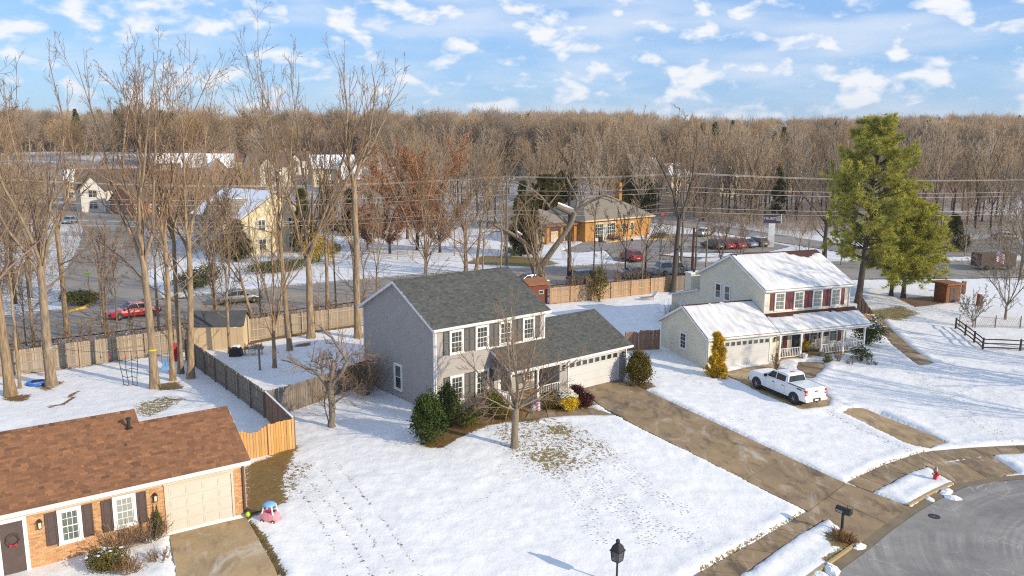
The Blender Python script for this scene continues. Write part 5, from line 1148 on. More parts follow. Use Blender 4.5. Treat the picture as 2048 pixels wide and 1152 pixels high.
# pruned fruit tree by the fence corner
e = thing('pruned_tree', 'old pruned fruit tree with knobbly trunk in the snow left of the grey house', 'tree', rooted(664, 856)); rng = np.random.default_rng(37)
TR = [([(0, 0, -.2), (0, 0, .5), (.05, 0, 1.3), (.0, 0, 2.2), (.02, 0, 2.9)], (.36, .27, .25, .26, .27)), ([(0, 0, 2.2), (-.5, .2, 3.0), (-1.1, .3, 3.5), (-1.9, .2, 3.9), (-2.9, .0, 4.2)], (.17, .15, .13, .1, .05)),
      ([(0, 0, 2.6), (.1, .1, 3.4), (.2, .1, 4.1)], (.17, .15, .14)), ([(.05, 0, 2.6), (.7, 0, 3.4), (1.0, .1, 4.1), (.7, .1, 4.7), (.1, .2, 5.5), (-.6, .2, 6.3)], (.18, .16, .15, .12, .1, .09)), ([(.1, 0, 1.5), (.7, -.2, 2.0), (1.3, -.3, 2.5)], (.08, .07, .05)),
      ([(-.2, 0, .3), (-.35, 0, 1.2), (-.45, .1, 2.0)], (.06, .05, .03)), ([(-.5, .2, 3.0), (-.6, .3, 3.5), (-.6, .3, 3.9)], (.1, .09, .08)), ([(1.0, .1, 4.1), (1.3, .3, 4.5), (2.0, .3, 4.6)], (.09, .07, .04))]
parts = []; cr = []
for k, (pp, rr) in enumerate(TR):
    qq = np.array(pp, float); t = np.linspace(0, len(qq) - 1, (len(qq) - 1) * 3 + 1); q3_ = np.stack([np.interp(t, np.arange(len(qq)), qq[:, i]) for i in range(3)], 1) + rng.normal(0, .02, (len(t), 3)); r_ = np.interp(t, np.arange(len(qq)), rr) * rng.uniform(.92, 1.1, len(t)) * .72; parts.append(tubes(q3_[None], r_[None], 9))
    b1, q1 = spawn(rng, q3_[None], r_[None], 13 if k else 5, .3, 1, .9, .25, .55 if k else .3, .3, 6, .13, .06, .010, lens=np.full(1, 3.2)); b2, q2 = spawn(rng, b1, q1, 6, .15, 1, .6, .2, .45, .6, 4, .13, .03, .008); b3, q3 = spawn(rng, b2, q2, 3, .2, 1, .6, .2, .5, .7, 3, .13, .03, .007); cr += [tubes(b1, q1, 4), tubes(b2, q2, 3), tubes(b3, q3, 3)]
v, q = join(parts); link('trunk', fastmesh('trunk', v, q, None, ('bark_grey',), True), e); v, q = join(cr); link('crown', fastmesh('crown', v, q, None, ('twig',), True), e)
twig_shrub('bare_shrub', 'tangled leafless reddish shrub against the grey gable wall', rooted(728, 790), 41, 2.4, 2.9, 42, 'twig', per=(7, 5), r=.013)

# ---- conifers
def pine(name, label, loc, seed, h, r, spread, z0, leaf='pine_needle', whorls=22, per=6, size=.42, nb=26, wid=.017, rise=.25, bark='bark_dark', lean=(0, 0), profile=None, group=None, clump=16):
    rng = np.random.default_rng(seed); e = thing(name, label, 'tree', loc, 0, group); K = 14; t = np.linspace(0, 1, K)
    tr = np.stack([lean[0] * h * t + np.cumsum(rng.normal(0, .05, K)) * t, lean[1] * h * t, h * t - .2], 1)[None]; trr = (r * (1 - .9 * t) + .02)[None]; trr[0, 0] *= 1.3
    zz_ = z0 + (1 - z0) * np.linspace(0, .99, whorls) ** .9; N = whorls * per; tt = np.repeat(zz_, per) + rng.normal(0, .008, N); tt = np.clip(tt, z0, .995); az = rng.random(N) * 6.28
    i = np.minimum((tt * (K - 1)).astype(int), K - 2); w = (tt * (K - 1) - i)[:, None]; P0 = tr[0, i] * (1 - w) + tr[0, i + 1] * w
    u = (tt - z0) / (1 - z0); prof = profile(u) if profile else np.sin(np.clip(u * 1.0 + .18, 0, 1) ** .8 * np.pi) ** .7 * .9 + .12
    L = spread * prof * rng.uniform(.55, 1.15, N); el = rise + .5 * u + rng.normal(0, .08, N); D = np.stack([np.cos(az) * np.cos(el), np.sin(az) * np.cos(el), np.sin(el)], 1)
    b, rb = grow_from(rng, P0, D, L, np.maximum(.015, .022 * L), np.full(N, .008), 7, .06, .02); b2, rb2 = spawn(rng, b, rb, 6, .3, 1, .75, .2, .34, .5, 4, .1, .05, .008)
    v, q = join([tubes(tr, trr, 10), tubes(b, rb, 4)]); link('trunk', fastmesh('trunk', v, q, None, (bark,), True), e)
    cs = []; ds = []
    for bb in (b2,):
        for s_ in (1, 2, 3): cs.append(bb[:, s_]); ds.append(norm(bb[:, s_] - bb[:, s_ - 1]))
    for s_ in (3, 4, 5, 6): cs.append(b[:, s_]); ds.append(norm(b[:, s_] - b[:, s_ - 1]))
    C = np.concatenate(cs); Dd = np.concatenate(ds); C = np.concatenate([C, C + rng.normal(0, size * .35, C.shape) * np.array([1, 1, .4])]); Dd = np.concatenate([Dd, Dd]); V, T_ = needle_clumps(rng, C, Dd, clump, size, wid)
    link('crown', fastmesh('crown', V, None, T_, (leaf,)), e); return e
PINE = pine('white_pine', 'big white pine with feathery yellow-green crown right of the cream house', rooted(1716, 606), 51, 19.2, .36, 5.0, .27, whorls=15, per=8, size=.5, wid=.026, rise=.16, clump=24,
     profile=lambda u: .42 + .58 * np.sin(np.clip(u * .92 + .12, 0, 1) * np.pi) ** .8, lean=(.05, 0))
pine('juniper', 'broad multi-stemmed juniper with leaning trunks below the white pine', rooted(1806, 596), 52, 10.5, .26, 5.4, .28, 'pine_needle', 13, 7, .55, wid=.03, rise=.05, clump=14, profile=lambda u: 1.0 - .62 * u ** 1.4)
pine('white_pine', 'smaller pine filling the lower right side of the big white pine', rooted(1782, 592), 53, 12.0, .22, 3.8, .2, whorls=13, per=8, size=.5, wid=.026, rise=.16, clump=22, profile=lambda u: .5 + .5 * np.sin(np.clip(u * .9 + .2, 0, 1) * np.pi))
CONE = lambda u: np.clip(1.02 - .95 * u, .05, 1)
CEDARS = [((1042, 512), 11.0, 2.6, 'dark conical evergreen beside the utility pole'), ((1062, 508), 9.0, 2.2, 'shorter dark evergreen right of the utility pole cedar'), ((612, 505), 9.5, 2.4, 'dark evergreen behind the yellow bush'), ((470, 520), 5.5, 3.0, 'broad dark green yew in front of the pale gabled house'),
  ((655, 462), 9, 2.6, 'dark evergreen clump beyond the yellow bush'), ((1555, 430), 12, 2.2, 'slim dark cedar in the woods above the bank sign'), ((1905, 500), 5.5, 2.8, 'dark evergreen beside the white van'), ((1088, 462), 10, 3.2, 'olive evergreen behind the left wing of the bank'), ((1125, 455), 10.5, 3.2, 'olive evergreen behind the bank roof hip'), ((1255, 432), 9, 3.2, 'olive evergreen behind the bank chimney'), ((1285, 430), 8, 3, 'olive evergreen right of the bank chimney'), ((700, 470), 8, 2.6, 'dark evergreen behind the small rusty tree')]
for i, ((px, py), h_, s_, lab) in enumerate(CEDARS):
    ol = lab.startswith('olive'); pine('cedar_tree', lab, rooted(px, py), 60 + i, h_, .15, s_ * (1.4 if ol else 1), .03, 'olive_leaf' if ol else 'cedar_leaf', 15, 7, .5, wid=.05, rise=.3, clump=11 if ol else 9, profile=(lambda u: np.sqrt(np.clip(1.05 - u, .03, 1))) if ol else CONE, group='dark evergreens in the middle distance')

# ---- oaks that keep their rusty leaves
def leaf_tree(name, label, loc, seed, h, r, leaf, n=9000, size=.13, spread=.5, group=None):
    e = bare_tree(name, label, loc, seed, h, r, group, fork=.22, leaders=5, spread=spread, rmin=.03, spec=(9, 5, 3, 0), low=5, low0=.5, bark='bark_dark')
    cr = [c for c in e.children if c.name.startswith('crown')][0]; nv = len(cr.data.vertices); co = np.empty(nv * 3, np.float32); cr.data.vertices.foreach_get('co', co); co = co.reshape(-1, 3)
    rng = np.random.default_rng(seed); C = co[rng.integers(0, nv, n)] + rng.normal(0, .22, (n, 3)); v, q = leaf_cloud(rng, C, size); link('dry_foliage', fastmesh('dry_foliage', v, q, None, (leaf,)), e); return e
leaf_tree('rusty_oak', 'tall oak still carrying rusty brown leaves beyond the road', rooted(835, 500), 71, 17.5, .3, 'dry_leaf', 14000, .14, .45, 'oaks with rusty leaves')
leaf_tree('rusty_oak', 'low spreading tree with rusty twigs left of the tall rusty oak', rooted(780, 508), 72, 10.5, .25, 'dry_leaf', 11000, .13, .8, 'oaks with rusty leaves')
leaf_tree('rusty_oak', 'rusty-leaved tree just right of the tall rusty oak', rooted(880, 505), 73, 11.5, .25, 'dry_leaf', 9000, .13, .75, 'oaks with rusty leaves')

leaf_tree('rusty_oak', 'small rusty-leaved tree at the left of the rusty group', rooted(735, 500), 74, 9.0, .2, 'dry_leaf', 7000, .13, .8, 'oaks with rusty leaves')
leaf_tree('rusty_oak', 'rusty tree behind the tall rusty oak', rooted(815, 478), 75, 15, .28, 'dry_leaf', 9000, .15, .6, 'oaks with rusty leaves')
# ---- prototypes for the wood: each tree in view up to the first rows is an object of its own
PROTO = []
for i in range(7):
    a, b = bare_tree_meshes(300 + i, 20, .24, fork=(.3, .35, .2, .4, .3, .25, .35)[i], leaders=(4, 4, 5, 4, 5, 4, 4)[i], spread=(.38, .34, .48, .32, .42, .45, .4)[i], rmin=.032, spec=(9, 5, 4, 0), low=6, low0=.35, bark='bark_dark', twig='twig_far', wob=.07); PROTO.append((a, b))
rng = np.random.default_rng(77)
def wood_tree(x, y, h, label, group, k=None):
    k = int(rng.integers(0, 7)) if k is None else k; e = thing('wood_tree', label, 'tree', (x, y, gz(x, y) - .1), float(rng.random() * 6.28), group); s_ = h / 20; e.scale = (s_, s_, s_); link('trunk', PROTO[k][0], e); link('crown', PROTO[k][1], e); return e
def far_clear(x, y):
    """keep trees off the roads, lots and house plots"""
    p = np.array([[x, y]])
    for c_, w_ in ((ROAD_C, 9), (SIDE_C, 7), (CROSS_C, 6.5)):
        if sdline(p, c_[::2])[0] < w_: return False
    for q in (LOT, LOT2):
        if sdf(p, q)[0] < 2.5: return False
    for (hx, hy, hr) in PLOTS:
        if math.hypot(x - hx, y - hy) < hr: return False
    return True
# house plots of the middle distance (x, y, yaw, width, depth, wall height, ridge, kind, label)
FARH = []
def plot(px, py, *a): p = at(px, py); FARH.append((p.x, p.y) + a)
plot(505, 497, -.7, 14, 12, 5.6, 3.6, 'cream', 'large pale yellow house with many snowy gables beyond the road')
plot(225, 418, .35, 14, 11, 5.4, 4.2, 'taupe', 'white-windowed house with brown roof at the end of the side street')
plot(300, 425, .9, 13, 10, 3.2, 3.6, 'brown', 'brick-fronted house with brown roof right of the side street')
plot(395, 420, .5, 16, 11, 5.4, 4.0, 'rust', 'house with reddish brown roof behind the pale yellow house')
plot(180, 350, .4, 12, 9, 5, 3, 'snow', 'snow-roofed house far left behind the bare trees')
plot(260, 342, .7, 13, 9, 5, 3, 'rust', 'second reddish-roofed house far left beyond the side street')
plot(360, 338, .4, 15, 9, 5, 3, 'snow', 'long snow-roofed house far behind the reddish roof')
plot(455, 345, .8, 12, 9, 5, 3, 'rust', 'reddish-roofed house right of the long snowy roof')
plot(420, 372, .3, 15, 11, 6, 4, 'snow', 'snow-roofed house above the pale yellow house'); plot(540, 362, .6, 14, 11, 6, 4, 'taupe', 'brown-roofed house just right of the pale yellow house'); plot(665, 362, .4, 14, 11, 6, 4, 'cream', 'cream house far off left of the rusty oaks')
plot(595, 345, .5, 10, 9, 5, 3, 'taupe', 'tan house far off behind the bare trunks')
plot(735, 385, .3, 16, 11, 4.5, 3.8, 'snowbrick', 'snow-roofed brick house beyond the rusty oak')
plot(1272, 372, .2, 13, 10, 5.8, 3.6, 'cream', 'cream house with snowy roof in the woods above the bank')
plot(1372, 385, .3, 16, 10, 5.8, 3.4, 'cream', 'wide pale house in the woods behind the bare tree')
plot(1450, 390, .25, 14, 10, 5.8, 3.4, 'cream', 'peach-fronted house in the woods left of the dark gable')
plot(1500, 388, .2, 10, 10, 5.6, 4.0, 'darkbrown', 'dark brown gabled house in the woods')
plot(1560, 385, .3, 11, 10, 5.4, 4.0, 'snow', 'snow-roofed house in the woods above the bank sign')
PLOTS = [(f[0], f[1], f[3] * .62 + 2) for f in FARH] + [(18, 146, 14)]
def corridor(x, y):
    """sight line along the side street stays open"""
    return x < -20 and abs(x + 38 + (y - 78) * .52) < 5 + (y - 78) * .10 and y < 215
cnt = 0
for (x0, x1, y0, y1, n, hmin, hmax, lab, grp) in (
    (24, 62, 165, 290, 74, 16, 22, 'bare brown tree in the wood behind the bank lot', 'trees of the wood behind the bank'),
    (62, 130, 136, 270, 88, 14, 22, 'bare brown tree in the wood behind the white pine', 'trees of the wood behind the pine'),
    (-40, 24, 155, 280, 54, 12, 20, 'bare brown tree beyond the bank roof and the rusty oaks', 'trees beyond the rusty oaks'),
    (-115, -50, 80, 190, 50, 11, 18, 'bare brown tree in the copse left of the side street', 'trees of the copse left of the side street'),
    (-95, -25, 128, 270, 36, 9, 15, 'bare brown tree standing among the far houses', 'trees among the far houses')):
    k = 0; tries = 0
    while k < n and tries < 3000:
        tries += 1; x = rng.uniform(x0, x1); y = rng.uniform(y0, y1)
        if not far_clear(x, y) or corridor(x, y): continue
        wood_tree(x, y, rng.uniform(hmin, hmax), lab, grp); k += 1
for (px, py, h_, lab) in ((1648, 520, 19, 'dark bare tree standing just left of the white pine'), (2010, 640, 11, 'spreading bare tree behind the wire fence at the right'), (1945, 655, 5, 'thin bare sapling at the split-rail fence'), (2075, 700, 16, 'large bare tree reaching in from the right edge'), (2040, 560, 17, 'bare tree at the right edge beyond the flag')):
    p = rooted(px, py); bare_tree('bare_tree', lab, p, 400 + px, h_, h_ * (.02 if px < 1700 else .014), 'bare trees on the right', fork=.18 if h_ < 12 else .3, leaders=6, spread=.6, rmin=.016, spec=(7, 5, 4, 3), bark='bark_dark' if px < 1700 else 'bark_grey', twig='twig_grey', low=3)
for k_, (x, y, h_, lab) in enumerate(((47, 60, 20, 'bare tree outside the right edge that shades the cream roof'), (52, 54, 21, 'second bare tree outside the right edge shading the snow'), (58, 61, 20, 'third bare tree outside the right edge nearer the rail fence'), (62, 50, 22, 'fourth bare tree outside the right edge'), (50, 46, 17, 'low bare tree outside the right edge by the street'))):
    wood_tree(x, y, h_, lab, 'bare trees outside the right edge', k_)
# ---- the far-off wood: one mass
def forest():
    pts = []; r_ = np.random.default_rng(9)
    while len(pts) < 3300:
        y = 290 + 520 * r_.random() ** 1.2; x = r_.uniform(-.72, .72) * y + r_.normal(0, 10)
        if y < 410 and x < -.06 * y and r_.random() < .86: continue
        if any(math.hypot(x - hx, y - hy) < hr for hx, hy, hr in PLOTS): continue
        pts.append((x, y))
    pts = np.array(pts); zs = gzv(pts[:, 0], pts[:, 1]); cols = []
    me = bpy.data.meshes.new('far_wood'); me.from_pydata([(a, b, c - .3) for (a, b), c in zip(pts, zs)], [], [])
    n = len(pts); ax = me.attributes.new('kind_id', 'INT', 'POINT'); ax.data.foreach_set('value', np.where(r_.random(n) < .11, 7, r_.integers(0, 7, n)).astype(np.int32)); ar = me.attributes.new('turn', 'FLOAT', 'POINT'); ar.data.foreach_set('value', (r_.random(n) * 6.28).astype(np.float32))
    a_s = me.attributes.new('size', 'FLOAT', 'POINT'); a_s.data.foreach_set('value', r_.uniform(.6, 1.2, n).astype(np.float32))
    src = bpy.data.collections.new('far_wood_source')
    FP = []
    for i in range(7):
        q_ = np.random.default_rng(500 + i); N_ = 1500; d_ = norm(q_.normal(0, 1, (N_, 3))); rr_ = q_.random((N_, 1)) ** .45; rx_, rz_ = (5.2, 4.4, 6.0, 4.8, 5.6, 6.4, 5.0)[i], (7.5, 8.2, 7, 8, 7.2, 6.6, 7.8)[i]
        P_ = d_ * rr_ * np.array([rx_, rx_, rz_]) * (1 + .25 * np.sin(d_[:, :1] * 5 + i) * np.cos(d_[:, 1:2] * 4)) + np.array([0, 0, 20.5 - rz_]); D_ = norm(d_ * np.array([1, 1, .6]) + np.array([0, 0, .75]) + q_.normal(0, .3, (N_, 3)))
        tw = tubes(*grow_from(q_, P_ - D_ * .9, D_, q_.uniform(1.2, 2.6, N_), np.full(N_, .05), np.full(N_, .03), 2, .1, .02), 3); lb = tubes(*grow_from(q_, np.repeat([[0, 0, 5.]], 26, 0) + np.array([0, 0, 1]) * q_.random((26, 1)) * 6, norm(q_.normal(0, 1, (26, 3)) * np.array([.6, .6, .3]) + np.array([0, 0, .9])), q_.uniform(5, 10, 26), np.full(26, .14), np.full(26, .05), 5, .08, .04), 4)
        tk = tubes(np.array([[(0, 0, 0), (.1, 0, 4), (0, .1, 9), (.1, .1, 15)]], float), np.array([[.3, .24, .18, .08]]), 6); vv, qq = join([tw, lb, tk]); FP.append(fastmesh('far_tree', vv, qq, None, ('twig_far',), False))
    C_ = np.random.default_rng(3); zz_ = C_.random(900) ** .8; rr_ = (1 - zz_) * 4.6 * np.sqrt(C_.random(900)) + .2; aa_ = C_.random(900) * 6.28; v, q = leaf_cloud(C_, np.stack([rr_ * np.cos(aa_), rr_ * np.sin(aa_), 2 + zz_ * 17], 1), .7); FP.append(fastmesh('far_tree', v, q, None, ('cedar_leaf',)))
    for i, m_ in enumerate(FP): o = bpy.data.objects.new('far_tree_%d' % i, m_); src.objects.link(o)
    fo = link('far_wood', me); tag(fo, 'far bare brown wood covering the hills up to the horizon', 'wood', kind='stuff')
    ng = bpy.data.node_groups.new('wood_nodes', 'GeometryNodeTree'); ng.interface.new_socket('Geometry', in_out='INPUT', socket_type='NodeSocketGeometry'); ng.interface.new_socket('Geometry', in_out='OUTPUT', socket_type='NodeSocketGeometry')
    N = ng.nodes; gi = N.new('NodeGroupInput'); go = N.new('NodeGroupOutput'); mp_ = N.new('GeometryNodeMeshToPoints'); ip = N.new('GeometryNodeInstanceOnPoints'); ci = N.new('GeometryNodeCollectionInfo'); ci.inputs[0].default_value = src; ci.inputs['Separate Children'].default_value = True; ci.inputs['Reset Children'].default_value = True
    def na(nm, ty): q = N.new('GeometryNodeInputNamedAttribute'); q.data_type = ty; q.inputs[0].default_value = nm; return q
    k1, k2, k3 = na('kind_id', 'INT'), na('turn', 'FLOAT'), na('size', 'FLOAT'); cx = N.new('ShaderNodeCombineXYZ'); l_ = ng.links.new
    l_(gi.outputs[0], mp_.inputs[0]); l_(mp_.outputs[0], ip.inputs['Points']); l_(ci.outputs[0], ip.inputs['Instance']); ip.inputs['Pick Instance'].default_value = True
    l_(k1.outputs[0], ip.inputs['Instance Index']); l_(k2.outputs[0], cx.inputs[2]); l_(cx.outputs[0], ip.inputs['Rotation']); l_(k3.outputs[0], ip.inputs['Scale']); l_(ip.outputs[0], go.inputs[0])
    md = fo.modifiers.new('wood', 'NODES'); md.node_group = ng
forest()
# ------------------------------------------------------------------ fences
mat('fence_grey', (.25, .205, .16), .9, (.15, .125, .10), 2.5, .3, 20, stretch=(5, 5, .6), rnd=.16)
mat('fence_tan', (.40, .32, .23), .9, (.27, .21, .15), 2.5, .3, 20, stretch=(5, 5, .6), rnd=.22)
mat('fence_new', (.66, .35, .085), .8, (.46, .24, .07), 2.5, .3, 20, stretch=(5, 5, .6), rnd=.14)
mat('fence_brown', (.27, .15, .09), .85, (.19, .105, .065), 2.5, .3, 20, stretch=(5, 5, .6), rnd=.12)
mat('fence_cedar', (.50, .33, .19), .9, (.34, .22, .13), 2.5, .3, 20, stretch=(5, 5, .6), rnd=.16)
mat('rail_dark', (.075, .055, .045), .9, (.04, .03, .028), 3, .3, 20)
mat('wire', (.30, .29, .27), .5, (.22, .21, .2), 5, metal=.4)
mat('cable', (.62, .56, .48), .7, (.5, .45, .4), 5)
mat('pole_wood', (.22, .2, .17), .95, (.14, .13, .11), 3, .3, 14, stretch=(3, 3, .4))
mat('pole_red', (.26, .1, .045), .95, (.18, .07, .035), 3, .3, 14, stretch=(3, 3, .4))
_bm = {}
def board_mesh(w, h, d, matn, top):
    k = (round(w, 3), round(h, 2), d, matn, top)
    if k not in _bm:
        m = MB()
        if top == 'dog': m.prism([(-w / 2, 0), (w / 2, 0), (w / 2, h - .035), (w / 2 - .03, h), (-w / 2 + .03, h), (-w / 2, h - .035)], -d / 2, d / 2)
        else: m.box(-w / 2, w / 2, -d / 2, d / 2, 0, h)
        _bm[k] = m.mesh('board', matn)
    return _bm[k]
def fence(label, A, B, h, matn, back=False, bw=.14, gap=.014, postn=2.4, top='dog', cat='fence', name='board_fence', group='board fences', rails=3, hfun=None, snowcap=False, step=None):
    """posts, rails and single boards between two ground points; rails on the seen side when back is set"""
    A, B = Vector((A[0], A[1])), Vector((B[0], B[1])); L = (B - A).length; ang = math.atan2(B.y - A.y, B.x - A.x); e = thing(name, label, cat, (A.x, A.y, gz(A.x, A.y)), ang, group); z0 = gz(A.x, A.y)
    rng = random.Random(int(L * 1000)); sg = -1 if back else 1; pitch_ = step or (bw + gap); n = int(L / pitch_)
    def g(u): p = A + (B - A) * (u / L); return gz(p.x, p.y) - z0
    hs = [round(h + v, 2) for v in (-.02, 0, 0, .02)]
    for i in range(n):
        u = (i + .5) * L / n; hh_ = rng.choice(hs) if hfun is None else round(hfun(u / L) * h, 2)
        o = link('board', board_mesh(bw, hh_, .02, matn, top), e, (u, rng.uniform(-.004, .004), g(u) + .04), (rng.uniform(-.01, .01), rng.uniform(-.008, .008), rng.uniform(-.02, .02)))
    np_ = max(1, int(round(L / postn)))
    pm = MB().box(-.05, .05, -.05, .05, -.3, h + .06).mesh('post', matn)
    for i in range(np_ + 1): u = L * i / np_; link('post', pm, e, (min(max(u, .05), L - .05), sg * .066, g(u)))
    for k in range(rails):
        zr_ = h * (.14 + .72 * k / max(1, rails - 1))
        for i in range(np_):
            u0, u1 = L * i / np_ + .052, L * (i + 1) / np_ - .052; m = MB().bar((u0, sg * .034, g(u0) + zr_), (u1, sg * .034, g(u1) + zr_), .04, .09); m.build('rail', matn, e)
    if snowcap: MB().bar((0, 0, g(0) + h + .055), (L, 0, g(L) + h + .055), .09, .04).build('snow_cap', 'snow_clean', e)
    return e
def gp(px, py): p = at(px, py); return (p.x, p.y)
C0 = gp(531, 838); C1 = gp(374, 722)
fence('weathered grey board fence dividing the two left yards', C0, C1, 1.8, 'fence_grey')
fence('grey-brown board fence running to the grey house gable', gp(583, 825), (-9.9, 55.4), 1.75, 'fence_grey')
fence('short fence panel with rails and snow on top behind the new gate', (C0[0] + .1, C0[1] - .1), gp(588, 896), 1.75, 'fence_brown', back=False, rails=3, snowcap=True)
fence('short weathered fence piece joining the corner of the dividing fence', C0, gp(583, 825), 1.75, 'fence_grey')
fence('new orange fence panel beside the gate of the brick house', gp(590, 898), gp(538, 912), 1.75, 'fence_new', back=True, top='flat', rails=3)
gA, gB = gp(536, 911), gp(478, 925)
fence('new orange board gate with arched top beside the brick house', gA, gB, 1.65, 'fence_new', back=True, cat='gate', name='board_gate', top='flat', rails=2, hfun=lambda t: 1.0 - .16 * math.sin(math.pi * min(1, t * 1.1)) ** 2)
fence('tan back fence of the play yard in front of the road', gp(-60, 766), gp(352, 704), 1.85, 'fence_tan', back=True, bw=.14)
fence('tan back fence running behind the tan shed', gp(352, 704), gp(548, 674), 1.85, 'fence_tan', back=True)
fence('sunlit tan back fence behind the tall trees left of the grey house', gp(548, 674), gp(760, 643), 1.8, 'fence_tan', back=True)
fence('reddish tan back fence behind the grey garage', gp(1098, 609), gp(1222, 597), 1.75, 'fence_cedar', back=True)
fence('tan back fence between the yards of the grey and cream houses', gp(1222, 597), gp(1338, 584), 1.75, 'fence_cedar', back=True)
fence('weathered back fence behind the cream house chimney', gp(1338, 584), gp(1400, 577), 1.75, 'fence_grey', back=True)
fence('brown board fence between the two garages', gp(1280, 702), gp(1319, 700), 1.75, 'fence_brown', top='flat', gap=.002, bw=.16)
fence('brown gate with arched top between the two garages', gp(1250, 702), gp(1280, 702), 1.6, 'fence_brown', name='board_gate', cat='gate', top='flat', rails=2, gap=.002, bw=.16, hfun=lambda t: .9 + .14 * math.sin(math.pi * t))
fence('light wood fence panel just right of the cream house porch roof', gp(1706, 662), gp(1744, 664), 1.75, 'fence_new', top='flat', rails=2)
fence('dark fence running back beside the big pine', gp(1744, 662), gp(1716, 618), 1.75, 'fence_brown', rails=2)
# split-rail fence
def split_rail(pts, label):
    P = [at(*p) for p in pts]; e = thing('split_rail_fence', label, 'fence', P[0])
    for i, p in enumerate(P):
        m = MB(); m.tube([(p.x - P[0].x, p.y - P[0].y, p.z - P[0].z - .2), (p.x - P[0].x, p.y - P[0].y, p.z - P[0].z + 1.15)], [.1, .085], 7); m.build('post', 'rail_dark', e)
    for a, b in zip(P[:-1], P[1:]):
        for k, z in enumerate((.25, .62, 1.0)):
            a_, b_ = a - P[0], b - P[0]; m = MB(); mid = (a_ + b_) / 2; m.tube([(a_.x, a_.y, a_.z + z), (mid.x, mid.y, mid.z + z + .03), (b_.x, b_.y, b_.z + z)], [.05, .065, .05], 6); m.build('rail', 'rail_dark', e)
split_rail([(1911, 658), (1930, 672), (1948, 686), (1965, 700), (2040, 703), (2120, 706)], 'dark split-rail fence with three rails in the snow at the right')
def wire_fence():
    P = [at(*p) for p in ((1918, 655), (1950, 656), (1990, 657), (2040, 658), (2110, 660))]; e = thing('wire_fence', 'wire mesh fence on wooden posts beyond the split-rail fence', 'fence', P[0])
    for p in P: q = p - P[0]; MB().tube([(q.x, q.y, q.z - .2), (q.x, q.y, q.z + 1.35)], [.07, .06], 6).build('post', 'fence_tan', e)
    m = MB()
    for a, b in zip(P[:-1], P[1:]):
        a, b = a - P[0], b - P[0]; L = (b - a).length; n = int(L / .22)
        for i in range(n):
            for s_ in (0, 1):
                u0, u1 = i / n, min(1, (i + 3) / n); u0, u1 = (u0, u1) if s_ else (u1, u0); p, q = a.lerp(b, u0), a.lerp(b, u1); m.bar((p.x, p.y, p.z + .1), (q.x, q.y, q.z + 1.2), .014)
    o = m.build('wire_mesh', 'fence_tan', e); o['kind'] = 'stuff'
wire_fence()

# ------------------------------------------------------------------ sheds and yard things
mat('shed_tan', (.62, .47, .29), .75, (.54, .41, .25), 1.2, .1, 20); mat('shed_red', (.2, .06, .04), .85, (.14, .045, .03), 3); mat('felt_dark', (.06, .065, .07), .95, (.10, .10, .105), 1.5, .2, 12)
mat('roof_redbrown', (.30, .13, .06), .95, (.2, .09, .05), 2); mat('wood_raw', (.42, .28, .14), .9, (.3, .2, .1), 3, stretch=(4, 4, 1)); mat('wood_grey', (.24, .21, .18), .9, (.16, .14, .12), 3)
mat('plastic_blue', (.02, .16, .55), .4, (.02, .13, .45), 3); mat('plastic_pink', (.75, .32, .36), .4, (.68, .27, .31), 3); mat('plastic_red', (.55, .02, .03), .4, (.45, .02, .03), 3); mat('plastic_lightblue', (.22, .48, .80), .4, (.18, .4, .7), 3); mat('plastic_yellow', (.8, .55, .03), .4, (.7, .48, .03), 3); mat('plastic_orange', (.75, .22, .03), .4, (.65, .2, .03), 3); mat('plastic_green', (.45, .75, .03), .4, (.4, .65, .03), 3); mat('plastic_white', (.8, .8, .8), .4, (.7, .7, .7), 3)
mat('rope_black', (.03, .03, .035), .9, (.05, .05, .05), 4); mat('plastic_magenta', (.6, .02, .2), .4, (.5, .02, .17), 3); mat('tarp_red', (.42, .03, .05), .7, (.3, .02, .04), 3)
def shed_tan():
    P = at(383, 702); Q = at(488, 700); W_ = (Q - P).length; ang = math.atan2(Q.y - P.y, Q.x - P.x); e = thing('garden_shed', 'tan shed with dark felt roof behind the dividing fence', 'shed', P, ang); D_ = 2.6
    m = MB(); m.box(0, W_, 0, D_, -.2, 2.15); m.prism([(0, 2.15), (D_, 2.15), (D_ / 2, 2.95)], .01, W_ - .01, 'x'); m.build('wall', 'shed_tan', e)
    m = MB()
    for a, b in (((-.15, 2.08), (D_ / 2, 3.06)), ((D_ / 2, 3.06), (D_ + .15, 2.08))): m.prism([a, b, (b[0], b[1] - .06), (a[0], a[1] - .06)], -.12, W_ + .12, 'x')
    m.build('roof', 'felt_dark', e); m = MB()
    for x in np.arange(.61, W_ - .1, .61): m.box(x - .006, x + .006, -.006, .0, -.05, 2.12)
    m.box(0, W_, -.02, 0, -.2, -.05); m.build('panel_joint', 'wood_raw', e); MB().box(W_ - .75, W_ - .45, -.012, -.002, 1.85, 1.98).build('wall_plate', 'plastic_white', e)
shed_tan()
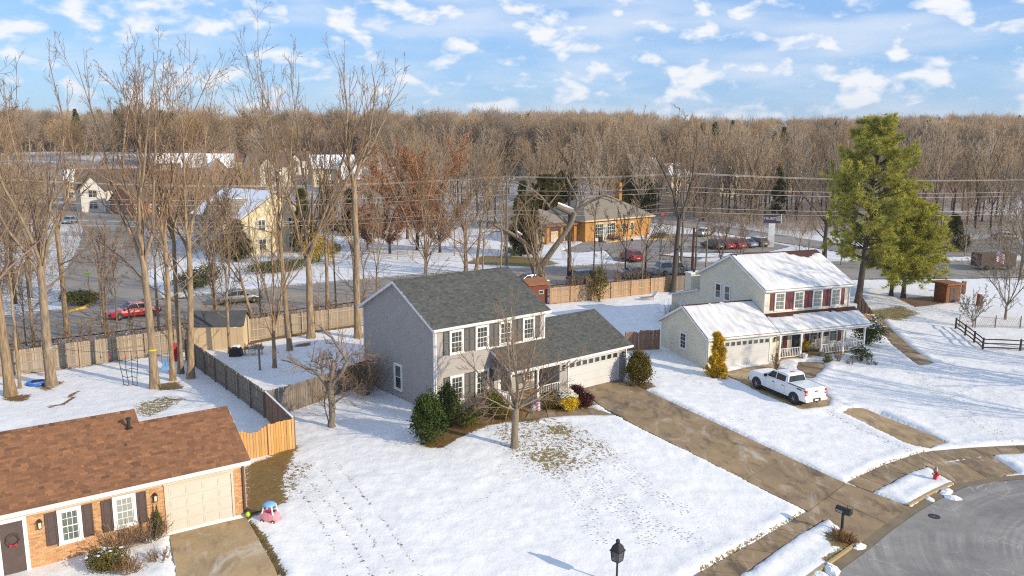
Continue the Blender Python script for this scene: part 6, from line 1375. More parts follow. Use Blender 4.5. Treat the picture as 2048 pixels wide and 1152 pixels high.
def shed_red():
    P = at(1058, 612); e = thing('garden_shed', 'small dark red shed at the end of the back fence', 'shed', P, .56); m = MB(); m.box(0, 2.3, 0, 1.9, -.2, 2.05); m.build('wall', 'shed_red', e)
    m = MB()
    for k in range(8): m.box(-.006 + k * .29, .006 + k * .29, -.012, 0, 0, 2.05)
    m.box(-.03, .07, -.02, .0, 0, 2.05); m.box(2.23, 2.33, -.02, 0, 0, 2.05); m.build('batten', 'shed_red', e)
    MB().prism([(-.2, 2.25), (1.1, 2.75), (2.1, 2.2), (2.1, 2.1), (1.1, 2.62), (-.2, 2.13)], -.2, 2.5, 'x').build('roof', 'roof_redbrown', e); m = MB(); m.box(1.2, 1.8, -.05, -.01, 1.15, 1.55); w = m.build('window', 'trim_white', e); MB().box(1.24, 1.76, -.058, -.05, 1.19, 1.51).build('pane', 'glass', w)
shed_red()
def bird_feeder():
    e = thing('bird_feeder', 'wooden bird table on a post in the snowy yard by the tan shed', 'bird feeder', rooted(520, 742)); MB().box(-.06, .06, -.06, .06, -.2, 1.7).build('post', 'wood_grey', e); m = MB(); m.box(-.32, .32, -.25, .25, 1.7, 1.74)
    for a in (-.32, .28): m.box(a, a + .04, -.25, .25, 1.74, 1.82)
    m.build('tray', 'wood_grey', e); MB().prism([(-.42, -.34), (.42, -.34), (.42, .34), (-.42, .34)], 2.0, 2.02, 'z')
bird_feeder()
e = thing('log_store', 'wooden log rack with chopped firewood beside the tan shed', 'log rack', rooted(489, 713), .3); m = MB()
for x in (0, 1.3):
    for y in (0, .6): m.box(x, x + .08, y, y + .08, -.1, .95)
m.build('frame', 'wood_raw', e); MB().box(-.05, 1.43, -.05, .7, .55, .6).build('shelf', 'wood_raw', e); lm = MB().tube([(0, -.2, 0), (0, .2, 0)], [.07, .07], 7).mesh('log', 'wood_raw'); rr_ = random.Random(3)
for i in range(16): link('log', lm, e, (.12 + (i % 8) * .16, .3 + rr_.uniform(-.05, .05), .67 + (i // 8) * .13))
for (px, py, nm, lab, mt) in ((473, 713, 'grill_cover', 'dark covered grill beside the log rack', 'dark_metal'),):
    e = thing(nm, lab, 'grill', rooted(px, py)); m = MB(); m.prism([(-.5, 0), (.5, 0), (.42, .55), (.2, .85), (-.2, .85), (-.42, .55)], -.3, .3); m.build('cover', mt, e); MB().prism([(-.3, .77), (.3, .77), (.2, .9), (-.2, .9)], -.28, .28).build('snow_cap', 'snow_clean', e)
e = thing('garden_chair', 'white slatted garden chair in the snow by the log rack', 'chair', rooted(500, 715), .5); m = MB()
for x in (0, .5):
    for y in (0, .5): m.box(x, x + .05, y, y + .05, -.05, .4 if y == 0 else .85)
m.build('frame', 'plastic_white', e); m = MB()
for k in range(4): m.box(-.02, .57, .03 + k * .13, .12 + k * .13, .4, .43)
m.build('seat', 'plastic_white', e); m = MB()
for k in range(3): m.box(0, .55, .5, .53, .5 + k * .13, .58 + k * .13)
m.build('backrest', 'plastic_white', e)
# play yard
def ring_pool():
    e = thing('paddling_pool', 'blue plastic paddling pool ring lying in the snow by a flared trunk', 'paddling pool', rooted(75, 769)); m = MB(); N = 28
    def tor(R_, r_, z, nm, mt):
        V = []; F = []
        for i in range(N):
            a = 6.2832 * i / N
            for j in range(8): b = 6.2832 * j / 8; V.append(((R_ + r_ * math.cos(b)) * math.cos(a), (R_ + r_ * math.cos(b)) * math.sin(a), z + r_ * math.sin(b)))
        for i in range(N):
            for j in range(8): F.append((i * 8 + j, ((i + 1) % N) * 8 + j, ((i + 1) % N) * 8 + (j + 1) % 8, i * 8 + (j + 1) % 8))
        q = MB(); q.add(V, F); q.build(nm, mt, e, True)
    tor(.62, .09, .12, 'rim', 'plastic_blue'); tor(.6, .07, .03, 'base_ring', 'plastic_blue'); MB().lathe([(.5, .0), (.52, .06), (.0, .09)], 20).build('snow_filling', 'snow_clean', e, True)
ring_pool()
e = thing('play_box', 'small pink and purple play bench by the fence', 'toy', rooted(88, 756), .3); m = MB(); m.box(0, .5, 0, .35, .35, .42); m.build('seat', 'plastic_pink', e)
for x in (0, .42):
    for y in (0, .28): MB().box(x, x + .08, y, y + .07, 0, .35).build('leg', 'plastic_pink', e)
MB().box(0, .5, .3, .35, .42, .8).build('backrest', 'plastic_magenta', e)
def rope_net():
    e = thing('climbing_net', 'black rope climbing net hanging beside the tall trunk', 'climbing net', rooted(262, 774)); xs = (-.55, -.2, .15, .5); H_ = 2.55
    for i, x in enumerate(xs):
        pts = [(x * (1.25 - .35 * (1 - k / 8)), .06 * math.sin(k + i), .12 + (H_ - .12) * k / 8) for k in range(9)]; MB().tube(pts, .022, 6).build('rope', 'rope_black', e)
    for k in range(4):
        z = .15 + k * .58; w = 1.25 - .35 * (1 - z / H_); pts = [(x * w, .05 * math.sin(z * 3 + j), z + (-.08 if j % 2 else .05)) for j, x in enumerate(xs)]; MB().tube(pts, .02, 6).build('rung', 'rope_black', e)
rope_net()
P1, P2 = at(104, 772), at(310, 777)
e = thing('slack_line', 'rope line strung between two trunks above the play yard', 'rope line', (P1.x, P1.y, P1.z)); d = P2 - P1
MB().tube([(d.x * t, d.y * t, 2.75 - .25 * math.sin(math.pi * t) + d.z * t) for t in np.linspace(0, 1, 9)], .015, 5).build('line', 'rope_black', e)
m = MB(); m.lathe([(.31, 2.7), (.31, 2.79)], 16, (0, 0, 0)); m.build('strap', 'plastic_lightblue', e); m = MB(); m.lathe([(.285, 2.7), (.285, 2.79)], 16, (d.x, d.y, d.z)); m.build('strap', 'plastic_yellow', e)
for k, t in enumerate((.5, .58, .66, .74)):
    x, y, z = d.x * t, d.y * t, 2.75 - .25 * math.sin(math.pi * t) + d.z * t; m = MB(); m.tube([(x, y, z), (x, y, z - .35)], .008, 4); m.lathe([(.02, 0), (.06, .05), (.05, .1), (.02, .14)], 8, (x, y, z - .45)); m.build('hanging_ring', 'plastic_magenta' if k % 2 else 'rope_black', e)
def toy_swing():
    e = thing('toddler_swing', 'light blue toddler bucket swing hanging from ropes', 'swing', rooted(332, 752)); m = MB(); m.prism([(-.2, .45), (.2, .45), (.24, .75), (-.24, .75)], -.16, .16); m.build('seat', 'plastic_lightblue', e); MB().box(-.2, .2, .14, .19, .75, 1.0).build('backrest', 'plastic_lightblue', e)
    for x in (-.22, .22): MB().tube([(x, 0, .75), (x * .9, .05, 5.6)], .012, 4).build('rope', 'rope_black', e)
    MB().cbox((.28, -.1, .4), (.14, .1, .08)).build('foot_rest', 'plastic_magenta', e); MB().tube([(-1.6, .05, 5.6), (1.9, .05, 5.75)], [.07, .05], 7).build('branch_beam', 'wood_grey', e)
toy_swing()
for (px, py, mt, w_, h_, lab) in ((204, 722, 'plastic_yellow', .1, .75, 'yellow plastic bat leaning on the tan fence'), (214, 721, 'plastic_lightblue', .12, .6, 'pale blue toy bottle leaning on the tan fence'), (226, 719, 'plastic_orange', .28, .55, 'orange toy leaning on the tan fence'), (243, 717, 'plastic_white', .1, .6, 'white toy stick by the tan fence')):
    p = at(px, py); e = thing('toy', lab, 'toy', p); m = MB(); m.lathe([(w_ * .5, 0), (w_ * .62, h_ * .3), (w_ * .5, h_ * .7), (w_ * .22, h_ * .8), (w_ * .25, h_)], 10); m.build('body', mt, e, True); MB().lathe([(w_ * .27, h_), (w_ * .27, h_ + .04)], 8).build('cap', 'plastic_white', e)
e = thing('climbing_toy', 'red plastic slide tower half hidden behind the fence corner', 'toy', rooted(353, 722), .6); m = MB(); m.box(-.35, .35, -.3, .3, .0, .9); m.prism([(-.4, .9), (.4, .9), (.25, 1.35), (-.25, 1.35)], -.33, .33); m.build('tower', 'plastic_red', e); m = MB(); m.prism([(.35, .8), (.35, .9), (1.5, .12), (1.5, .04)], -.25, .25); m.build('slide', 'plastic_pink', e)
# toy car and ball by the brick garage
def toy_car():
    e = thing('toy_car', 'pink ride-on toy car with light blue roof by the brick garage', 'toy car', rooted(541, 1042), R(-12)); e.scale = (.87, .87, .87)
    m = MB(); st = [(-.46, .22, .10, .42), (-.40, .28, .08, .50), (-.2, .31, .07, .53), (.1, .31, .07, .52), (.32, .28, .08, .47), (.45, .2, .12, .38)]; V = []; F = []
    for x, w, z0, z1 in st: V += [(x, -w * .8, z0), (x, -w, z0 + .1), (x, -w * .95, z1), (x, w * .95, z1), (x, w, z0 + .1), (x, w * .8, z0)]
    for i in range(5):
        for j in range(6): F.append((i * 6 + j, (i + 1) * 6 + j, (i + 1) * 6 + (j + 1) % 6, i * 6 + (j + 1) % 6))
    F += [tuple(range(6))[::-1], tuple(range(30, 36))]; m.add(V, F); m.build('body', 'plastic_pink', e)
    MB().lathe([(.34, 0), (.33, .06), (.26, .12), (.1, .15), (0, .155)], 18, (-.03, 0, .88)).build('roof', 'plastic_lightblue', e, True)
    for x, y in ((.3, .24), (.3, -.24), (-.34, .24), (-.34, -.24)): MB().tube([(x, y, .45), (x * .8, y * .95, .7), (x * .68, y * .85, .92)], [.045, .04, .045], 7).build('pillar', 'plastic_white', e)
    MB().box(-.2, .12, -.16, .16, .3, .56).build('seat', 'plastic_magenta', e); MB().lathe([(.0, 0), (.11, .0), (.11, .03), (0, .03)], 12, (.2, 0, .56)).build('steering_wheel', 'rope_black', e)
    for x in (-.3, .3):
        for y in (-.3, .3): w = MB().lathe([(.09, -.035), (.1, -.02), (.1, .02), (.09, .035)], 14, (x, y, .1), 'y').build('wheel', 'rope_black', e); MB().lathe([(.05, -.042), (.05, .042)], 10, (x, y, .1), 'y').build('hub', 'plastic_white', w)
toy_car()
e = thing('ball', 'lime green ball on the ground by the brick garage corner', 'ball', rooted(496, 1034)); MB().lathe([(.0, .0), (.07, .02), (.11, .07), (.125, .125), (.11, .18), (.07, .23), (0, .25)], 14).build('shell', 'plastic_green', e, True)
m = MB(); 
for a in (0, 1.57): m.tube([(.127 * math.cos(t) * math.cos(a), .127 * math.cos(t) * math.sin(a), .125 + .127 * math.sin(t)) for t in np.linspace(-1.5, 1.5, 9)], .006, 4)
m.build('seam', 'plastic_yellow', e)
def scooter():
    e = thing('scooter', 'dark toy scooter lying beside the brick garage corner', 'scooter', rooted(512, 1028), .5); MB().box(-.3, .3, -.07, .07, .06, .1).build('deck', 'rope_black', e); MB().tube([(.3, 0, .1), (.55, .1, .16), (.9, .2, .14)], .025, 6).build('handle_stem', 'dark_metal', e); MB().tube([(.88, 0, .15), (.92, .4, .15)], .02, 6).build('handlebar', 'rope_black', e)
    for x in (-.34, .36): MB().lathe([(.06, -.02), (.07, 0), (.06, .02)], 12, (x, 0, .07), 'y').build('wheel', 'dark_metal', e)
scooter()
# hydrant, mailbox, lamp
def hydrant():
    e = thing('fire_hydrant', 'red fire hydrant with silver bonnet in the snow by the kerb', 'fire hydrant', rooted(1870, 961), .3)
    MB().lathe([(.15, -.1), (.15, .04), (.115, .06), (.105, .5), (.13, .53), (.13, .57)], 16).build('barrel', 'plastic_red', e, True); MB().lathe([(.14, .57), (.14, .6), (.11, .64), (.09, .72), (.05, .78), (.035, .8), (.035, .86), (0, .865)], 16).build('bonnet', 'wire', e, True)
    for a in (0, math.pi): m = MB(Matrix.Rotation(a, 4, 'Z')); m.lathe([(.05, .09), (.05, .17), (.062, .17), (.062, .21), (.02, .22)], 12, (0, 0, .42), 'x'); m.build('hose_nozzle', 'wire', e)
    m = MB(); m.lathe([(.07, -.2), (.085, -.2), (.085, -.14), (.07, -.1)], 12, (0, 0, .4), 'y'); m.build('pumper_nozzle', 'plastic_red', e)
hydrant()
def text_mesh(s, size, matn, name, parent, M):
    cu = bpy.data.curves.new('t', 'FONT'); cu.body = s; cu.size = size; cu.extrude = .004; cu.align_x = 'CENTER'; cu.align_y = 'CENTER'; o = bpy.data.objects.new('t', cu); COL.objects.link(o); bpy.context.view_layer.update()
    me = bpy.data.meshes.new_from_object(o); bpy.data.objects.remove(o); me.materials.append(MATS[matn]); q = link(name, me, parent); q.matrix_local = M; return q
def mailbox():
    e = thing('mailbox', 'black mailbox on a post above dry grass by the driveway apron', 'mailbox', rooted(1683, 1066), R(-50))
    MB().box(-.05, .05, -.05, .05, -.3, 1.02).build('post', 'dark_metal', e); MB().box(-.3, .3, -.11, .11, 1.02, 1.05).build('bracket', 'dark_metal', e)
    w, h_ = .15, .15; prof = [(-w, 1.05), (w, 1.05), (w, 1.05 + h_)] + [(w * math.cos(t), 1.05 + h_ + w * math.sin(t)) for t in np.linspace(.3, 2.84, 7)] + [(-w, 1.05 + h_)]
    MB().prism(prof, -.34, .36, 'x').build('box', 'dark_metal', e); MB().prism([(p[0] * 1.06, 1.05 + (p[1] - 1.05) * 1.05) for p in prof], .36, .385, 'x').build('door', 'dark_metal', e); MB().cbox((.4, 0, 1.28), (.03, .06, .03)).build('handle', 'wire', e)
    MB().box(-.3, .02, -w - .008, -w, 1.08, 1.18).build('number_plate', 'line_white', e); [MB().box(-.28 + k_ * .058, -.245 + k_ * .058, -w - .012, -w - .008, 1.1, 1.16).build('numeral', 'rope_black', e) for k_ in range(5)]
    MB().box(.1, .13, w, w + .02, 1.1, 1.4).build('flag', 'plastic_red', e)
mailbox()
def lamp_post():
    d = ray(1233, 1172); t = 31.0 / d[1]; x, y = d[0] * t, 31.0; z = gz(x, y); zt = CAM_H + ray(1233, 1076)[2] * (31.0 / ray(1233, 1076)[1]); h_ = zt - z; s = .70 / math.sqrt(2) / 2
    e = thing('lamp_post', 'black lamp post with square lantern head in the front snow', 'street lamp', (x, y, z), R(47)); hb = h_ - 1.02
    MB().tube([(0, 0, -.3), (0, 0, hb)], [.052, .04], 10).build('post', 'dark_metal', e, True); MB().lathe([(.04, -.06), (.07, -.02), (.07, 0)], 12, (0, 0, hb)).build('collar', 'dark_metal', e)
    m = MB(); b = .17; m.add([(-b, -b, hb), (b, -b, hb), (b, b, hb), (-b, b, hb), (-b, -b, hb + .05), (b, -b, hb + .05), (b, b, hb + .05), (-b, b, hb + .05)], [(3, 2, 1, 0), (4, 5, 6, 7), (0, 1, 5, 4), (1, 2, 6, 5), (2, 3, 7, 6), (3, 0, 4, 7)]); m.build('base_plate', 'dark_metal', e)
    for sx, sy in ((1, 1), (1, -1), (-1, 1), (-1, -1)): MB().bar((sx * b, sy * b, hb + .05), (sx * s * .82, sy * s * .82, hb + .46), .022).build('frame_bar', 'dark_metal', e)
    m = MB(); o1, o2 = s, s * .55
    for (r0, z0_, r1, z1_) in ((s, hb + .46, s, hb + .49), (s * .9, hb + .49, s * .62, hb + .70), (s * .62, hb + .70, s * .28, hb + .80)):
        m.add([(-r0, -r0, z0_), (r0, -r0, z0_), (r0, r0, z0_), (-r0, r0, z0_), (-r1, -r1, z1_), (r1, -r1, z1_), (r1, r1, z1_), (-r1, r1, z1_)], [(3, 2, 1, 0), (4, 5, 6, 7), (0, 1, 5, 4), (1, 2, 6, 5), (2, 3, 7, 6), (3, 0, 4, 7)])
    m.build('hood', 'dark_metal', e); MB().lathe([(.07, .8), (.09, .84), (.09, .92), (.05, .97), (0, 1.0)], 12, (0, 0, hb)).build('finial', 'dark_metal', e, True); MB().lathe([(.03, .05), (.035, .12), (.05, .2), (.03, .28), (0, .3)], 10, (0, 0, hb)).build('bulb', 'lamp_glass', e, True)
    g = MATS.get('clear_glass') or mat('clear_glass', (.9, .92, .92), .02, (.85, .87, .87), 2, trans=1.0)
    for a in range(4):
        m = MB(Matrix.Rotation(a * math.pi / 2, 4, 'Z')); m.add([(-b * .97, -b - .002, hb + .055), (b * .97, -b - .002, hb + .055), (s * .8, -s * .81, hb + .455), (-s * .8, -s * .81, hb + .455), (-b * .97, -b + .002, hb + .055), (b * .97, -b + .002, hb + .055), (s * .8, -s * .806, hb + .455), (-s * .8, -s * .806, hb + .455)], [(0, 1, 2, 3), (7, 6, 5, 4), (0, 4, 5, 1), (1, 5, 6, 2), (2, 6, 7, 3), (3, 7, 4, 0)]); m.build('pane', 'clear_glass', e)
lamp_post()
p = at(1868, 987 + 45); e = thing('drain_cover', 'small round iron cover in the asphalt of the cul-de-sac', 'drain cover', (p.x, p.y, p.z - .016)); MB().lathe([(.3, -.02), (.3, .006), (.27, .009)], 20).build('lid', 'dark_metal', e); MB().lathe([(.05, .009), (.05, .012)], 10).build('lift_plate', 'wire', e)

# lumps of ploughed snow in the gutter
for i, (px, py, w_, lab) in enumerate(((1892, 985, .5, 'lump of dirty snow in the gutter below the hydrant'), (1858, 998, .35, 'small lump of snow by the kerb left of the hydrant'), (1905, 996, .45, 'broken snow clod on the asphalt edge near the hydrant'), (1718, 1094, .45, 'lump of snow in the gutter beside the mailbox'), (1662, 1140, .6, 'long lump of snow along the kerb at the bottom'), (1640, 1152, .5, 'lump of snow at the bottom edge by the kerb'))):
    p = at(px, py); rg = np.random.default_rng(600 + i); m = MB(); n_ = 10; pr = [(w_ * k_, z_) for k_, z_ in ((1, -.05), (.95, .05), (.7, .13), (.35, .19), (.0, .2))]; V = []; F = []
    for r_, z_ in pr:
        for j in range(n_): t = 6.283 * j / n_; q = 1 + .35 * (rg.random() - .5); V.append((r_ * q * math.cos(t), r_ * q * .6 * math.sin(t), z_ * q * w_ * 1.6))
    for a in range(4):
        for j in range(n_): F.append((a * n_ + j, a * n_ + (j + 1) % n_, (a + 1) * n_ + (j + 1) % n_, (a + 1) * n_ + j))
    m.add(V, F); o = m.build('snow_lump', 'snow_clean'); o.location = p; o.rotation_euler = (0, 0, .7 + i); tag(o, lab, 'snow', 'snow lumps along the kerb')
# ------------------------------------------------------------------ shrubs
shrub('holly', 'large glossy dark green holly at the corner of the grey house', rooted(858, 884), 81, 1.1, 1.08, 3.0, 'holly_leaf', 8500, .075, 'egg', lumps=40)
shrub('holly', 'narrow dark green holly between the big holly and the front window', rooted(897, 852), 82, .75, .75, 2.9, 'holly_leaf', 4200, .07, 'egg', lumps=26)
shrub('boxwood', 'low green boxwood under the front windows behind the bare shrub', rooted(985, 822), 83, 1.5, .75, 1.25, 'boxwood_leaf', 5000, .055, 'ball', lumps=30)
shrub('boxwood', 'low green boxwood hedge in front of the bare shrub', rooted(945, 846), 84, 1.7, .6, .9, 'boxwood_leaf', 4200, .055, 'ball', lumps=30)
shrub('boxwood', 'small olive boxwood behind the front-yard tree trunk', rooted(1010, 838), 85, .7, .5, .75, 'olive_leaf', 1500, .045, 'ball')
twig_shrub('bare_shrub', 'pale arching leafless shrub in front of the front windows', rooted(938, 838), 86, 3.0, 1.9, 34, 'twig_grey', per=(7, 4), r=.012)
shrub('boxwood', 'round olive boxwood beside the porch post', rooted(1098, 818), 87, .75, .7, 1.25, 'olive_leaf', 4200, .05, 'ball')
shrub('juniper_bush', 'dark bluish shrub between the boxwood and the yellow bush', rooted(1118, 816), 88, .55, .5, 1.0, 'cedar_leaf', 1400, .05, 'ball', snow=30)
shrub('golden_bush', 'bright yellow bush with snow on top in front of the porch', rooted(1136, 818), 89, .72, .68, 1.3, 'gold_leaf', 4500, .055, 'egg', snow=190)
shrub('maroon_bush', 'maroon leafy bush right of the yellow bush', rooted(1170, 816), 90, .6, .55, 1.05, 'maroon_leaf', 3200, .05, 'ball')
shrub('maroon_bush', 'maroon leafy bush behind the yellow bush by the garage', rooted(1155, 800), 91, .6, .55, 1.15, 'maroon_leaf', 3000, .05, 'ball')
shrub('clipped_yew', 'tall egg-shaped clipped evergreen right of the white garage door', rooted(1276, 768), 92, .95, .92, 2.55, 'olive_leaf', 12000, .065, 'egg', lumps=70, dens_in=.5)
shrub('low_shrub', 'thin low twigs below the clipped evergreen', rooted(1262, 772), 93, .5, .3, .35, 'olive_leaf', 300, .04, 'ball')
pine('golden_cypress', 'golden yellow conifer with snow at the corner of the cream garage', rooted(1434, 754), 94, 3.5, .07, 1.05, .02, 'gold_conifer', 13, 7, .27, wid=.026, rise=.3, clump=7, profile=lambda u: np.clip(1.0 - .82 * u, .1, 1) * (.8 + .3 * np.sin(u * 25)))
shrub('porch_shrub', 'dark evergreen shrub with snow behind the porch corner of the cream house', rooted(1735, 690), 95, 1.5, 1.3, 2.6, 'holly_leaf', 3500, .085, 'ball', snow=160)
shrub('porch_shrub', 'loose evergreen shrub in front of the porch corner railing', rooted(1722, 722), 96, 1.0, .8, 1.4, 'cedar_leaf', 1500, .07, 'egg', snow=60)
shrub('boxwood', 'small clipped boxwood by the right post of the front steps', rooted(1655, 726), 97, .5, .45, .75, 'cedar_leaf', 1300, .04, 'ball')
for i, (px, py, w_, h_, n_, mt, lab) in enumerate(((1552, 738, .5, 1.3, 16, 'dry_stem', 'dry tan ornamental grass between the garage and the porch railing'), (1677, 724, .5, 1.1, 14, 'dry_stem', 'dry brown stems in front of the middle porch post'), (1700, 728, 1.2, .5, 16, 'twig', 'low snowy twigs in the bed before the porch'), (1745, 730, 1.0, .5, 14, 'twig', 'low twigs at the right end of the porch bed'), (1690, 1082, .9, .6, 40, 'dry_stem', 'dry brown ornamental grass under the mailbox'), (1672, 1070, .5, .4, 18, 'dry_stem', 'small dry tuft left of the mailbox post'), (1705, 1092, .5, .35, 18, 'dry_stem', 'small dry tuft at the kerb by the mailbox'),
      (240, 1100, 1.5, 1.3, 40, 'twig', 'brown twiggy shrub under the windows of the brick house'), (300, 1085, 1.1, 1.2, 30, 'twig', 'brown twiggy shrub left of the cream garage door'), (255, 1148, 1.4, .9, 30, 'dry_stem', 'dry rusty shrub at the bottom edge by the brick house'), (320, 1125, 1.0, .6, 22, 'twig', 'low twiggy shrub at the edge of the brick house driveway'), (1200, 570, 1.6, 2.6, 20, 'twig', 'bare shrub behind the reddish back fence'), (1345, 640, 1.6, 1.8, 20, 'twig_grey', 'leafless shrub in the yard behind the cream garage'))):
    twig_shrub('dry_plant' if mt == 'dry_stem' else 'bare_shrub', lab, rooted(px, py), 150 + i, w_, h_, n_, mt, 'plant' if mt == 'dry_stem' else 'shrub', per=(5, 3), r=.012)
shrub('juniper_bush', 'dark green upright juniper left of the cream garage door', rooted(318, 1078), 98, .35, .35, 1.5, 'cedar_leaf', 1300, .05, 'cone')
shrub('olive_bush', 'low olive bush at the bottom left by the brick house', rooted(215, 1140), 99, .9, .7, .9, 'olive_leaf', 2200, .05, 'ball', snow=20)
shrub('golden_bush', 'large golden yellow bush beyond the road', rooted(636, 524), 110, 2.3, 2.2, 4.2, 'gold_leaf', 4200, .14, 'egg')
shrub('boxwood', 'dark round shrub right of the golden bush beyond the road', rooted(668, 508), 111, 1.3, 1.2, 1.8, 'cedar_leaf', 1400, .11, 'ball')
shrub('evergreen_hedge', 'long dark hedge beyond the road below the pale house', rooted(560, 545), 112, 5.5, 1.2, 1.8, 'cedar_leaf', 3800, .13, 'ball', lumps=60)
shrub('evergreen_hedge', 'dark clipped hedge at the street corner by the yellow kerb', rooted(160, 610), 113, 2.2, 1.6, 1.6, 'cedar_leaf', 2200, .11, 'ball')
shrub('evergreen_hedge', 'broad green juniper mass beside the road behind the tan shed', rooted(400, 575), 114, 4.5, 2.0, 2.4, 'cedar_leaf', 4200, .12, 'ball', lumps=50, snow=40)
shrub('young_evergreen', 'small leafy evergreen tree in front of the back fence', rooted(1198, 604), 115, 1.1, 1.1, 4.3, 'olive_leaf', 1500, .1, 'egg')
# rough brush between the back fence and the road
def brush(label, spots, seed, hh_, mt='twig'):
    rng = np.random.default_rng(seed); P0 = []
    for (x, y, n) in spots:
        for _ in range(n): P0.append((x + rng.normal(0, 1.0), y + rng.normal(0, .8), gz(x, y) - .05))
    P0 = np.array(P0); n = len(P0); az = rng.random(n) * 6.28; sp = rng.uniform(.05, .7, n); D = np.stack([np.cos(az) * np.sin(sp), np.sin(az) * np.sin(sp), np.cos(sp)], 1)
    a, ra = grow_from(rng, P0, D, hh_ * rng.uniform(.4, 1.15, n), np.full(n, .03), np.full(n, .014), 5, .1, .02); b, rb = spawn(rng, a, ra, 5, .2, 1, .6, .2, .45, .6, 4, .14, .03, .014); c, rc = spawn(rng, b, rb, 3, .2, 1, .6, .2, .5, .7, 3, .14, .03, .012)
    v, q = join([tubes(a, ra, 3), tubes(b, rb, 3), tubes(c, rc, 3)]); o = link('undergrowth', fastmesh('undergrowth', v, q, None, (mt,))); tag(o, label, 'undergrowth', kind='stuff')
lnf = lambda a, b, n, k: [(a[0] + (b[0] - a[0]) * t, a[1] + (b[1] - a[1]) * t, k) for t in np.linspace(0, 1, n)]
brush('tangled brown undergrowth between the left fence and the road', lnf((-44, 60), (-14, 80), 36, 7), 5, 2.2)
brush('brown undergrowth between the grey house fence and the road', lnf((-12, 81), (22, 100), 30, 6), 6, 2.2)
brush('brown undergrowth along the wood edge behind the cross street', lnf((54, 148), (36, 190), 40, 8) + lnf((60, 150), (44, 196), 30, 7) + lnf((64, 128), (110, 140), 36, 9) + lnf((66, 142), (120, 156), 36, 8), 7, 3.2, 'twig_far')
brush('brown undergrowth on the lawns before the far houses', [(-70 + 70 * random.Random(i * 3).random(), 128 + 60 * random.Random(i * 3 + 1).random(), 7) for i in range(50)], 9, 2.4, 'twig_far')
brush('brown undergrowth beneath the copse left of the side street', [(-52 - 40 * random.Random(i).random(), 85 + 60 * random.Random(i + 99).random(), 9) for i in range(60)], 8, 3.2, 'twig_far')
# ------------------------------------------------------------------ houses of the middle distance
mat('wall_cream', (.72, .62, .40), .8, (.62, .53, .35), 1.0); mat('wall_white', (.7, .68, .62), .8, (.6, .58, .52), 1.0); mat('wall_tan', (.46, .36, .24), .8, (.38, .3, .2), 1.0); mat('wall_darkbrown', (.12, .085, .07), .85, (.09, .065, .055), 1.0); mat('wall_brickfar', (.42, .2, .11), .9, (.34, .16, .09), 2.0); mat('roof_rust', (.24, .12, .08), .95, (.17, .09, .06), 1.5); mat('peach', (.72, .5, .3), .8, (.65, .45, .28), 1)
KIND = {'cream': ('wall_cream', 'roof_taupe', True), 'taupe': ('wall_white', 'roof_brown', False), 'brown': ('wall_brickfar', 'roof_brown', False), 'rust': ('wall_tan', 'roof_rust', False), 'snow': ('wall_tan', 'roof_brown', True), 'snowbrick': ('wall_brickfar', 'roof_rust', True), 'darkbrown': ('wall_darkbrown', 'roof_taupe', False)}
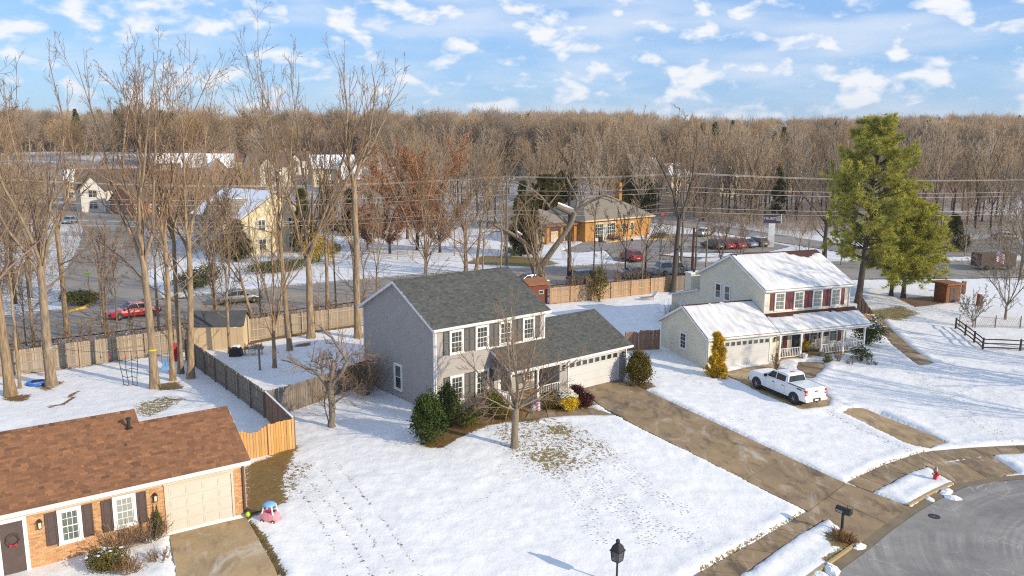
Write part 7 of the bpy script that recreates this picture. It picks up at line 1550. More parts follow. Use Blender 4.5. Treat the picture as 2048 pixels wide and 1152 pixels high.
def far_house(x, y, yaw, w, d, hw, hr, kind, label, seed):
    wall, roof, snow = KIND[kind]; rng = random.Random(seed); e = thing('house', label, 'house', (x, y, gz(x, y)), yaw, 'houses of the middle distance'); z0 = -.6
    def body(x0, x1, y0, y1, h_, r_, ax, nm):
        m = MB()
        if ax == 'x': m.prism([(y0, z0), (y1, z0), (y1, h_), ((y0 + y1) / 2, h_ + r_), (y0, h_)], x0, x1, 'x')
        else: m.prism([(x0, z0), (x1, z0), (x1, h_), ((x0 + x1) / 2, h_ + r_), (x0, h_)], y0, y1, 'y')
        m.build('wall', wall, e); a, b = (y0, y1) if ax == 'x' else (x0, x1); lo, hi = (x0, x1) if ax == 'x' else (y0, y1); mid = (a + b) / 2; s_ = r_ / (mid - a); ov = .4
        m = MB(); P = [(a - ov, h_ - s_ * ov + .05), (mid, h_ + r_ + .12), (b + ov, h_ - s_ * ov + .05), (b + ov, h_ - s_ * ov - .1), (mid, h_ + r_ - .06), (a - ov, h_ - s_ * ov - .1)]
        if ax == 'x': m.prism(P, lo - .35, hi + .35, 'x')
        else: m.prism(P, lo - .35, hi + .35, 'y')
        rf = m.build('roof', roof, e)
        if snow:
            for sgn in (0, 1):
                q = [(a - ov + .1, h_ - s_ * (ov - .1) + .14), (mid, h_ + r_ + .2), (mid, h_ + r_ + .14), (a - ov + .1, h_ - s_ * (ov - .1) + .08)]
                if sgn: q = [(2 * mid - p_[0], p_[1]) for p_ in q][::-1]
                if sgn and rng.random() < .25: continue
                m = MB(); 
                if ax == 'x': m.prism(q, lo - .3, hi + .3, 'x')
                else: m.prism(q, lo - .3, hi + .3, 'y')
                m.build('snow_cover', 'snow_clean', rf)
        return rf
    rf = body(-w / 2, w / 2, -d / 2, d / 2, hw, hr, 'x', 'main')
    gx_ = -w * .22 if seed % 2 else w * .2; gw = w * .36; body(gx_ - gw / 2, gx_ + gw / 2, -d / 2 - 2.2, 0, hw * (.98 if hw > 4 else .95), hr * .72, 'y', 'gable')
    def win(cx, cy, cz, ang, ww=1.1, wh=1.5):
        M = Matrix.Translation((cx, cy, cz)) @ Matrix.Rotation(ang, 4, 'Z'); m = MB(M); t = .12; m.box(-ww / 2 - t, ww / 2 + t, -.07, .02, wh / 2, wh / 2 + t); m.box(-ww / 2 - t, ww / 2 + t, -.07, .02, -wh / 2 - t, -wh / 2); m.box(-ww / 2 - t, -ww / 2, -.07, .02, -wh / 2, wh / 2); m.box(ww / 2, ww / 2 + t, -.07, .02, -wh / 2, wh / 2); m.box(-.03, .03, -.06, 0, -wh / 2, wh / 2); m.box(-ww / 2, -.03, -.06, 0, -.03, .03); m.box(.03, ww / 2, -.06, 0, -.03, .03); q = m.build('window', 'trim_white', e); MB(M).box(-ww / 2, ww / 2, -.04, -.01, -wh / 2, wh / 2).build('pane', 'glass', q)
    fl = (1.5, hw - 1.2) if hw > 4.5 else (1.5,)
    for z in fl:
        for u in np.linspace(-w / 2 + 1.4, w / 2 - 1.4, max(2, int(w / 3.2))):
            if abs(u - gx_) < gw / 2 + .5: continue
            win(float(u), -d / 2, z, 0)
        win(gx_, -d / 2 - 2.2, z, 0, 1.7)
        for u in (-d * .22, d * .22): win(-w / 2, u, z, -math.pi / 2); win(w / 2, u, z, math.pi / 2)
    dx_ = gx_ + (gw / 2 + 1.2) * (1 if gx_ < 0 else -1); m = MB(); m.box(dx_ - .6, dx_ + .6, -d / 2 - .06, -d / 2 + .01, -.1, 2.2); dr = m.build('door', 'trim_white', e); MB().box(dx_ - .45, dx_ + .45, -d / 2 - .08, -d / 2 - .06, 0, 2.05).build('door_leaf', 'door_dark', dr)
    m = MB(); cx = w * .3; m.box(cx - .5, cx + .5, .4, 1.3, hw, hw + hr + .9); m.box(cx - .56, cx + .56, .34, 1.36, hw + hr + .9, hw + hr + 1.02); m.build('chimney', 'wall_brickfar' if kind != 'cream' else wall, e)
for i, f in enumerate(FARH): far_house(*f, 900 + i)

# ------------------------------------------------------------------ the bank
def bank():
    P = at(1170, 484); Q = at(1300, 470); ang = math.atan2(Q.y - P.y, Q.x - P.x); L = (Q - P).length; e = thing('bank_building', 'orange brick bank with hipped taupe roof and white-framed windows', 'bank', (P.x, P.y, gz(P.x, P.y)), ang); H_ = 3.5; D_ = 12
    m = MB(); m.box(0, L, 0, D_, -.5, H_); m.box(-8, -.002, 3.5, D_, -.5, 3.1); m.build('wall', 'mortar', e)
    bricks(e, frame((0, 0), 0), 0, L, -.1, H_, [(2.4, 7.6, 0, 3.1), (9.2, 10.4, 1.2, 2.8), (11.4, 12.6, 1.2, 2.8)], 5, 'brick', 'brick_bank', .42, .15, .014); bricks(e, frame((0, D_), -math.pi / 2), 0, D_, -.1, H_, [], 6, 'brick', 'brick_bank', .42, .15, .014)
    ov = .6
    def hip(x0, x1, y0, y1, z0, h_, nm):
        x0, x1, y0, y1 = x0 - ov, x1 + ov, y0 - ov, y1 + ov; d2 = (y1 - y0) / 2 * .86; ym = (y0 + y1) / 2; m = MB(); m.add([(x0, y0, z0), (x1, y0, z0), (x1, y1, z0), (x0, y1, z0), (x0 + d2, ym, z0 + h_), (x1 - d2, ym, z0 + h_)], [(0, 1, 5, 4), (1, 2, 5), (2, 3, 4, 5), (3, 0, 4), (3, 2, 1, 0)]); m.build(nm, 'roof_taupe', e); m = MB(); m.box(x0, x1, y0 - .03, y0, z0 - .22, z0 + .02); m.box(x0 - .03, x0, y0, y1, z0 - .22, z0 + .02); m.box(x1, x1 + .03, y0, y1, z0 - .22, z0 + .02); m.build('fascia', 'peach', e)
    hip(0, L, 0, D_, H_ + .2, 3.6, 'roof'); hip(-8, -.65, 3.5, D_ - 1, 3.2, 2.2, 'wing_roof')
    m = MB(); m.box(2.4, 7.6, -.04, .1, 0, .5); m.box(2.4, 7.6, -.04, .1, 2.85, 3.1)
    for u in (2.4, 4.35, 5.45, 7.5): m.box(u, u + .12, -.05, .1, .5, 2.85)
    m.box(4.47, 5.45, -.03, .1, .5, 2.85); fr = m.build('window_bay', 'trim_cream', e)
    for a, b in ((2.55, 4.33), (5.6, 7.48)):
        MB().box(a, b, -.02, .05, .52, 2.83).build('pane', 'glass', fr); mm = MB()
        for k in range(1, 4): u = a + (b - a) * k / 4; mm.box(u - .03, u + .03, -.04, -.021, .52, 2.83)
        for z in (1.1, 1.7, 2.3): mm.box(a, b, -.038, -.0215, z - .025, z + .025)
        mm.build('glazing_bar', 'trim_white', fr)
    for a in (4.55, 5.05): MB().box(a, a + .34, -.045, -.031, 1.2, 2.0).build('poster', 'plastic_lightblue', fr)
    for a in (9.3, 11.5): window(e, frame((0, 0), 0), a, a + 1.0, 1.2, 2.8, (2, 2), 'glass', .14, 'trim_cream')
    m = MB(); m.box(L - 1.0, L - .3, 7, 8, 3, 9.4); m.build('chimney', 'brick_bank', e)
    for x in (-7.6, -4.4, -1.2):
        MB().box(x - .3, x + .3, 1.2, 1.8, -.3, 3.0).build('portico_column', 'brick_bank', e)
    m = MB(); m.box(-8.2, -.5, .8, 3.4, 3.0, 3.3); m.build('portico_beam', 'roof_rust', e)
    for x in (-6.4, -3.2): MB().lathe([(.12, -.2), (.12, .95), (.06, 1.02)], 10, (x, .9, 0)).build('bollard', 'trim_white', e)
bank()
shrub('clipped_hedge', 'low reddish hedge under the bank windows', tuple(at(1225, 480)), 120, 2.6, .5, .9, 'dry_leaf', 1300, .09, 'ball'); shrub('clipped_hedge', 'dark low hedge at the right corner of the bank', tuple(at(1318, 476)), 121, 2.6, .7, 1.1, 'cedar_leaf', 1300, .09, 'ball')
mat('sign_purple', (.055, .04, .075), .5, (.07, .05, .09), 2)
def bank_sign():
    p = at(1541, 494); e = thing('bank_sign', 'dark purple TRUIST sign on a white post by the parking lot', 'sign', p, -.18); k = p.y / FPX; zc = CAM_H + ray(1541, 437)[2] * p.y / ray(1541, 437)[1] - p.z; w = 33 * k; h_ = 18 * k
    m = MB(); m.box(-.5, .5, -.18, .18, -.4, zc - h_ / 2); m.build('post', 'trim_white', e); m = MB(); m.box(-w / 2, w / 2, -.22, .22, zc - h_ / 2, zc + h_ / 2); m.build('panel', 'sign_purple', e); MB().box(w / 2, w / 2 + .1, -.24, .24, zc - h_ / 2, zc + h_ / 2).build('edge', 'trim_white', e)
    text_mesh('TRUIST', .62, 'line_white', 'lettering', e, Matrix.Translation((-.42, -.23, zc)) @ Matrix.Rotation(math.pi / 2, 4, 'X'))
    m = MB(frame((1.0, -.225), 0)); a = .36; z = zc
    for (x0, x1, z0, z1) in ((-a, a, a - .07, a), (-a, a, -a, -a + .07), (-a, -a + .07, -a, a), (a - .07, a, -a, a), (-.2, .2, .08, .15), (-.035, .035, -.2, .08), (-.2, -.13, -.2, .0), (.13, .2, -.2, .0)): m.box(x0, x1, -.012, 0, z + z0, z + z1)
    m.build('emblem', 'line_white', e)
bank_sign()
def small_sign(px, py, h_, matn, label, shape='rect', w=.6, hh_=.7, cat='sign', name='road_sign'):
    p = at(px, py); e = thing(name, label, cat, p, -.1); MB().tube([(0, 0, -.2), (0, 0, h_)], .035, 6).build('post', 'wire', e); m = MB()
    if shape == 'oct': m.prism([(w / 2 * math.cos(R(22.5 + 45 * i)), h_ + w / 2 * math.sin(R(22.5 + 45 * i))) for i in range(8)], -.06, -.035)
    else: m.box(-w / 2, w / 2, -.06, -.035, h_ - hh_ / 2, h_ + hh_ / 2)
    m.build('plate', matn, e); return e
e = small_sign(1325, 452, 2.4, 'plastic_red', 'red octagonal stop sign beside the bank', 'oct', .85); text_mesh('STOP', .28, 'line_white', 'lettering', e, Matrix.Translation((0, -.064, 2.4)) @ Matrix.Rotation(math.pi / 2, 4, 'X'))
small_sign(1200, 530, 3.6, 'dark_metal', 'dark back of a road sign behind the back fence', 'rect', .6, .8); small_sign(1263, 500, 1.6, 'dark_metal', 'small dark sign on the bank verge', 'rect', .4, .4); small_sign(1360, 520, 1.8, 'sign_purple', 'small dark box sign beside the tall grey tree', 'rect', .9, .7); small_sign(180, 595, 2.6, 'plastic_green', 'street-name sign at the corner of the side street', 'rect', .9, .22)
# ------------------------------------------------------------------ poles and cables
def utility_pole(px, py, ptop, label, arms=True, matn='pole_wood'):
    p = at(px, py); zt = CAM_H + ray(px, ptop)[2] * p.y / ray(px, ptop)[1] - p.z; e = thing('utility_pole', label, 'pole', p, .55); MB().tube([(0, 0, -.3), (0, 0, zt)], [.19, .13], 8).build('post', matn, e)
    if arms:
        MB().bar((-1.3, .14, zt - .5), (1.3, .14, zt - .5), .12, .14).build('cross_arm', matn, e)
        for x in (-1.2, -.5, .5, 1.2): MB().lathe([(.05, 0), (.07, .06), (.04, .16)], 8, (x, .14, zt - .43)).build('insulator', 'plastic_white', e)
        MB().lathe([(.22, 0), (.24, .1), (.24, .75), (.2, .85)], 12, (.4, -.05, zt - 2.4)).build('transformer', 'wire', e)
    return Vector((p.x, p.y, p.z + zt))
T1 = utility_pole(1013, 532, 352, 'grey wooden utility pole with cross arm behind the grey roof'); T2 = utility_pole(1876, 520, 385, 'grey utility pole right of the white pine', False); T3 = utility_pole(1383, 565, 455, 'short reddish pole behind the back fence', False, 'pole_red')
T4 = utility_pole(1362, 540, 345, 'grey utility pole beyond the tall tree near the bank lot', True)
TL = Vector((-62, 96, T1.z)); TR_ = Vector((110, 132, T1.z + .5))
def cable(a, b, sag, label, r=.022):
    a, b = Vector(a), Vector(b); o = thing('overhead_cable', label, 'cable', a, 0, 'overhead cables along the road'); d = b - a
    MB().tube([(d.x * t, d.y * t, d.z * t - sag * 4 * t * (1 - t)) for t in np.linspace(0, 1, 24)], r, 4).build('wire', 'cable', o)
LVL = [(0, 0), (-.15, .8), (-1.9, .1), (-2.5, -.1), (-4.6, 0), (-5.2, .2)]
for k, (dz, dy_) in enumerate(LVL):
    nm = ('topmost', 'second', 'third', 'fourth', 'fifth', 'lowest')[k]
    cable(TL + Vector((0, dy_, dz)), T1 + Vector((0, dy_, dz)), 1.1, nm + ' pale cable strung above the road left of the utility pole'); cable(T1 + Vector((0, dy_, dz)), T4 + Vector((0, dy_, dz)), .35, nm + ' pale cable strung from the utility pole towards the bank lot'); cable(T4 + Vector((0, dy_, dz)), TR_ + Vector((0, dy_, dz)), 1.2, nm + ' pale cable strung above the road towards the right')
cable((-52, 70, 7.0), (-20, 76, 9.5), .8, 'dark service cable crossing above the left fence', .03)
# flags
mat('flag_red', (.5, .04, .06), .8, (.42, .03, .05), 3); mat('flag_blue', (.03, .04, .2), .8, (.03, .035, .16), 3)
def us_flag(px, py, ptop, label, W_=1.5, Hf=.9, pole_h=None, rz=0.0, hang=False, name='flag_pole'):
    p = at(px, py); zt = pole_h or (CAM_H + ray(px, ptop)[2] * p.y / ray(px, ptop)[1] - p.z); e = thing(name, label, 'flag', p, rz); MB().tube([(0, 0, -.2), (0, 0, zt)], [.03, .02], 6).build('pole', 'wire', e); n = 13; sx = 10
    def pt(u, v): return (.03 + u * W_ * (1 if not hang else .7), .12 * math.sin(u * 7) * W_ * u, zt - .05 - v * Hf - (u * .35 * W_ if hang else u * .1))
    for k in range(n):
        m = MB(); r_ = range(sx) 
        for i in r_:
            if k < 7 and i < 4: continue
            m.quad(pt(i / sx, k / n), pt((i + 1) / sx, k / n), pt((i + 1) / sx, (k + 1) / n), pt(i / sx, (k + 1) / n))
        m.build('stripe', 'flag_red' if k % 2 == 0 else 'plastic_white', e)
    m = MB()
    for i in range(4): m.quad(pt(i / sx, 0), pt((i + 1) / sx, 0), pt((i + 1) / sx, 7 / n), pt(i / sx, 7 / n))
    m.build('canton', 'flag_blue', e)
    m = MB()
    for r_ in range(5):
        for c_ in range(6): q = Vector(pt((c_ + .5) / 6 * .4, (r_ + .5) / 5 * 7 / n)); m.cbox((q.x, q.y - .012, q.z), (.05 * W_ / 1.5, .006, .05 * W_ / 1.5))
    o = m.build('star', 'plastic_white', e); o['kind'] = 'stuff'
us_flag(1989, 545, 500, 'American flag hanging on a pole among the right-hand trees', 1.7, 1.5, hang=True)
us_flag(1066, 828, 0, 'small red and white flag on a stand by the front path', .42, .62, .95, name='garden_flag')
e = thing('flag_pole', 'small red flag beyond the right-hand snow field', 'flag', rooted(1957, 540)); MB().tube([(0, 0, -.2), (0, 0, 2.0)], .025, 6).build('pole', 'wire', e); MB().box(.02, .9, -.01, .01, 1.4, 2.0).build('cloth', 'flag_red', e)
# right-hand background: sheds, bin store, snowy things
e = thing('garden_shed', 'reddish brown shed behind the juniper', 'shed', rooted(1905, 606), .3); m = MB(); m.box(-1.0, 1.0, 0, 1.8, -.2, 2.1); m.build('wall', 'pole_red', e); MB().prism([(-1.25, 2.1), (1.25, 2.1), (1.15, 2.3), (-1.15, 2.3)], -.3, 2.3).build('roof', 'roof_redbrown', e); MB().box(-.5, .5, -.03, 0, 0, 1.8).build('door', 'wall_darkbrown', e)
e = thing('timber_post', 'short brown timber post in the snow right of the shed', 'post', rooted(1926, 588)); MB().box(-.18, .18, -.18, .18, -.2, 1.5).build('post', 'pole_red', e); MB().box(-.22, .22, -.22, .22, 1.5, 1.58).build('cap', 'fence_tan', e)
e = thing('timber_post', 'reddish stump by the wire fence', 'post', rooted(1957, 612)); MB().tube([(0, 0, -.2), (.02, 0, .7), (0, 0, 1.4)], [.34, .3, .27], 9).build('stump', 'pole_red', e); MB().lathe([(.27, 1.4), (.2, 1.46), (0, 1.48)], 9).build('snow_cap', 'snow_clean', e)
e = thing('trailer', 'dark boxy trailer beside the far right road', 'trailer', rooted(1985, 538), .1); m = MB(); m.box(-2.6, 2.6, -1.1, 1.1, .45, 2.3); m.build('body', 'wall_darkbrown', e)
for x in (-1.6, 1.6): MB().lathe([(.35, -.12), (.4, 0), (.35, .12)], 12, (x, -1.15, .38), 'y').build('wheel', 'rope_black', e)
# back-yard items of the cream house
e = thing('sun_lounger', 'snow-dusted metal garden lounger in the back yard beyond the fence gate', 'lounger', rooted(1297, 600), .4); MB().box(-.9, .5, -.3, .3, .3, .36).build('seat', 'wire', e); m = MB(); m.prism([(.5, .32), (1.05, .95), (1.1, .9), (.55, .26)], -.3, .3); m.build('backrest', 'trim_white', e)
for x in (-.8, .5):
    for y in (-.25, .25): MB().tube([(x, y, -.05), (x, y, .3)], .025, 5).build('leg', 'wire', e)
# porch dressing of the cream house
def on2(x, y, z): M = Matrix.Translation((21.1835, 66.3464, B2)) @ Matrix.Rotation(.3752, 4, 'Z'); return tuple(M @ Vector((x, y, z)))
e = thing('rocking_chair', 'white rocking chair on the cream house porch', 'chair', on2(6.0, -.5, .16), .3752 + math.pi); m = MB(); m.box(-.3, .3, -.3, .3, .4, .46); m.build('seat', 'trim_cream', e); m = MB()
for k in range(6): m.box(-.28 + k * .1, -.22 + k * .1, .28, .32, .46, 1.35)
m.box(-.3, .32, .27, .33, 1.3, 1.4); m.build('backrest', 'trim_cream', e)
for x in (-.3, .27):
    for y in (-.28, .26): MB().box(x, x + .04, y, y + .04, .06, .4 if y > 0 else .68).build('leg', 'trim_cream', e)
    MB().tube([(x + .02, -.55, .1), (x + .02, -.2, .03), (x + .02, .2, .03), (x + .02, .55, .12)], .02, 5).build('rocker', 'trim_cream', e); MB().box(x - .01, x + .05, -.32, .3, .68, .72).build('armrest', 'trim_cream', e)
e = thing('porch_swing_bench', 'pale wooden bench swing hanging on the cream house porch', 'bench', on2(5.6, -.9, .16), .3752 + .2); MB().box(-.7, .7, -.25, .25, .48, .53).build('seat', 'trim_cream', e); m = MB()
for k in range(10): m.box(-.68 + k * .14, -.6 + k * .14, .24, .28, .53, 1.15)
m.box(-.7, .7, .23, .29, 1.12, 1.2); m.build('backrest', 'trim_cream', e)
for x in (-.66, .66): MB().tube([(x, .0, .5), (x, 0, 2.1)], .012, 4).build('chain', 'wire', e)
shrub('flower_pot_plant', 'orange and yellow autumn wreath plant by the front door', on2(4.55, -.2, .16), 130, .4, .4, 1.0, 'gold_leaf', 900, .045, 'ball', 'plant'); shrub('flower_pot_plant', 'brown leafy pot plant behind the left porch railing', on2(1.2, -.9, .16), 131, .4, .35, 1.2, 'dry_leaf', 700, .05, 'egg', 'plant')
e = thing('bucket', 'white bucket by the front steps of the cream house', 'bucket', on2(3.1, -1.7, .0)); MB().lathe([(.17, .0), (.21, .5), (.2, .5), (.19, .45)], 14).build('tub', 'plastic_white', e); MB().tube([(-.2, 0, .48), (0, .1, .58), (.2, 0, .48)], .01, 5).build('handle', 'wire', e)
e = thing('planter', 'dark round planter right of the cream house steps', 'planter', on2(4.85, -1.75, -.05)); MB().lathe([(.18, 0), (.24, .5), (.26, .52), (.22, .52)], 12).build('pot', 'wood_grey', e); MB().lathe([(.22, .5), (.0, .56)], 12).build('soil', 'wall_darkbrown', e)
shrub('red_poinsettia', 'bright pink flower cluster in the snow beside the pickup', tuple(at(1600, 752)), 132, .22, .22, .55, 'plastic_magenta', 260, .06, 'ball', 'plant')
# wreath on the brick house door
M3 = Matrix.Translation((-11.676, 34.198, B3)) @ Matrix.Rotation(.6214, 4, 'Z'); wp = M3 @ Vector((-9.2, .33, 1.45)); e = thing('door_wreath', 'round twig wreath with red bow on the brick house door', 'wreath', wp, .6214); V = []
m = MB(); m.tube([(.22 * math.cos(t), 0, .22 * math.sin(t)) for t in np.linspace(0, 6.283, 17)], .05, 6, False); m.build('ring', 'bark_dark', e)
for s_ in (-1, 1): MB().prism([(0, -.2), (s_ * .12, -.12), (s_ * .13, -.26)], -.09, -.05).build('bow', 'plastic_red', e)
# ------------------------------------------------------------------ vehicles (x forward, y left)
mat('paint_white', (.80, .81, .82), .3, (.77, .78, .79), 1, coat=.6); mat('paint_red', (.36, .012, .02), .3, (.33, .012, .02), 1, coat=.6); mat('paint_black', (.012, .013, .016), .25, (.018, .018, .02), 1, coat=.6); mat('paint_grey', (.12, .125, .13), .3, (.11, .115, .12), 1, metal=.4, coat=.5); mat('paint_blue', (.22, .32, .42), .3, (.2, .3, .4), 1, metal=.4, coat=.5); mat('paint_silver', (.42, .47, .46), .3, (.4, .44, .44), 1, metal=.4, coat=.5)
mat('tyre', (.018, .018, .019), .85, (.03, .03, .03), 8); mat('alloy', (.55, .55, .56), .3, (.45, .45, .46), 4, metal=.8); mat('car_glass', (.012, .015, .018), .04, (.02, .024, .028), 2, spec=.9); mat('tail_red', (.6, .012, .012), .25, (.5, .01, .01), 3); mat('black_trim', (.02, .02, .022), .6, (.03, .03, .03), 5); mat('head_glass', (.7, .72, .72), .1, (.6, .62, .62), 3)
def loft(m, st, closed=True):
    """st: list of rings (lists of points with the same count)"""
    n = len(st[0]); V = [p for s_ in st for p in s_]; F = []
    for i in range(len(st) - 1):
        for j in range(n): F.append((i * n + j, i * n + (j + 1) % n, (i + 1) * n + (j + 1) % n, (i + 1) * n + j))
    F += [tuple(range(n)), tuple(range((len(st) - 1) * n, len(st) * n))[::-1]]; m.add(V, F)
def wheel(e, x, y, r, w, rim='alloy', spokes=6):
    s_ = 1 if y > 0 else -1; t = MB().lathe([(r * .62, -w / 2), (r * .9, -w / 2), (r, -w / 2 + .04), (r, w / 2 - .04), (r * .9, w / 2), (r * .62, w / 2)], 24, (x, y, r), 'y').build('wheel', 'tyre', e, False)
    m = MB(); m.lathe([(r * .62, s_ * (w / 2 - .02)), (r * .66, s_ * (w / 2 + .004)), (r * .58, s_ * (w / 2 + .004)), (r * .56, s_ * (w / 2 - .05)), (.02, s_ * (w / 2 - .06))] if s_ > 0 else [(r * .62, s_ * (w / 2 - .02)), (r * .66, s_ * (w / 2 + .004)), (r * .58, s_ * (w / 2 + .004)), (r * .56, s_ * (w / 2 - .05)), (.02, s_ * (w / 2 - .06))], 24, (x, y, r), 'y'); m.build('rim', 'black_trim', t)
    m = MB()
    for k in range(spokes):
        a = 6.2832 * k / spokes; c, s2 = math.cos(a), math.sin(a); yy = y + s_ * (w / 2 + .002)
        m.bar((x + c * r * .12, yy - s_ * .01, r + s2 * r * .12), (x + c * r * .58, yy, r + s2 * r * .58), r * .17, .03)
    m.lathe([(r * .16, s_ * (w / 2 - .03)), (r * .16, s_ * (w / 2 + .012))], 12, (x, y, r), 'y'); m.build('spoke', rim, t)
def ring(x, zb, zs, zt, wb, ws, wt, rnd=.06):
    """cross-section: floor, sill, shoulder, top edge (left to right over the top)"""
    return [(x, -wb, zb), (x, -ws, zb + rnd), (x, -ws, zs), (x, -wt, zt - rnd * .5), (x, -wt + rnd, zt), (x, wt - rnd, zt), (x, wt, zt - rnd * .5), (x, ws, zs), (x, ws, zb + rnd), (x, wb, zb)]
def arch(e, x, y, r, z):
    s_ = 1 if y > 0 else -1; m = MB(); pts = [(x + r * math.cos(t), z + r * math.sin(t)) for t in np.linspace(math.pi + .25, -.25, 15)]; m.prism(pts if s_ > 0 else pts, min(y, y + s_ * .012), max(y, y + s_ * .012), 'y'); m.build('wheel_arch', 'black_trim', e)
def glasspane(e, pts, name='window_glass', off=None):
    m = MB(); m.add(pts, [tuple(range(len(pts)))]); return m.build(name, 'car_glass', e)
def inset(q, a, b, c, d, off):
    """patch inside quad q (p00, p10, p11, p01) from u=a..b, v=c..d, pushed out along its normal"""
    q = [Vector(p) for p in q]; n_ = (q[1] - q[0]).cross(q[3] - q[0]).normalized()
    def P(u, v): return (q[0] * (1 - u) + q[1] * u) * (1 - v) + (q[3] * (1 - u) + q[2] * u) * v + n_ * off
    return [P(a, c), P(b, c), P(b, d), P(a, d)]
def pickup():
    F0, R0 = at(1511, 776), at(1590.5, 810); hd = math.atan2(F0.y - R0.y, F0.x - R0.x); ax = Vector((math.cos(hd), math.sin(hd))); ln = Vector((ax.y, -ax.x)); mid = (Vector((F0.x, F0.y)) + Vector((R0.x, R0.y))) / 2 + ln * .93; z = gz(mid.x, mid.y) + .01
    e = thing('pickup_truck', 'white crew-cab pickup truck parked in the cream house driveway', 'pickup truck', (mid.x, mid.y, z), hd); wb = 3.7; xf, xr = wb / 2, -wb / 2
    e.rotation_euler = (0, math.atan2(gz(*(mid - ax * 2)) - gz(*(mid + ax * 2)), 4.0), hd)
    m = MB(); W_ = 1.0
    loft(m, [ring(2.83, .55, .85, 1.05, .75, .86, .78), ring(2.72, .42, .95, 1.16, .82, .95, .86), ring(2.3, .40, 1.0, 1.24, .84, W_, .90), ring(1.2, .40, 1.05, 1.30, .84, W_, .93), ring(.85, .40, 1.08, 1.26, .84, W_, .95), ring(-1.05, .40, 1.1, 1.24, .84, W_, .95), ring(-1.12, .40, 1.12, 1.34, .84, W_, .96), ring(-2.78, .44, 1.14, 1.37, .84, W_, .96), ring(-2.86, .56, 1.1, 1.36, .82, .97, .94)])
    m.build('body', 'paint_white', e, False)
    m = MB(); loft(m, [[(1.25, -.9, 1.2), (1.25, -.86, 1.27), (1.25, .86, 1.27), (1.25, .9, 1.2)], [(.50, -.88, 1.2), (.50, -.74, 1.80), (.50, .74, 1.80), (.50, .88, 1.2)], [(.25, -.9, 1.2), (.25, -.74, 1.89), (.25, .74, 1.89), (.25, .9, 1.2)], [(-.7, -.9, 1.2), (-.7, -.74, 1.90), (-.7, .74, 1.90), (-.7, .9, 1.2)], [(-.95, -.9, 1.2), (-.95, -.72, 1.83), (-.95, .72, 1.83), (-.95, .9, 1.2)], [(-1.1, -.9, 1.2), (-1.1, -.82, 1.3), (-1.1, .82, 1.3), (-1.1, .9, 1.2)]]); cab = m.build('cab', 'paint_white', e, False)
    for s_ in (-1, 1):
        def S(x, z_): t = (z_ - 1.2) / .65; return (x, s_ * (.902 - .155 * t + .012), z_)
        q = [S(.98, 1.32), S(.13, 1.32), S(.13, 1.76), S(.55, 1.76)]; q2 = [S(.06, 1.32), S(-.82, 1.34), S(-.80, 1.74), S(.06, 1.76)]
        for g in (q, q2): glasspane(cab, g if s_ < 0 else g[::-1], 'side_window')
        m = MB(); 
        for x in (1.02, .09, -.92): m.box(x - .006, x + .006, min(s_ * .99, s_ * 1.003), max(s_ * .99, s_ * 1.003), .5, 1.12)
        m.build('door_seam', 'black_trim', e)
        for x in (.25, -.68): MB().box(x - .13, x + .05, min(s_ * 1.0, s_ * 1.03), max(s_ * 1.0, s_ * 1.03), 1.06, 1.1).build('door_handle', 'black_trim', e)
        MB().cbox((.92, s_ * 1.1, 1.36), (.12, .22, .2)).build('side_mirror', 'black_trim', e)
        for x in (xf, xr): arch(e, x, s_ * 1.0, .5, .44); wheel(e, x, s_ * .87, .41, .28)
        MB().box(-2.87, -2.66, min(s_ * .80, s_ * .985), max(s_ * .80, s_ * .985), .92, 1.3).build('tail_light', 'tail_red', e); MB().box(-2.875, -2.8, min(s_ * .84, s_ * .93), max(s_ * .84, s_ * .93), 1.02, 1.12).build('reverse_lamp', 'head_glass', e)
        MB().box(2.66, 2.82, min(s_ * .62, s_ * .9), max(s_ * .62, s_ * .9), .86, 1.05).build('headlight', 'head_glass', e); MB().box(-.95, 1.05, min(s_ * .93, s_ * 1.06), max(s_ * .93, s_ * 1.06), .34, .4).build('running_board', 'black_trim', e)
        MB().box(-2.5, -2.05, min(s_ * .985, s_ * 1.004), max(s_ * .985, s_ * 1.004), 1.21, 1.28).build('side_badge', 'flag_blue', e); MB().box(-2.75, -1.1, min(s_ * .90, s_ * .95), max(s_ * .90, s_ * .95), 1.375, 1.395).build('bed_rail', 'black_trim', e)
    wq = [(1.22, -.8, 1.30), (1.22, .8, 1.30), (.54, .66, 1.785), (.54, -.66, 1.785)]; glasspane(cab, [(p[0] + .02, p[1], p[2] + .012) for p in wq], 'windscreen'); glasspane(cab, [(-1.105, .76, 1.38), (-1.105, -.76, 1.38), (-.985, -.66, 1.76), (-.985, .66, 1.76)], 'rear_window')
    MB().box(-2.72, -1.16, -.88, .88, 1.355, 1.40).build('bed_cover', 'paint_white', e); MB().box(-2.875, -2.84, -.78, .78, .72, 1.34).build('tailgate', 'paint_white', e); MB().box(-2.89, -2.875, -.13, .13, 1.14, 1.22).build('tailgate_handle', 'black_trim', e)
    for a, b in ((-.98, -.36), (.36, .98)): MB().box(-3.0, -2.8, a, b, .5, .68).build('rear_bumper', 'paint_white', e)
    MB().box(-2.98, -2.8, -.355, .355, .47, .66).build('bumper_step', 'black_trim', e); MB().box(-2.99, -2.98, -.16, .16, .52, .64).build('number_plate', 'plastic_white', e); MB().box(-3.06, -2.9, -.05, .05, .4, .47).build('tow_hitch', 'black_trim', e); MB().box(2.7, 2.92, -.9, .9, .42, .62).build('front_bumper', 'wire', e); MB().box(2.8, 2.86, -.6, .6, .66, 1.02).build('grille', 'black_trim', e)
    MB().box(-2.5, 2.6, -.78, .78, .28, .41).build('chassis', 'black_trim', e); MB().box(.86, -.0, -.3, .3, 1.0, 1.1)
    m = MB(); m.box(-.62, -.5, -.16, .16, 1.905, 1.93); m.build('roof_marker', 'tail_red', e)
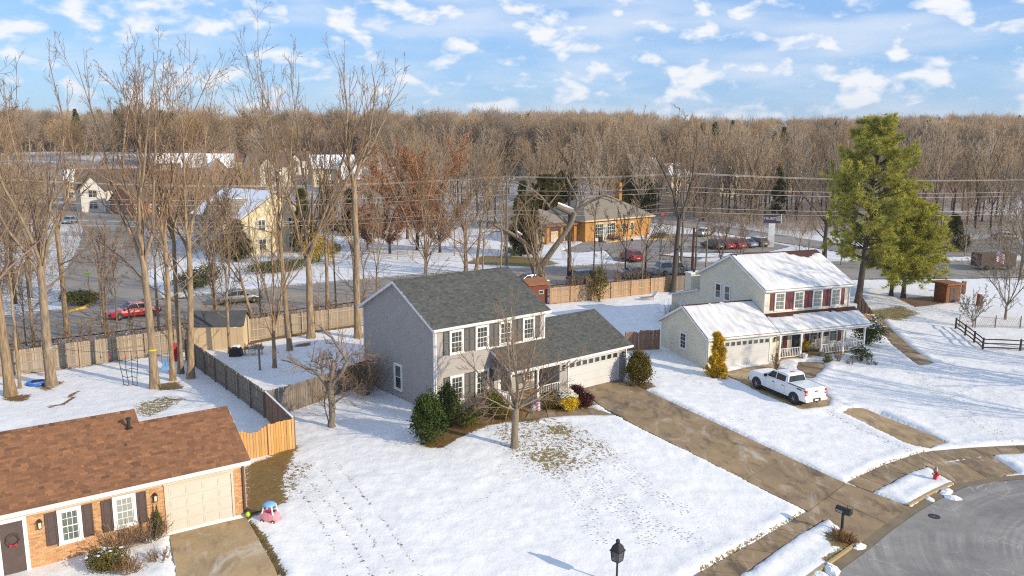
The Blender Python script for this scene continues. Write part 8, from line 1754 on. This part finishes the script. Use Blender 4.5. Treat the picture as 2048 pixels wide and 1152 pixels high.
pickup()
def car(px, py, hd, paint, label, kind='sedan', L=4.6, h_=1.45, W_=.9, snow=False, group='cars'):
    p = at(px, py); e = thing({'sedan': 'car', 'suv': 'suv_car', 'van': 'minivan'}[kind], label, 'car', (p.x, p.y, p.z + .03), hd, group); k = L / 4.6; zb, zs, zt = .28, .62, (.92 if kind == 'sedan' else 1.02)
    m = MB(); loft(m, [ring(2.3 * k, zb + .14, .58, .68, W_ * .72, W_ * .82, W_ * .75, .05), ring(2.1 * k, zb, zs, zt - .16, W_ * .86, W_ * .96, W_ * .86, .05), ring(1.2 * k, zb, zs, zt, W_ * .9, W_, W_ * .9, .05), ring(-1.4 * k, zb, zs, zt + .03, W_ * .9, W_, W_ * .92, .05), ring(-2.1 * k, zb, zs, zt, W_ * .86, W_ * .97, W_ * .86, .05), ring(-2.28 * k, zb + .14, .6, zt - .12, W_ * .78, W_ * .88, W_ * .8, .05)]); m.build('body', paint, e)
    if kind == 'sedan': xs = (1.05, .3, -.75, -1.7)
    elif kind == 'suv': xs = (1.0, .45, -1.65, -2.05)
    else: xs = (1.35, .65, -1.75, -2.15)
    xs = [v * k for v in xs]; b, t = W_ * .9, W_ * .70; z0 = zt - .03
    Rg = lambda x, w, z: [(x, -w, z0 if z is None else z), (x, w, z0 if z is None else z)]
    q = [(xs[0], z0), (xs[1], h_), (xs[2], h_ - .01), (xs[3], z0)]; m = MB(); V = []
    for x, z in q: w = b if z == z0 else t; V += [(x, -w, z), (x, w, z)]
    m.add(V, [(0, 1, 3, 2), (2, 3, 5, 4), (4, 5, 7, 6), (0, 2, 4, 6), (1, 7, 5, 3), (0, 6, 7, 1)]); cb = m.build('cabin', paint, e)
    def ip(a, b_, f): return tuple(a[i] + (b_[i] - a[i]) * f for i in range(3))
    A = [Vector(v) for v in V]
    glasspane(cb, [tuple(v) for v in inset([V[0], V[1], V[3], V[2]], .08, .92, .1, .92, .012)], 'windscreen'); glasspane(cb, [tuple(v) for v in inset([V[7], V[6], V[4], V[5]], .08, .92, .12, .92, .012)], 'rear_window')
    for s_ in (0, 1):
        P0, P1, P2, P3 = V[0 + s_], V[2 + s_], V[4 + s_], V[6 + s_]; sg = -1 if s_ == 0 else 1; o = Vector((0, sg * .012, .0))
        lo1, lo2 = ip(P0, P3, .08), ip(P0, P3, .92); up1, up2 = ip(P1, P0, .12), ip(P2, P3, .12); md_b, md_t = ip(lo1, lo2, .5), ip(up1, up2, .48)
        lift = Vector((0, -sg * .02, .06))
        for g in ((lo1, ip(lo1, lo2, .48), ip(up1, up2, .46), up1), (ip(lo1, lo2, .52), lo2, up2, ip(up1, up2, .5))):
            gg = [tuple(Vector(v) + o + (lift if v[2] < z0 + .02 else Vector((0, 0, -.03)))) for v in g]; glasspane(cb, gg if sg < 0 else gg[::-1], 'side_window')
        for x in (1.38 * k, -1.38 * k): arch(e, x, sg * W_, .38, .33); wheel(e, x, sg * (W_ - .1), .33, .22, spokes=5)
        MB().box(-2.3 * k, -2.1 * k, min(sg * W_ * .55, sg * W_ * .88), max(sg * W_ * .55, sg * W_ * .88), .68, .82).build('tail_light', 'tail_red', e); MB().box(2.08 * k, 2.27 * k, min(sg * W_ * .5, sg * W_ * .82), max(sg * W_ * .5, sg * W_ * .82), .6, .7).build('headlight', 'head_glass', e); MB().cbox((xs[0] - .2, sg * (W_ + .08), zt + .06), (.14, .16, .12)).build('side_mirror', paint, e)
    MB().box(-2.32 * k, -2.27 * k, -.25, .25, .55, .66).build('number_plate', 'plastic_white', e); MB().box(2.22 * k, 2.31 * k, -.5, .5, .4, .55).build('grille', 'black_trim', e)
    if snow: m = MB(); m.add([(xs[1] - .05, -t + .05, h_ + .005), (xs[1] - .05, t - .05, h_ + .005), (xs[2] + .05, t - .05, h_ + .005), (xs[2] + .05, -t + .05, h_ + .005), (xs[1] - .15, -t + .15, h_ + .07), (xs[1] - .15, t - .15, h_ + .07), (xs[2] + .15, t - .15, h_ + .07), (xs[2] + .15, -t + .15, h_ + .07)], [(4, 5, 6, 7), (0, 1, 5, 4), (1, 2, 6, 5), (2, 3, 7, 6), (3, 0, 4, 7)]); m.build('snow_cap', 'snow_clean', e)
    return e
RA = .62
car(268, 634, math.pi + RA + .05, 'paint_red', 'bright red car driving on the road behind the left fence', 'sedan', 4.8); car(1062, 572, .45, 'paint_blue', 'pale blue car behind the trunk of the broken tree', 'sedan', 4.5); car(1172, 568, .35, 'paint_black', 'black sport utility car on the road behind the back fence', 'suv', 4.7, 1.75, .95); car(1272, 556, .30, 'paint_grey', 'dark grey car on the road behind the small bare trees', 'sedan', 4.7); car(1345, 549, .25, 'paint_silver', 'silver minivan on the road by the tall grey tree', 'van', 5.0, 1.78, .98)
car(1262, 521, 1.9, 'paint_red', 'dark red car turning into the bank lot', 'suv', 4.6, 1.6)
for i, (px, py, c_, lab, s_) in enumerate(((1425, 497, 'paint_grey', 'dark parked car at the left end of the lot row', 0), (1445, 497, 'paint_red', 'red parked car second from the left in the lot row', 0), (1467, 496, 'paint_red', 'bright red parked car third in the lot row', 0), (1490, 494, 'paint_blue', 'blue-grey parked car fourth in the lot row', 1), (1512, 492, 'paint_grey', 'snow-dusted parked car at the right end of the lot row', 1))): car(px, py, 2.05, c_, lab, 'sedan' if i % 2 else 'suv', 4.5, 1.5, snow=bool(s_))
car(1408, 472, .9, 'paint_silver', 'snow-covered car behind the lot near the cross street', 'sedan', snow=True)
car(1896, 500, math.pi + .25, 'paint_white', 'white van parked beside the utility pole', 'van', 5.6, 2.1, 1.0); car(1842, 500, math.pi + .1, 'paint_white', 'white snow-topped car left of the white van', 'sedan', snow=True); car(2010, 480, .1, 'paint_grey', 'dark snowy car far right beyond the trailer', 'sedan', snow=True); car(478, 606, .55, 'paint_grey', 'grey car half hidden behind the tan back fence', 'sedan')
car(500, 600 - 50, 2.2, 'paint_grey', 'dark car parked in front of the hedge beyond the road', 'sedan') if False else None
car(140, 447, 1.7, 'paint_blue', 'blue car parked far up the side street', 'sedan')

# ------------------------------------------------------------------ winter air
hm = bpy.data.materials.new('winter_air'); hm.use_nodes = True; hn = hm.node_tree.nodes; hn.clear(); ho = hn.new('ShaderNodeOutputMaterial'); hv = hn.new('ShaderNodeVolumePrincipled'); hv.inputs['Color'].default_value = (.93, .93, .94, 1); hv.inputs['Density'].default_value = .00016; hv.inputs['Anisotropy'].default_value = .2; hm.node_tree.links.new(hv.outputs[0], ho.inputs['Volume']); MATS['winter_air'] = hm
ho_ = MB().box(-1600, 1600, -60, 2600, -40, 90).build('haze', 'winter_air'); ho_['kind'] = 'stuff'; ho_['label'] = 'thin winter haze over the woods'
